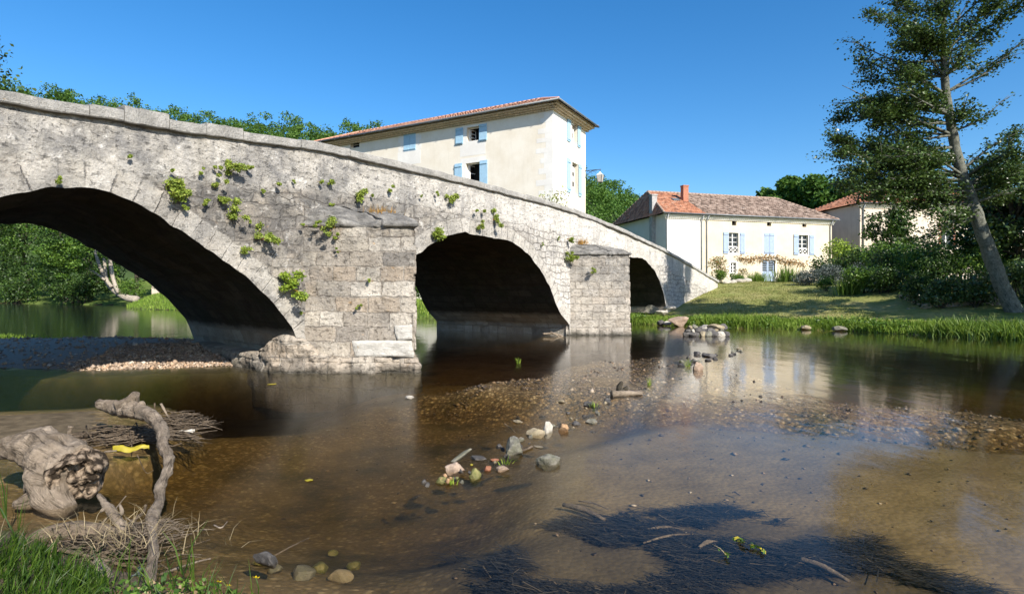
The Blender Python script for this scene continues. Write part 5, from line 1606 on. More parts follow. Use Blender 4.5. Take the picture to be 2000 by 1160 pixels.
def tree(name, label, pos, h, cr, tr, n, leaf, mat, seed, bark=None, clumps=26, base=0.28, lean=(0, 0), group=None, squash=0.8, cz=1.0, shell=0.5):
    """tapered trunk with limbs and a crown of separate leaf clumps"""
    rg = np.random.default_rng(seed)
    t = thing(name, label, 'tree', pos, 0, group)
    top = np.array([lean[0], lean[1], h * 0.9])
    path = [(0, 0, -0.3), (0.02 * h, 0.01 * h, h * 0.2), tuple(top * 0.55 + rg.normal(0, 0.02 * h, 3)), tuple(top)]
    mb = MB().limb(path, [tr * 1.25, tr * 0.95, tr * 0.55, tr * 0.12], 9, 18, 0.10, 3.0, seed)
    z = base + (1 - base) * rg.random(clumps) ** 0.8
    prof = np.sin(np.clip((z - base) / (1.02 - base), 0.04, 1) ** 0.75 * np.pi) ** 0.7
    a = rg.uniform(0, 2 * np.pi, clumps)
    rr = cr * prof * np.sqrt(rg.random(clumps)) * 0.85
    rad = cr * rg.uniform(0.20, 0.40, clumps)
    c = np.stack([rr * np.cos(a), rr * np.sin(a), h * (z * 0.93) * cz], 1) + np.outer(z, np.array([lean[0], lean[1], 0]))
    for k in range(min(clumps, 16)):
        zb = max(0.12, z[k] * 0.62)
        b = np.array([lean[0] * zb, lean[1] * zb, h * zb * 0.93])
        mb.tube(spline([b, b * 0.4 + c[k] * 0.6 + np.array([0, 0, -0.03 * h]), c[k]], 6), np.linspace(tr * 0.34, tr * 0.05, 6), 6)
    mb.build('trunk', bark or M_BARKD, t, True)
    pts = clump_pts(c, rad, n, seed + 1, shell, squash)
    V, F = leaf_quads(pts, leaf, seed + 2, 0.15, 0.4, 0.15, 0.7)
    mk('crown', V, F, mat, t, smooth=False)
    return t

# ---- the leaning alder on the right bank
AY = 23.5
tk = [(1981, 612), (1955, 545), (1926, 462), (1904, 390), (1880, 310), (1862, 230), (1850, 180), (1843, 120), (1838, 60), (1842, 0), (1848, -70)]
tw_ = np.array([P(x, y, AY) for x, y in tk])
tw_[:, 1] += np.interp(np.arange(len(tk)), [0, 4, 10], [0.0, 0.25, -0.3])
alder = thing('alder_tree', 'tall leaning alder tree with pale grey trunk on the right bank', 'tree', tw_[0])
O_ = tw_[0]
trad = [0.34, 0.285, 0.25, 0.225, 0.195, 0.165, 0.145, 0.115, 0.085, 0.06, 0.02]
mb = MB()
mb.limb(np.vstack([tw_[:1] - [0.1, 0, 0.7], tw_]) - O_, [0.42] + trad, 16, 90, 0.12, 2.2, 3)
def trunk_at(y):
    ys = np.array([p[1] for p in tk], float)[::-1]
    return np.array([np.interp(y, ys, tw_[::-1, k]) for k in range(3)]), float(np.interp(y, ys, np.array(trad)[::-1]))
BR = [  # trunk y, tip x, tip y, weight
 (20, 1775, -45, .7), (50, 1740, -20, .7), (90, 1692, 32, 1.0), (120, 1683, 64, 1.0), (150, 1694, 92, .9), (185, 1686, 126, 1.0), (215, 1700, 150, .8), (205, 1640, 170, 1.1), (222, 1668, 186, 1.1),
 (240, 1660, 195, 1.0), (262, 1671, 222, 1.1), (285, 1634, 258, 1.2), (262, 1700, 240, .9), (310, 1622, 300, 1.3), (332, 1626, 330, 1.2), (350, 1634, 352, 1.1), (372, 1640, 378, 1.0), (395, 1690, 425, .55), (300, 1720, 300, .9), (345, 1730, 330, .9), (340, 1650, 318, 1.1), (300, 1665, 278, 1.1), (368, 1668, 362, 1.0),
 (420, 1760, 462, .45), (385, 1760, 372, .9), (360, 1780, 352, .8),
 (40, 1880, -60, .8), (110, 1943, 6, 1.0), (150, 1926, 42, .6), (70, 1905, -20, .7), (180, 1994, 82, .95), (160, 1880, 60, .7), (255, 1946, 196, .45), (330, 1992, 254, .8), (345, 1940, 290, .8), (360, 2003, 318, 1.0), (375, 1950, 345, 1.0), (395, 2030, 372, 1.1),
 (385, 1800, 395, .8), (405, 1830, 420, .6), (300, 1800, 290, .7), (240, 1790, 215, .8), (200, 1780, 175, .8), (150, 1780, 110, .9), (110, 1790, 70, .9), (60, 1800, 15, .9)]
rg = np.random.default_rng(12)
lp_, ls_ = [], []
for k, (ty, tx, yy, wgt) in enumerate(BR):
    b, tr_ = trunk_at(ty)
    for rep in range(2):
        dy = rg.uniform(-2.3, 2.3) if rep else rg.uniform(-0.9, 0.9)
        f_ = 1.0 if rep == 0 else rg.uniform(0.6, 0.95)
        tip = P(tx, yy, AY)
        tip = b + (tip - b) * f_ + np.array([0, dy, rg.uniform(-0.35, 0.2) if rep else 0])
        L = np.linalg.norm(tip - b)
        mid = b * 0.5 + tip * 0.5 + np.array([0, 0, rg.uniform(-0.13, 0.10) * L])
        pth = spline([b, mid, tip], 14)
        mb.tube(pth - O_, np.linspace(min(0.05, tr_ * 0.4), 0.008, 14) * (0.8 + 0.4 * wgt), 6)
        # twigs with leaves
        ntw = int(6 + L * 3.1 * wgt)
        for j in range(ntw):
            u = rg.uniform(0.29, 1.0)
            q = pth[min(13, int(u * 13))]
            dirv = (tip - b) / L * rg.uniform(0.3, 1.0) + rg.normal(0, 0.55, 3) * np.array([0.6, 1.1, 0.50]) + np.array([0, 0, -0.02])
            tl = rg.uniform(0.35, 0.95) * (1.15 - 0.4 * u)
            e = q + dirv * tl
            mb.tube(np.array([q, (q + e) / 2 + rg.normal(0, 0.04, 3), e]) - O_, [0.014, 0.01, 0.005], 4)
            m = int(80 * wgt ** 0.8 * tl / 0.6 * (0.22 + 0.95 * float(sstep(-0.28, 0.12, vnoise(u * L * 0.9, k * 3.7, rep * 5.1, 8)))))
            tt_ = rg.random(m)[:, None] ** 0.7
            lp_.append(q + (e - q) * tt_ + rg.normal(0, 0.15, (m, 3)) * np.array([1.0, 1.2, 0.75]) - np.array([0, 0, 0.05]))
mb.build('trunk', M_BARK, alder, True)
LP = np.concatenate(lp_)
V, F = leaf_quads(LP - O_, 0.105, 5, 0.35, 0.4, 0.25, 0.75)
mk('crown', V, F, M_ALDER, alder, smooth=False)
# bare twig poking out on the right
# ---- dark rounded evergreen behind the alder trunk and denser trees at the right edge
tree('yew_tree', 'dark round evergreen tree directly behind the alder trunk', (P(1938, 560, 30)[0], 30.0, 1.9), 4.4, 3.0, 0.16, 9000, 0.19, M_LEAFD, 61, M_BARKD, 24, 0.42, (0.3, 0), squash=0.7)
tree('maple_tree', 'spreading green tree filling the right edge behind the alder', (P(2010, 500, 27)[0], 27.5, 1.8), 6.3, 3.0, 0.2, 9000, 0.17, M_ALDER, 64, M_BARKD, 26, 0.4, (-0.5, 0), squash=0.75)
tree('hazel_tree', 'bushy green tree between the pink house corner and the long house', (35.6, 54.0, 2.6), 7.4, 2.4, 0.16, 5200, 0.24, M_LEAFD, 66, M_BARKD, 22, 0.3)

# ---- trees behind the long house (skyline)
for i, (x, ytop, Y, w, lab) in enumerate([(1543, 352, 92, 30, 'rounded green tree, left of three above the long house roof'), (1592, 357, 88, 36, 'broad green tree, middle of three above the long house roof'),
                                          (1645, 366, 84, 34, 'dark green tree, right of three above the long house roof'), (1500, 380, 96, 24, 'small green tree peeping over the long house ridge'), (1720, 372, 86, 40, 'green tree rising behind the pink house roof')]):
    top = P(x, ytop, Y); gz = 6.0
    tree('broadleaf_tree', lab, (top[0], Y, gz), top[2] - gz + 1.0, w / FPX * Y * 1.9, 0.3, 9000, 0.6, M_WOODS, 400 + i, M_BARKD, 26, 0.25, group='trees behind the long house')

# ---- wooded hill: one mass of crowns on the slope
rg = np.random.default_rng(91)
cs, rs = [], []
n = 0
pts2 = np.column_stack([rg.uniform(-330, 140, 9000), rg.uniform(112, 262, 9000)])
zz, sd_, *_rest = terrain(pts2[:, 0], pts2[:, 1]); hm_ = _rest[5]
rr_ = pts2[:, 0] / pts2[:, 1]
ok = (hm_ > 0.12) & (rr_ > -1.35) & (rr_ < 0.62)
pts2, zz = pts2[ok], zz[ok]
order = rg.permutation(len(pts2))
keep = []
gridc = {}
for i in order:
    key = (int(pts2[i, 0] // 5.0), int(pts2[i, 1] // 5.5))
    if key in gridc: continue
    gridc[key] = 1; keep.append(i)
pts2, zz = pts2[keep], zz[keep]
C, RD = [], []
for (x, y), z in zip(pts2, zz):
    hgt = rg.uniform(6.5, 11.5); r = rg.uniform(2.6, 4.2)
    for k in range(8):
        d = rg.normal(size=3); d /= np.linalg.norm(d)
        C.append((x + d[0] * r * 0.75, y + d[1] * r * 0.75, z + hgt - r * 0.9 + d[2] * r * 0.7)); RD.append(r * rg.uniform(0.34, 0.52))
C = np.array(C); RD = np.array(RD)
vx = 1000 + FPX * C[:, 0] / C[:, 1]; vy = 572 - FPX * (C[:, 2] - CAM_H) / C[:, 1]
seen = (vy < np.interp(vx, [-200, 0, 600, 1000, 1400, 2000], [200, 230, 330, 420, 470, 470])) & (vx > -150) & (vx < 2100)
pts = np.vstack([clump_pts(C[seen], RD[seen], 300000, 92, 0.5, 0.8), clump_pts(C[~seen], RD[~seen], 30000, 94, 0.6, 0.8)])
V, F = leaf_quads(pts, np.where(np.arange(len(pts)) < 300000, 0.58, 1.4), 93, 0.25, 0.4, 0.0, 0.75)
o = mk('hillside_wood', V, F, M_WOODS, smooth=False)
tag(o, 'dense green oak wood covering the hillside behind the houses and bridge', 'wood', kind='stuff')

# ---- riverside trees seen through the left arch
for i, (x, Y, h, cr, n, mt, lab) in enumerate([
    (-40, 86, 17, 7.0, 6500, M_LEAFD, 'dark riverside tree at the far left beyond the left arch'), (48, 92, 18, 6.5, 6500, M_LEAF, 'mid green riverside tree, second from left beyond the left arch'),
    (120, 84, 16, 5.5, 6500, M_LEAFD, 'dark tree over the water in the middle of the left arch opening'), (175, 80, 17, 5.0, 5500, M_LEAFD, 'dark tree just left of the pale leaning trunks'),
    (262, 74, 15, 4.0, 5500, M_LEAF, 'tree with drooping foliage right behind the pale leaning trunks'), (330, 80, 16, 5.0, 5500, M_LEAFD, 'dark tree behind the garden wall beyond the left arch')]):
    q = P(x, 592, Y)
    tree('riverside_tree', lab, (q[0], Y, height(q[0], Y) - 0.1), h, cr, 0.3, int(n * 1.7), 0.30, mt, 500 + i, M_BARKD, 34, 0.06, group='trees along the far left bank')
bush('bank_shrub', 'dark shrub hanging over the water under the far left trees', 'shrub', (*P(150, 592, 78)[:2], 0.2), (12, 4, 4.2), 3600, 0.3, M_LEAFD, 521, clumps=16)
bush('bank_shrub', 'round bright green shrub between leaning trunks and garden wall', 'shrub', (*P(258, 590, 67)[:2], 0.7), (3.6, 2.6, 3.2), 2000, 0.2, M_LEAF, 522, clumps=12)
bush('bank_shrub', 'dark shrub at the waterline beyond the far left of the left arch', 'shrub', (*P(28, 594, 84)[:2], 0.0), (10, 4, 4.0), 2600, 0.32, M_LEAFD, 523, clumps=14)
bush('bank_shrub', 'dark small shrub at the right end of the garden wall', 'shrub', (*P(352, 585, 64)[:2], 1.0), (1.8, 1.6, 1.5), 800, 0.16, M_LEAFD, 524)
# leaning pale multi-stem tree on the far bank
B0 = P(262, 586, 66)
lt = thing('leaning_plane_tree', 'pale multi stemmed tree leaning over the river beyond the left arch', 'tree', B0)
mb = MB()
for path, rad in (([(268, 586), (240, 578), (212, 555), (195, 520), (182, 478)], [.42, .36, .27, .18, .12]), ([(232, 572), (222, 548), (215, 510), (212, 468), (206, 430)], [.24, .22, .20, .17, .12]),
                  ([(218, 560), (208, 545), (203, 500), (195, 455), (190, 420)], [.2, .19, .17, .15, .1]), ([(205, 547), (185, 532), (168, 524), (150, 515)], [.14, .1, .08, .05])):
    pp = np.array([P(x, y, 66 + 0.4 * k) for k, (x, y) in enumerate(path)]) - B0
    mb.limb(pp, rad, 9, 22, 0.12, 1.6, 9)
mb.build('trunk', M_BARKP, lt, True)
rg = np.random.default_rng(14)
C = [P(rg.uniform(55, 255), rg.uniform(420, 505), 66 + rg.uniform(-5, 4)) - B0 for _ in range(40)] + [P(rg.uniform(70, 170), rg.uniform(490, 545), 66 + rg.uniform(-4, 3)) - B0 for _ in range(10)]
pts = clump_pts(C, rg.uniform(0.5, 1.4, 50), 13000, 15, 0.35, 0.6)
V, F = leaf_quads(pts, 0.24, 16, 0.3, 0.4, 0.3, 0.7); mk('crown', V, F, M_LEAF, lt, smooth=False)

# shrub seen through the middle arch
bush('bank_shrub', 'leafy shrub seen through the gap of the middle arch', 'shrub', (-6.6, 38.0, 0.7), (3.0, 2.0, 2.9), 2200, 0.17, M_LEAF, 531, clumps=12)
# tree on the left bank whose branch tips enter the frame
tree('oak_tree', 'tree at the left edge whose leafy branch hangs over the bridge', (-24.6, 24.0, 0.8), 13.0, 4.6, 0.3, 9000, 0.17, M_ALDER, 541, M_BARK, 34, 0.3)

# ---- climbing rose by the mill house
bush('rose_bush', 'pale flowering rose bush at the mill house corner above the parapet', 'shrub', (*P(1085, 420, 38.5)[:2], 4.4), (2.5, 1.6, 4.9), 1300, 0.16, M_ROSE, 551, clumps=14)

# ---- garden in front of the long house
def hp(a, d, z=0.0):
    q = H2.o + H2.ax * a + H2.ay * d
    return np.array([q[0], q[1], z])
def gpos(x, Y, dz=-0.05):
    q = P(x, 560, Y); return (q[0], Y, height(q[0], Y) + dz)
bush('garden_shrub', 'tall shrub with reddish flowers left of the small house window', 'shrub', gpos(1403, 50), (2.3, 1.4, 2.7), 900, 0.15, M_REDB, 561)
bush('garden_shrub', 'pale green shrub under the reddish one at the bridge end', 'shrub', gpos(1408, 48.5), (1.7, 1.2, 1.6), 700, 0.13, M_GRASS, 562)
bush('lavender', 'low green lavender mound below the small house window', 'shrub', gpos(1440, 50.5), (2.3, 1.3, 0.95), 1100, 0.11, M_LEAF, 563, stems=False)
bush('garden_shrub', 'thin shrub with rusty leaves right of the small house window', 'shrub', gpos(1451, 52), (1.3, 0.9, 1.7), 260, 0.13, M_REDB, 564)
def grass_clump(name, label, pos, rad, h, n, mat, seed, lean=0.7, w=0.03):
    rg = np.random.default_rng(seed)
    t = thing(name, label, 'plant', pos)
    b = np.column_stack([rg.normal(0, rad * 0.5, n), rg.normal(0, rad * 0.5, n), np.zeros(n)])
    d = b.copy(); d /= max(rad, 1e-3)
    V, F = blades(b, h, w, seed + 1, lean, d)
    mk('leaves', V, F, mat, t, smooth=False)
    return t
grass_clump('ornamental_grass', 'fountain of pale ornamental grass left of the blue door', gpos(1478, 51), 0.8, 1.0, 420, M_GRASS, 571)
grass_clump('iris_clump', 'upright iris leaves just right of the blue door', gpos(1536, 46), 0.8, 1.35, 260, M_REED, 572, 0.5, 0.06)
grass_clump('iris_clump', 'spiky iris leaves at the lower edge of the silver lavender bed', gpos(1659, 31.5), 0.6, 1.0, 240, M_REED, 573, 0.6, 0.05)
vn = thing('climbing_vine', 'rusty climbing vine trained over the blue double door', 'vine', hp(7.0, -0.12))
rg = np.random.default_rng(581)
a_, z_ = [], []
for (x, y) in [(1443, 503), (1452, 506), (1463, 506), (1473, 505), (1484, 504), (1494, 503), (1505, 502), (1516, 504), (1524, 508), (1533, 512), (1543, 511), (1552, 512), (1561, 514), (1570, 516)]:
    a, z = H2.px(x, y, (0, 0), (1, 0)); a_.append(a); z_.append(z)
pth = np.array([hp(a, -0.08, z) for a, z in zip(a_, z_)])
vn.location = (0, 0, 0)
mb = MB().tube(spline(pth, 40), 0.025, 5)
mb.tube(np.array([hp(a_[9], -0.1, 2.5), hp(a_[9] + .1, -0.1, 3.6), pth[9]]), 0.03, 5); mb.build('stem', M_BARKD, vn, True)
idx = rg.integers(0, len(pth), 800)
c = pth[idx] + np.column_stack([rg.normal(0, 0.3, 800), rg.normal(-0.08, 0.08, 800), rg.normal(-0.02, 0.2, 800)])
V, F = leaf_quads(c, 0.14, 582, 0, 0.4, 0.3, 0.75); mk('leaves', V, F, M_VINE, vn, smooth=False)
# low stone edging of the bed
for i, (x, Y, lab) in enumerate([(1420, 48.0, 'pale edging stone at the left end of the flower bed'), (1432, 48.2, 'second pale edging stone from the left of the flower bed'), (1446, 48.6, 'low edging stone under the lavender mound'), (1460, 49.2, 'edging stone beside the ornamental grass')]):
    q = gpos(x, Y, 0.1); V, F = rock_geo((0.8, 0.4, 0.4), 590 + i)
    o = mk('edging_stone', V, F, M_RWHITE, crease=28); o.location = q
    tag(o, lab, 'stone', 'edging stones of the flower bed')

# ---- shaded shrubbery on the right
SH = [('lavender', 'left silver lavender mound beside the lawn', 1577, 40, (3.0, 2.2, 1.5), 2600, .11, M_LAV), ('lavender', 'middle silver lavender mound beside the lawn', 1622, 38, (2.8, 2.2, 1.55), 2600, .11, M_LAV),
      ('lavender', 'right silver lavender mound nearest the river', 1668, 35, (2.4, 2.0, 1.5), 2200, .11, M_LAV),
      ('garden_shrub', 'bright green shrub at the foot of the silver lavender', 1616, 34, (1.3, 1.0, 1.2), 700, .12, M_LEAF),
      ('garden_shrub', 'yellow green shrub climbing the right corner of the long house', 1652, 48, (3.2, 2.2, 4.8), 2300, .18, M_LIME),
      ('garden_shrub', 'dark green hedge shrub above the silver lavender, left', 1618, 44, (3.8, 3, 2.0), 2600, .17, M_LEAFD), ('garden_shrub', 'dark green hedge shrub above the silver lavender, right', 1680, 41, (5.0, 3, 3.0), 3400, .17, M_LEAFD),
      ('garden_shrub', 'tall green shrub in front of the pink house wall, left one', 1722, 38, (3.2, 2.6, 3.2), 3000, .15, M_LEAF), ('garden_shrub', 'tall green shrub in front of the pink house wall, middle one', 1770, 36, (3.0, 2.4, 3.0), 3000, .15, M_LEAF),
      ('garden_shrub', 'dark shrub in front of the pink house wall beside the olive bush', 1818, 34, (2.6, 2.2, 3.2), 2600, .14, M_LEAFD), ('garden_shrub', 'olive feathery bush below the dark evergreen', 1876, 30, (2.3, 1.8, 2.3), 2600, .10, M_GRASS),
      ('garden_shrub', 'mid green rose shrub on top of the retaining wall', 1790, 27, (2.4, 1.6, 1.6), 1900, .12, M_LEAFD), ('garden_shrub', 'dark ivy shrub at the left end of the retaining wall', 1728, 30, (3.0, 1.8, 1.7), 2300, .13, M_LEAFD),
      ('garden_shrub', 'dark undergrowth shrub left of the alder trunk', 1905, 25, (3.0, 2.0, 2.0), 2600, .13, M_ALDER), ('garden_shrub', 'dark undergrowth shrub at the right edge behind the alder', 1992, 25, (3.0, 2.0, 2.4), 2600, .13, M_ALDER),
      ('garden_shrub', 'dark low shrub hanging over the retaining wall', 1842, 25.5, (2.2, 1.2, 1.6), 1800, .12, M_ALDER)]
for i, (nm, lab, x, Y, sz, n, lf, mt) in enumerate(SH):
    bush(nm, lab, 'shrub', gpos(x, Y), sz, n, lf, mt, 600 + i, clumps=12, group='shrubs of the riverside garden')
for i, (x, Y, sz, lab) in enumerate([(1690, 31, (3.4, 2.4, 1.8), 'low mid green shrub where the lawn meets the garden bed'), (1745, 33, (3.6, 2.4, 2.5), 'mid green shrub filling the garden left of the rose'), (1800, 31, (3.4, 2.4, 2.6), 'mid green shrub above the retaining wall, left of the olive bush'),
                                (1850, 28, (3.0, 2.0, 2.3), 'mid green shrub above the retaining wall, under the olive bush'), (1930, 27.5, (3.2, 2.2, 2.6), 'dense green shrub behind the alder trunk'), (1990, 28, (3.2, 2.2, 3.0), 'dense green shrub at the right edge of the garden')]):
    bush('garden_shrub', lab, 'shrub', gpos(x, Y), sz, 2800, 0.13, M_LEAFD if i % 2 else M_LEAF, 670 + i, clumps=14, group='shrubs of the riverside garden')
# flowers among the shade
# ---- retaining wall of rubble under the alder
rw = thing('retaining_wall', 'rough rubble retaining wall in shade under the alder tree', 'wall', (0, 0, 0))
pw = spline([P(1758, 605, 28.6), P(1800, 605, 26.5), P(1850, 605, 25.6), P(1920, 605, 25.0), P(1990, 605, 24.4), P(2080, 605, 23.8)], 130)
V, UVs = [], []
sw = np.concatenate([[0], np.cumsum(np.hypot(*np.diff(pw[:, :2], axis=0).T))])
for i in range(len(pw)):
    for z in np.linspace(0.05, 1.45 + 0.12 * float(vnoise(i * 0.13, 0.0, 0.0, 3)), 18):
        w = fbm(sw[i] * 1.8, z * 2.2, 4.0, 4, 7)
        V.append((pw[i, 0] - 0.1 * z * 0 + 0.10 * w, pw[i, 1] + 0.12 * z + 0.22 * float(w), z)); UVs.append((sw[i] + 60, z))
mk('masonry', np.array(V), grid_faces(len(pw), 18), M_PIER, rw, uv=np.array(UVs))
rg = np.random.default_rng(645)
k_ = rg.integers(0, len(pw), 5200); z_ = rg.uniform(0.1, 1.65, 5200)
iv = fbm(sw[k_] * 0.9, z_ * 1.1, 3.0, 3, 46)
k_, z_ = k_[iv > -0.05], z_[iv > -0.05]
c = np.column_stack([pw[k_, 0] + rg.normal(0, .1, len(k_)), pw[k_, 1] + .12 * z_ - .12 + rg.normal(0, .09, len(k_)), z_])
V, F = leaf_quads(c, 0.13, 646, 0, .4, .4, .75); mk('ivy', V, F, M_ALDER, rw, smooth=False)
for i, (x, y, Y, s, lab) in enumerate([(1785, 612, 26.3, 1.1, 'large pale boulder at the left foot of the retaining wall'), (1812, 598, 25.9, 0.8, 'pale block on the left end of the retaining wall'), (1838, 585, 25.6, 0.7, 'pale block high on the retaining wall below the shrubs')]):
    V, F = rock_geo((s * .6, s * .5, s * .5), 640 + i, 4, 12, .09); o = mk('wall_boulder', V, F, M_RTAN, crease=28); o.location = P(x, y, Y); tag(o, lab, 'stone', 'pale stones of the retaining wall')

# trees of the right bank beside the frame: they shade the garden and the wall
for i, (x, y, h, cr, lab) in enumerate([(24.6, 16.6, 10.0, 3.9, 'leafy tree on the right bank nearest the reeds, beyond the frame'), (30.5, 19.5, 12.0, 4.0, 'leafy tree on the right bank behind the first, beyond the frame'), (27.5, 24.0, 9.0, 3.0, 'smaller leafy tree on the right bank next to the maple')]):
    tree('bank_tree', lab, (x, y, height(x, y)), h, cr, 0.25, 5000, 0.3, M_ALDER, 650 + i, M_BARKD, 26, 0.3)

# ---- grass fringe along the far bank, lawn tufts
def bank_pts(n, seed, lo, hi, line):
    rg = np.random.default_rng(seed)
    s = np.concatenate([[0], np.cumsum(np.hypot(*np.diff(line, axis=0).T))])
    t = rg.uniform(0, s[-1], n)
    p = np.stack([np.interp(t, s, line[:, 0]), np.interp(t, s, line[:, 1])], 1)
    d = np.stack([np.interp(t + .3, s, line[:, 0]), np.interp(t + .3, s, line[:, 1])], 1) - np.stack([np.interp(t - .3, s, line[:, 0]), np.interp(t - .3, s, line[:, 1])], 1)
    d /= np.maximum(np.linalg.norm(d, axis=1, keepdims=True), 1e-6)
    nrm = np.stack([d[:, 1], -d[:, 0]], 1)
    off = rg.uniform(lo, hi, n)
    return p + nrm * off[:, None]
fringe = np.array([(22, 14.5), (17.3, 19.3), (15.4, 21.6), (14, 24.0), (11.4, 25.6), (8.1, 27.6), (6, 29.9), (3.6, 31.4)], float)
q = bank_pts(16000, 701, 0.02, 1.3, fringe)
h_ = heights(q)
q = q[h_ < 0.6]; h_ = heights(q)
nzf = fbm(q[:, 0] * 0.8, q[:, 1] * 0.8, 0, 3, 71)
hb = np.clip(0.34 + 0.35 * nzf, 0.10, 0.6)
V, F = blades(np.column_stack([q, h_ - 0.03]), hb, 0.03, 702, 0.7)
o = mk('bank_grass', V, F, M_GRASSB, smooth=False)
tag(o, 'tufty green grass fringing the water below the lawn', 'grass', kind='stuff')
# leafy weeds in the fringe
q = bank_pts(5200, 704, 0.0, 0.9, fringe)
nzf = fbm(q[:, 0] * 0.55, q[:, 1] * 0.55, 0, 3, 72)
q = q[nzf > 0.02]
V, F = leaf_quads(np.column_stack([q, heights(q) + np.random.default_rng(3).uniform(0.0, 0.35, len(q))]), 0.11, 705, 0.1, 0.4, 0.0, 0.6)
o = mk('bank_weeds', V, F, M_LEAF, smooth=False)
tag(o, 'leafy waterside weeds mixed into the grass fringe below the lawn', 'weeds', kind='stuff')
# reeds at the right edge
rl = np.array([(26, 9.8), (22, 14.5), (17.3, 19.3), (15.6, 21.3)], float)
q = bank_pts(2600, 711, -0.15, 1.2, rl)
V, F = blades(np.column_stack([q, np.maximum(heights(q), -0.05) - 0.03]), 0.62, 0.035, 712, 0.8)
o = mk('reeds', V, F, M_REED, smooth=False)
tag(o, 'arching reeds at the water edge on the right', 'reeds', kind='stuff')
# short turf on the lawn
lawnpoly = np.array([(8.5, 29), (11.6, 26.6), (14.6, 24.8), (16.5, 25.5), (17, 30), (21, 38), (24, 47), (23, 52), (17.5, 50), (14.5, 43), (11.8, 37)], float)
q = scatter(lawnpoly, 26000, 721)
nzf = fbm(q[:, 0] * 0.7, q[:, 1] * 0.7, 0, 3, 73)
q = q[nzf > -0.25]
V, F = blades(np.column_stack([q, heights(q) - 0.01]), 0.075, 0.035, 722, 0.9)
o = mk('lawn_turf', V, F, M_TURF, smooth=False)
tag(o, 'short sunburnt turf of the riverside lawn', 'grass', kind='stuff')
# far bank grass beyond the arches
fb = np.array([(0, 34), (-6, 36), (-15, 42), (-24, 48), (-31, 52.5), (-38, 57), (-43.5, 64.5)], float)
q = bank_pts(15000, 731, 0.05, 7.5, fb)
V, F = blades(np.column_stack([q, heights(q) - 0.03]), 0.34, 0.05, 732, 0.7)
o = mk('far_bank_grass', V, F, M_GRASSB, smooth=False)
tag(o, 'bright grass on the far bank seen through the arches', 'grass', kind='stuff')
# grass island behind the gravel bar
q = scatter([(-13.8, 17.4), (-15.2, 16.4), (-19, 16.3), (-23, 17), (-23, 19), (-18, 18.8)], 5200, 741)
V, F = blades(np.column_stack([q, heights(q) - 0.03]), 0.26, 0.03, 742, 0.8)
o = mk('island_grass', V, F, M_GRASSB, smooth=False)
tag(o, 'low bright grass patch on the gravel bar behind the left arch', 'grass', kind='stuff')
# ================================================================== STONES IN THE RIVER
def stone(x, y, w, h, mat, label, seed, depth=0.8, name='river_stone', group='stones across the shallow ford', z0=0.0, rz=None, sink=0.36, cuts=16):
    """stone whose foot meets the water at photograph pixel (x, y); w, h in photograph pixels"""
    b = W(x, y, z0)
    sx = 0.86 * w / FPX * b[1]; sz = 0.74 * h / FPX * b[1] / (1 - sink)
    V, F = rock_geo((sx, sx * depth, sz), seed, 4 if w > 18 else 3, cuts, 0.07)
    o = mk(name, V, F, mat, crease=26)
    o.location = (b[0], b[1] + sx * depth * 0.3, z0 + sz * (0.5 - sink))
    o.rotation_euler = (0, 0, rz if rz is not None else (seed * 1.7) % 1.2 - 0.6)
    return tag(o, label, 'stone', group)
ST = [(1003, 888, 56, 40, M_RGREY, 'rounded grey boulder standing in the middle of the stone line'), (1071, 908, 54, 28, M_RGREY, 'low grey stone with pale top, right of the grey boulder'),
 (1044, 850, 42, 20, M_RTAN, 'angular tan stone with dark foot, left of the white one'), (1069, 846, 27, 27, M_RWHITE, 'pale upright stone between the tan and the orange stones'),
 (1101, 842, 26, 23, M_RORANGE, 'rounded orange stone at the right of the pale one'), (1012, 826, 24, 7, M_RTAN, 'small flat tan stone just breaking the water'),
 (1096, 786, 17, 7, M_RTAN, 'small tan stone alone near the riffle, left of the plank'), (1151, 793, 22, 13, M_RDARK, 'dark purplish stone in the small rapid below the plank'),
 (1156, 826, 26, 11, M_RGREY, 'low greenish grey stone washed by the small rapid'), (1125, 829, 24, 7, M_RDARK, 'flat dark stone left of the washed grey stone'),
 (886, 921, 52, 24, M_RPINK, 'long pinkish stone at the left end of the stone line'), (928, 934, 28, 22, M_RMOSS, 'mossy green stone beside the long pinkish stone'),
 (951, 918, 20, 10, M_RRED, 'small dark red stone in the stone line'), (982, 919, 27, 12, M_RPINK, 'flat pink stone with a green weed on it'),
 (862, 944, 30, 12, M_RMOSS, 'mossy half sunk stone at the far left end of the stone line'), (1363, 724, 27, 20, M_RPINK, 'pale pink block standing alone at the edge of the house reflection'),
 (801, 778, 20, 7, M_RWHITE, 'small white stone alone in open water before the near pier'), (1446, 684, 14, 8, M_RTAN, 'small yellowish stone at the head of the rapid'),
 (1362, 693, 18, 8, M_RDARK, 'dark stone at the foot of the rapid, left one'), (1390, 697, 26, 9, M_RDARK, 'dark flat stone at the foot of the rapid, right one'),
 (966, 900, 18, 6, M_RRED, 'tiny brown stone behind the red one in the stone line'), (934, 898, 38, 6, M_RDARK, 'flat dark slab behind the mossy green stone')]
for i, (x, y, w, h, mt, lab) in enumerate(ST):
    stone(x, y, w, h, mt, lab, 800 + i, 0.7 if h > 12 else 1.0)
# grey slab leaning on the pinkish stone
b = W(893, 915)
V, F = rock_geo((0.24, 0.09, 0.05), 840, 4, 16, 0.05)
o = mk('stone_slab', V, F, M_RGREY, crease=26); o.location = (b[0] + 0.02, b[1] + 0.05, 0.09); o.rotation_euler = (R(-20), R(-32), R(10)); tag(o, 'tilted grey slab leaning behind the long pinkish stone', 'stone', 'stones across the shallow ford')
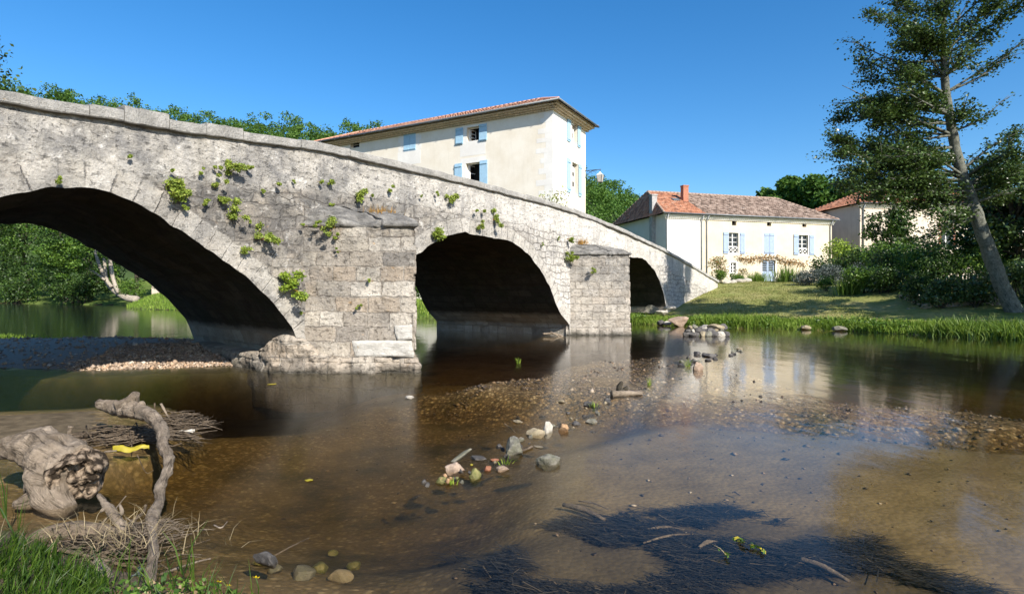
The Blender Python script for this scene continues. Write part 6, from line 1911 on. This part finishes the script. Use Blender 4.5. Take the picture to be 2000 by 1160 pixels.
# small orange pebbles at the left end
for i, (x, y, w, lab) in enumerate([(868, 931, 11, 'bright orange pebble, topmost of the cluster by the pinkish stone'), (880, 936, 10, 'orange pebble in the middle of the cluster by the pinkish stone'), (874, 942, 12, 'brown orange pebble at the bottom of the cluster'), (892, 936, 9, 'pale green pebble at the right of the orange cluster'), (860, 938, 9, 'brown pebble at the left of the orange cluster')]):
    stone(x, y, w, w * .7, M_RORANGE if i != 3 else M_RMOSS, lab, 850 + i, 0.9, 'river_pebble', 'pebble cluster at the stone line', 0.02)
# small wet stones strung out along the diagonal of the ford
rg = np.random.default_rng(61)
line_ = spline([(845, 948), (900, 930), (960, 905), (1010, 870), (1060, 848), (1110, 828), (1155, 800), (1200, 778)], 60)
for k in range(34):
    x, y = line_[rg.integers(0, 60), :2] + rg.normal(0, [13, 7]) if False else line_[rg.integers(0, 60)][:2] + rg.normal(0, 1, 2) * np.array([14, 6])
    w = rg.uniform(7, 17)
    stone(x, y, w, w * .45, [M_RDARK, M_RDARK, M_RGREY, M_RTAN][k % 4], 'small wet stone half sunk along the diagonal line of larger stones', 1000 + k, 0.8, 'wet_stone', 'small wet stones along the diagonal line', 0.0, rg.uniform(0, 3), 0.5)
for k in range(16):
    x, y = 1330 + 120 * rg.random(), 0
    y = 712 - (x - 1330) * 0.22 + rg.normal(0, 4); w = rg.uniform(9, 18)
    stone(x, y, w, w * .45, [M_RDARK, M_RDARK, M_RGREY][k % 3], 'small dark stone in the little rapid between the rock pile and the shingle', 1050 + k, 0.8, 'wet_stone', 'small dark stones in the rapid', 0.0, rg.uniform(0, 3), 0.45)
# stones lying under water in the foreground
for i, (x, y, w, mt, lab) in enumerate([(650, 1014, 26, M_RMOSS, 'small round mossy stone under water, farthest of the sunken ones'), (692, 1054, 38, M_RMOSS, 'flat mossy stone under water right of centre of the sunken group'), (628, 1082, 46, M_RMOSS, 'angular mossy stone under water in front of the dark rock'),
    (590, 1108, 62, M_RGREY, 'large greenish slab under water beside the dark rock'), (540, 1098, 42, M_RGREY, 'grey stone half under water behind the bank plants'), (665, 1105, 60, M_RTAN, 'broad brown stone under water at the bottom edge'), (508, 1072, 40, M_RMOSS, 'blurred mossy stone under water behind the dark rock')]):
    z0 = -0.16
    b = W(x, y, z0); sx = 0.72 * w / FPX * b[1]
    V, F = rock_geo((sx, sx * .8, min(sx * .6, 0.11)), 870 + i, 3, 8, 0.05); o = mk('sunken_stone', V, F, mt, crease=26); o.location = (b[0], b[1], min(height(b[0], b[1]) + 0.03, -0.075)); tag(o, lab, 'stone', 'stones lying under the water')
stone(515, 1100, 62, 30, M_RDARK, 'dark weathered rock poking from the water near the bank plants', 890, 0.6, 'river_rock', None, 0.0, -0.5)
# dark pile of rocks below the far bank
rg = np.random.default_rng(33)
PILE = []
for k in range(26):
    row = k % 3
    x = 1340 + 77 * ((k * 0.618) % 1.0); y = 656 - 1 * row
    PILE.append((x, y, row))
for k, (x, y, row) in enumerate(PILE):
    Yd = 21.2 + 0.28 * row; zc = 0.06 + 0.13 * row * rg.uniform(0.7, 1.0)
    mt = [M_RDARK, M_RDARK, M_RGREY, M_RWHITE, M_RDARK, M_RTAN, M_RDARK][k % 7]
    col = {M_RDARK.name: 'dark', M_RGREY.name: 'grey', M_RWHITE.name: 'whitish', M_RTAN.name: 'tan'}[mt.name]
    s = rg.uniform(0.22, 0.40)
    V, F = rock_geo((s, s * .8, s * .62), 900 + k, 3, 8, 0.05); o = mk('pile_rock', V, F, mt, crease=26)
    q = P(x, 640, Yd); o.location = (q[0], Yd, zc); o.rotation_euler = (rg.uniform(-.4, .4), rg.uniform(-.4, .4), rg.uniform(0, 6))
    tag(o, f'{col} rock in the low rock pile standing in the river below the lawn', 'rock', f'{col} rocks of the low pile in the river')
q = P(1396, 646, 21.6); V, F = rock_geo((0.62, 0.42, 0.24), 931, 4, 8, 0.04); o = mk('pile_rock', V, F, M_RTAN, crease=26); o.location = (q[0], 21.6, 0.30); tag(o, 'flat pale greenish slab topping the right end of the low rock pile', 'rock')
# stones on the far bank
for i, (x, y, Y, s, mt, lab) in enumerate([(1326, 628, 27.2, (0.95, .6, .5), M_RPINK, 'large flat pinkish boulder at the far water edge by the third arch'), (1303, 632, 27.8, (.35, .3, .22), M_RWHITE, 'small white stone left of the large bank boulder'), (1290, 630, 28.1, (.4, .3, .26), M_RDARK, 'small dark stone at the far water edge, leftmost'),
    (1640, 642, 23.9, (.55, .4, .2), M_RGREY, 'flat grey stone on the bank in the middle of the grass fringe'), (1573, 640, 24.8, (.4, .3, .18), M_RTAN, 'small tan stone under the grass fringe'), (1308, 602, 31.0, (.6, .5, .3), M_RWHITE, 'pale stone on the lawn at the foot of the bridge'), (1290, 611, 30.4, (.7, .5, .25), M_RWHITE, 'pale flat stone on the bare patch under the third arch'), (1270, 606, 31.5, (.8, .6, .5), M_RGREY, 'grey block of rubble inside the third arch')]):
    V, F = rock_geo(s, 940 + i, 4, 9, .05); o = mk('bank_stone', V, F, mt, crease=26); q = P(x, y, Y); o.location = (q[0], Y, q[2]); tag(o, lab, 'stone', 'stones on the far bank')

# ================================================================== DRIFTWOOD
def wood(name, label, cat, pts, rad, mat, seed, n=10, m=26, rough=.14, freq=9.0, group=None, extra=None):
    pts = np.array(pts, float); o0 = pts[0].copy()
    mb = MB().limb(pts - o0, rad, n, m, rough, freq, seed)
    for pth, rd in (extra or []):
        mb.limb(np.array(pth) - o0, rd, 8, 12, rough, freq, seed + 9)
    o = mb.build(name, mat, None, True); o.location = o0
    return tag(o, label, cat, group)
# long curved branch
DB = [P(193, 788, 6.55), P(228, 796, 6.35), P(262, 802, 6.1), P(292, 810, 5.78), P(316, 838, 5.4), P(318, 868, 5.05), P(330, 898, 4.8), P(324, 925, 4.6), P(312, 955, 4.4), P(310, 985, 4.2), P(298, 1010, 4.0), P(300, 1045, 3.72), P(298, 1090, 3.42), P(294, 1130, 3.2), P(290, 1175, 3.0)]
RD = [.046, .074, .082, .056, .046, .043, .040, .036, .036, .046, .033, .031, .030, .028]
wood('driftwood_branch', 'long curved bleached driftwood branch bridging from the bank to the twig heap', 'driftwood', DB, RD, M_DRIFT, 31, 24, 170, .27, 10.0,
     extra=[([P(240, 798, 6.25), P(256, 784, 6.2), P(264, 769, 6.15)], [.085, .065, .04]), ([P(268, 800, 6.05), P(276, 790, 6.0), P(276, 783, 6.0)], [.05, .035, .015])])
# the big stump
SB = W(150, 985)
sy = 4.45
def SP(x, y, dy=0.0): return P(x, y, sy + dy)
stump = thing('driftwood_stump', 'big weathered driftwood stump with a rotten crumbled end at the left edge', 'driftwood', SP(120, 960))
O1 = SP(120, 960)
mb = MB()
mb.limb(np.array([SP(146, 929, 0.02), SP(128, 915, 0.07), SP(105, 902, 0.12), SP(70, 878, 0.2), SP(30, 872, 0.24), SP(2, 878, 0.27)]) - O1, [.195, .212, .205, .155, .105, .075], 48, 90, .2, 6.5, 41)
mb.limb(np.array([SP(95, 905, .1), SP(85, 940, .05), SP(75, 968, -.02), SP(50, 980, -.08), SP(28, 985, -.1)]) - O1, [.17, .12, .10, .065, .03], 18, 34, .15, 7, 42)
mb.limb(np.array([SP(120, 915, .05), SP(110, 950, -.02), SP(115, 980, -.1), SP(135, 995, -.14)]) - O1, [.2, .16, .12, .06], 16, 26, .15, 7, 43)
mb.limb(np.array([SP(70, 880, .2), SP(72, 862, .22), SP(64, 850, .24)]) - O1, [.13, .10, .05], 14, 16, .15, 9, 44)
mb.build('trunk', M_DRIFT, stump, True)
# crumbled end grain: a rough crater facing the river
g = G('rotten wood', 0.95, 0.1)
pp_ = g.pos(); vv = g.voro(pp_, 17.0, 'F1', 'Distance'); nn_ = g.noise(pp_, 22, 8, .75, 1.0)
cc = g.ramp(g.math('ADD', g.math('MULTIPLY', vv, 0.5), g.math('MULTIPLY', nn_, 0.9)), [(0.48, (0.36, 0.285, 0.205)), (0.66, (0.22, 0.165, 0.115)), (0.78, (0.03, 0.022, 0.015))])
M_ROT = g.done(cc, g.bump(g.math('ADD', nn_, g.math('MULTIPLY', vv, -0.6)), 0.9, 0.02))
cen = SP(150, 930, -0.03); axis = np.array([0.52, -0.82, -0.12]); axis /= np.linalg.norm(axis)
e1 = np.cross(axis, [0, 0, 1]); e1 /= np.linalg.norm(e1); e2 = np.cross(e1, axis)
nr, na = 26, 72
V = []
for i in range(nr):
    r = i / (nr - 1)
    for k in range(na):
        a = 2 * math.pi * k / na
        rad_ = .205 * (1 + .07 * math.sin(3 * a + 1) + .05 * math.sin(5 * a)) * r
        x_, y_ = rad_ * math.cos(a), rad_ * math.sin(a)
        nz = float(fbm(x_ * 13, y_ * 13, 2.0, 4, 51)); cell = float(np.abs(vnoise(x_ * 26, y_ * 26, 7.0, 52)))
        push = .075 - .05 * (1 - r) ** 0.8 + .11 * nz + 0.04 * cell - .17 * max(0, r - .80) / .20
        V.append(cen + e1 * x_ + e2 * y_ + axis * push)
F = grid_faces(nr, na)
F = np.vstack([F, [(i * na + na - 1, (i + 1) * na + na - 1, (i + 1) * na, i * na) for i in range(nr - 1)]])
mk('rotten_end', np.array(V) - O1, F, M_ROT, stump, smooth=True)
V, F = limb(np.array([SP(205, 945, -.02), SP(209, 952, -.05), SP(211, 960, -.1)]), [.035, .035, .03], 10, 8, .1, 20, 46)
# logs and sticks near the bank
wood('driftwood_log', 'thick greyish brown log lying along the bank behind the grass', 'driftwood', [P(40, 1072, 3.75), P(80, 1048, 3.78), P(140, 1036, 3.8), P(190, 1036, 3.82), P(238, 1040, 3.84)], [.035, .055, .062, .052, .03], M_DRIFT2, 61, 12, 40, .16, 10)
wood('broken_branch', 'knobbly broken branch rising from the log towards the river', 'driftwood', [P(243, 1042, 3.8), P(230, 1015, 3.88), P(212, 992, 3.95), P(193, 966, 4.02)], [.038, .034, .028, .016], M_DRIFT, 62, 10, 30, .28, 16,
     extra=[([P(228, 1012, 3.88), P(238, 1000, 3.86), P(234, 985, 3.87)], [.016, .012, .006]), ([P(210, 990, 3.95), P(200, 996, 3.9), P(196, 1000, 3.9)], [.014, .01, .006])])
wood('driftwood_stub', 'short pale ringed log stub half buried in the grass', 'driftwood', [P(188, 1098, 3.3), P(200, 1120, 3.22), P(216, 1150, 3.12)], [.028, .038, .04], M_DRIFT, 63, 12, 20, .16, 18)
STK = [([(100, 1070), (150, 1080), (220, 1098), (284, 1112)], 3.42, .014, 'long straight dry stick lying across the foreground grass'), ([(245, 1035), (262, 1015), (280, 1000), (285, 985)], 3.9, .016, 'curved dry twig beside the long branch'),
       ([(195, 1025), (220, 1000), (246, 968)], 3.95, .007, 'thin straight pale twig leaning over the broken branch'), ([(310, 1122), (350, 1108), (380, 1098), (412, 1090)], 3.3, .007, 'thin pale twig reaching right over the water from the branch'),
       ([(268, 888), (285, 922), (300, 918)], 4.9, .004, 'thin hooked twig hanging from the long branch'), ([(138, 832), (136, 848), (146, 864)], 6.3, .028, 'short upright pale stick left of the twig heap'),
       ([(205, 882), (228, 880)], 5.6, .012, 'pale stick end behind the yellow scrap'), ([(314, 788), (322, 803), (330, 815)], 6.5, .016, 'short pale stick standing in the twig heap'), ([(302, 787), (302, 800), (303, 812)], 6.5, .009, 'thin upright twig in the twig heap'),
       ([(418, 1025), (432, 1030), (444, 1018)], 3.85, .006, 'small pale forked twig floating right of the driftwood'), ([(1015, 880), (1040, 872)], 6.5, .02, 'yellowish stick floating right of the grey boulder'),
       ([(985, 827), (1000, 838), (1008, 846)], 7.3, .01, 'thin dark stick beside the tan stone'), ([(1060, 652), (1085, 652), (1105, 660)], 21.2, .045, 'bleached branch stranded at the foot of the far pier'), ([(1075, 648), (1090, 656), (1102, 664)], 21.0, .03, 'thin white branch leaning at the far pier foot'),
       ([(1195, 770), (1225, 768), (1255, 768)], 9.1, .055, 'pale waterworn plank lying on the shingle riffle'), ([(535, 1085), (570, 1066), (604, 1050)], 3.6, .005, 'thin dark reed stem leaning beside the dark rock')]
for i, (pp, Y, r_, lab) in enumerate(STK):
    pts = []
    for k, (x, y) in enumerate(pp):
        q = P(x, y, Y)
        if lab.startswith(('yellowish', 'pale waterworn', 'small pale forked')):
            q = W(x, y, r_ * 0.6)
        pts.append(q)
    wood('stick' if r_ < .03 else 'driftwood_piece', lab, 'stick' if r_ < .03 else 'driftwood', pts, np.linspace(r_, r_ * .6, len(pts)), M_DRIFT if 'pale' in lab or 'white' in lab or 'bleached' in lab else M_TWIG, 700 + i, 7, 16, .15, 20, 'sticks around the driftwood' if r_ < .03 else None)
b = W(1212, 764)
wood('stump_fragment', 'small dark upright stump fragment on the shingle riffle', 'driftwood', [b + [0, 0, -.05], b + [-.02, 0, .07], b + [0.03, 0, .16]], [.06, .05, .02], M_BARKD, 760, 9, 14, .35, 18, extra=[([b + [.05, .05, -.02], b + [.1, .05, .04], b + [.12, .05, .08]], [.05, .04, .015])])
# twig heap under the far end of the branch, and flood wrack on the bank
def twigs(name, label, cen, sx, sy, hz, n, L, r, seed, mat, main=0.0):
    rg = np.random.default_rng(seed)
    mb = MB()
    for _ in range(n):
        q = np.array([rg.normal(0, sx * .45), rg.normal(0, sy * .45), 0])
        q[2] = rg.uniform(0, hz) * max(0.1, 1 - (q[0] / sx) ** 2 - (q[1] / sy) ** 2)
        a = main + rg.normal(0, .55); l = L * rg.uniform(.4, 1.2)
        d = np.array([math.cos(a), math.sin(a), rg.normal(0, .12)]) * l * .5
        mid = rg.normal(0, .02, 3)
        mb.tube([cen + q - d, cen + q + mid, cen + q + d], np.array([1, .9, .5]) * r * rg.uniform(.5, 1.5), 4)
    o = mb.build(name, mat, None, True)
    return tag(o, label, 'twigs', kind='stuff')
twigs('twig_heap', 'heap of dry twigs caught under the far end of the driftwood branch', W(255, 856, 0.02), .72, .26, .12, 240, .5, .006, 81, M_TWIG, 0.15)
twigs('twig_heap', 'dry twig tangle at the tip of the heap, right of the branch', W(345, 838, 0.03), .35, .3, .2, 160, .35, .005, 82, M_TWIG, 0.5)
twigs('flood_wrack', 'straw coloured flood wrack wrapped round the branch foot', P(285, 1035, 3.8) + [0, 0, -.03], .32, .22, .08, 150, .2, .003, 83, M_DRIFT, 0.5)
twigs('flood_wrack', 'dark dead stalks and roots matted under the log on the bank', P(190, 1072, 3.55) + [0, 0, -.03], .5, .2, .09, 170, .26, .005, 84, M_TWIG, 0.3)
rgq = np.random.default_rng(86)
b = np.column_stack([rgq.normal(0, .28, 170), rgq.normal(0, .16, 170), rgq.uniform(-.02, .04, 170)]) + W(225, 1060, .09)
V, F = blades(b, .15, .005, 87, 2.0); o = mk('dry_grass', V, F, M_STRAW, smooth=False); tag(o, 'bleached dry grass strands lying over the log and sticks', 'grass', kind='stuff')

# ================================================================== SMALL THINGS
def crumple(name, label, cat, c, size, mat, seed, rz=0.0, n=9):
    rg = np.random.default_rng(seed)
    u, v = np.meshgrid(np.linspace(-1, 1, n * 2), np.linspace(-1, 1, n), indexing='ij')
    wv = (1 - 0.96 * np.abs(u) ** 1.7) * (1 + 0.25 * vnoise(u * 2.5, 0 * u, seed, 4))
    V = np.stack([u * size[0] / 2, v * wv * size[1] / 2, size[2] * (0.35 + 0.5 * fbm(u * 1.6, v * 1.6, seed, 3, seed) - 0.3 * v * v)], 2).reshape(-1, 3)
    nt = V + np.array([0, 0, -0.004]); F = grid_faces(n * 2, n)
    Vv = np.vstack([V, nt]); Ff = np.vstack([F, F[:, ::-1] + len(V)])
    o = mk(name, rotz(Vv, rz), Ff, mat); o.location = c
    return tag(o, label, cat)
crumple('yellow_leaf', 'bright yellow crumpled leaf lying between stump and branch', 'leaf', W(256, 878, .04), (.32, .085, .09), M_YELLOW, 91, .25)
crumple('white_scrap', 'white and yellow scrap caught at the right tip of the twig heap', 'litter', W(365, 845, .04), (.16, .09, .07), M_RWHITE, 92, .3)
for i, (x, y, s, lab) in enumerate([(603, 937, .07, 'bright yellow leaf floating in mid water left of the stones'), (531, 750, .16, 'blurred yellow leaf drifting near the gravel bar'), (921, 907, .05, 'small yellow leaf among the stones of the line'), (1052, 872, .12, 'orange brown leaf floating right of the grey boulder'), (640, 840, .05, 'tiny pale leaf floating below the near pier')]):
    crumple('floating_leaf', lab, 'leaf', W(x, y, 0.006), (s, s * .7, .012), M_YELLOW if 'yellow' in lab else M_RTAN, 93 + i, i * .8, 6)['group'] = 'leaves floating on the river'
# green and yellow leaf litter resting on the debris
ll = thing('leaf_cluster', 'cluster of yellow and green leaves caught on sunken debris at lower right', 'leaves', W(1465, 1068, 0.0))
rgq = np.random.default_rng(97)
t_ = rgq.uniform(-1, 1, 34)
c = np.column_stack([t_ * .05 + rgq.normal(0, .014, 34), -t_ * .10 + rgq.normal(0, .014, 34), rgq.uniform(0.004, .025, 34)])
V, F = leaf_quads(c[:14], .038, 98, .7, .4, 0, .6); mk('yellow_leaves', V, F, M_YELLOW, ll, smooth=False)
V, F = leaf_quads(c[14:], .04, 99, .7, .4, 0, .6); mk('green_leaves', V, F, M_LEAF, ll, smooth=False)
sp = thing('weed_sprig', 'small green sprig with a white stem left of the leaf cluster', 'plant', W(1420, 1088, 0.0))
V, F = leaf_quads(np.random.default_rng(2).normal(0, .016, (9, 3)) + [0, 0, .015], .03, 101, .4); mk('leaves', V, F, M_LEAF, sp, smooth=False)
mb = MB().tube([(0, 0, .01), (-.03, .03, .04), (-.07, .08, .05)], [.003, .003, .002], 5); mb.build('stem', M_STRAW, sp, True)
for i, (x, y, n, h, lab) in enumerate([(1012, 710, 26, .16, 'small green grass tuft growing in mid river'), (1268, 752, 20, .14, 'small bright weed tuft on the shingle riffle'), (988, 917, 18, .07, 'tiny green weed on the flat pink stone'), (882, 945, 20, .06, 'tiny pale green weed by the orange pebbles'), (1345, 716, 24, .2, 'green tuft beside the pale pink block'), (1160, 795, 14, .09, 'tiny green weed on the dark purplish stone')]):
    b = W(x, y, 0.0)
    grass_clump('water_weed', lab, b + [0, 0, 0.0 if y != 917 else .05], .05, h, n, M_LIME, 120 + i * 3, .8, .008)['group'] = 'weeds growing in the river'

# dark sunken debris: strips of weed, leaves and sticks on the bed
rgq = np.random.default_rng(111)
q = scatter(WEED, 17000, 112)
nz = fbm(q[:, 0] * 1.4, q[:, 1] * 2.2, 0, 4, 33)
q = q[nz > -0.12]
n = len(q)
a = rgq.normal(-0.35, .45, n); L = rgq.gamma(2.2, .05, n).clip(.03, .35); w_ = rgq.uniform(.0015, .005, n)
d = np.stack([np.cos(a), np.sin(a), rgq.normal(0, .06, n)], 1); pr = np.stack([-np.sin(a), np.cos(a), 0 * a], 1)
c = np.column_stack([q, heights(q) + rgq.uniform(.004, .055, n)])
V = np.stack([c - d * L[:, None] / 2 - pr * w_[:, None], c - d * L[:, None] / 2 + pr * w_[:, None], c + d * L[:, None] / 2 + pr * w_[:, None] * .5, c + d * L[:, None] / 2 - pr * w_[:, None] * .5], 1)
g = G('sunken dead weed', 0.8, 0.2)
g.m.node_tree  # tone per strip
M_SUNK = g.done(g.ramp(g.island(), [(0.0, (0.008, 0.010, 0.014)), (0.6, (0.020, 0.020, 0.020)), (0.93, (0.045, 0.04, 0.03)), (1.0, (0.14, 0.105, 0.065))]))
o = mk('sunken_debris', V.reshape(-1, 3), np.arange(n * 4).reshape(n, 4), M_SUNK, smooth=False)
tag(o, 'dark mat of dead weed and twigs lying on the river bed at lower right', 'debris', kind='stuff')
for i, (x0, y0, x1, y1, r_, lab) in enumerate([(1100, 985, 1182, 1015, .03, 'pale sunken stick at the upper left of the dark debris'), (1265, 1033, 1338, 1034, .012, 'thin sunken stick lying level in the dark debris'), (1256, 1060, 1355, 1042, .01, 'thin sunken stick crossing the level one'), (1365, 1069, 1402, 1058, .018, 'short thick sunken stick left of the green sprig'), (1562, 1092, 1660, 1135, .028, 'large pale sunken plank at the right of the dark debris'), (1130, 978, 1190, 995, .008, 'slim sunken reed beside the upper pale stick'), (1430, 962, 1446, 967, .012, 'short dark twig at the top of the debris')]):
    z0 = -.07
    A, B = W(x0, y0, z0), W(x1, y1, z0)
    wood('sunken_stick', lab, 'stick', [A, (A + B) / 2 + [0, .02, .01], B], [r_ * .6, r_ * .75, r_ * .4], M_TWIG, 780 + i, 7, 12, .15, 15, 'sticks lying on the river bed')

# ---- foreground grass and bank plants
q = scatter([(-3.6, 2.2), (-3.9, 3.55), (-3.0, 3.5), (-2.5, 3.25), (-2.1, 2.95), (-1.75, 2.2)], 4600, 121)
V, F = blades(np.column_stack([q, heights(q) - .02]), .165, .0075, 122, 1.0, np.array([[.45, .1, 0]]))
o = mk('bank_long_grass', V, F, M_GRASSN, smooth=False)
tag(o, 'lush long green grass on the near bank at lower left', 'grass', kind='stuff')
q = scatter([(-2.3, 2.2), (-2.3, 3.3), (-1.75, 3.2), (-1.2, 2.95), (-1.0, 2.5), (-1.0, 2.2)], 300, 123)
V, F = blades(np.column_stack([q, heights(q) - .02]), .24, .006, 124, .7)
o = mk('sparse_grass', V, F, M_GRASSN, smooth=False)
tag(o, 'sparse thin grass blades around the foot of the long branch', 'grass', kind='stuff')
for i, (x, y, Y, h, lab) in enumerate([(358, 1120, 3.2, .32, 'tall thin grass stem with seed head right of the branch'), (378, 1135, 3.15, .24, 'shorter thin grass stem, rightmost by the branch'), (15, 1010, 3.9, .4, 'tall grass stem at the far left before the stump'), (37, 1040, 3.7, .28, 'broad grass blade at the far left over the log')]):
    grass_clump('grass_stem', lab, P(x, y, Y), .02, h, 5, M_GRASSN, 130 + i * 4, .5, .008)['group'] = 'single grass stems of the near bank'
q = scatter([(-2.1, 2.5), (-1.95, 3.05), (-1.5, 3.12), (-1.2, 2.98), (-1.05, 2.5)], 700, 125)
V, F = leaf_quads(np.column_stack([q, heights(q) + rgq.uniform(.0, .08, len(q))]), .032, 126, .4, .5, 0, .75)
o = mk('bank_plants', V, F, M_LEAF, smooth=False); tag(o, 'low leafy plants at the bottom edge of the near bank', 'plants', kind='stuff')
q = scatter([(-2.0, 2.6), (-1.9, 3.08), (-1.45, 3.15), (-1.15, 2.95), (-1.05, 2.5)], 420, 127)
V, F = leaf_quads(np.column_stack([q, heights(q) + rgq.uniform(.0, .06, len(q))]), .03, 128, .4, .5, 0, .8)
o = mk('dead_leaves', V, F, M_DEADLEAF, smooth=False); tag(o, 'dry curled dead leaves mixed with the low bank plants', 'leaves', kind='stuff')
def flower(x, y, Y, s, label, seed):
    c = P(x, y, Y)
    t = thing('buttercup', label, 'flower', c, 0, 'yellow buttercups at the bottom edge')
    V, F = [], []
    for k in range(5):
        a = k * 2 * math.pi / 5 + seed
        d = np.array([math.cos(a), math.sin(a), .15]); p_ = np.array([-math.sin(a), math.cos(a), 0])
        o_ = len(V)
        V += [d * s * .1, d * s * .55 - p_ * s * .36, d * s + [0, 0, s * .25], d * s * .55 + p_ * s * .36]
        F.append((o_, o_ + 1, o_ + 2, o_ + 3))
    tilt = Matrix.Rotation(R(-40), 3, 'X')
    V = [tuple(tilt @ Vector(v)) for v in V]
    mk('petals', V, F, M_FLOWER, t, smooth=False)
    mb = MB().tube([(0, 0, 0), (0.01, .01, -.06), (0, .02, -.14)], [.003, .003, .003], 5); mb.build('stem', M_GRASSN, t, True)
for i, (x, y, s, lab) in enumerate([(340, 1153, .026, 'largest yellow buttercup right of the branch foot'), (427, 1136, .016, 'yellow buttercup among dead leaves, upper one'), (219, 1158, .018, 'yellow buttercup left of the branch foot'), (291, 1159, .018, 'yellow buttercup at the foot of the branch'), (447, 1143, .014, 'small yellow buttercup right of the upper one'), (500, 1128, .02, 'yellow buttercup at the right end of the bank plants')]):
    flower(x, y, 3.02, s, lab, i)
mint = thing('round_leaf_plant', 'small plant with round grey green leaves beside the branch foot', 'plant', P(278, 1132, 3.25))
rgq = np.random.default_rng(5)
V, F = leaf_quads(rgq.normal(0, .028, (26, 3)) * [1, .6, 1.3] + [0, 0, .03], .036, 133, .5, .3, 0, .95); mk('leaves', V, F, M_LAV, mint, smooth=False)
mb = MB().tube([(0, 0, -.08), (0, 0, .05)], [.003, .002], 5); mb.build('stem', M_GRASSN, mint, True)
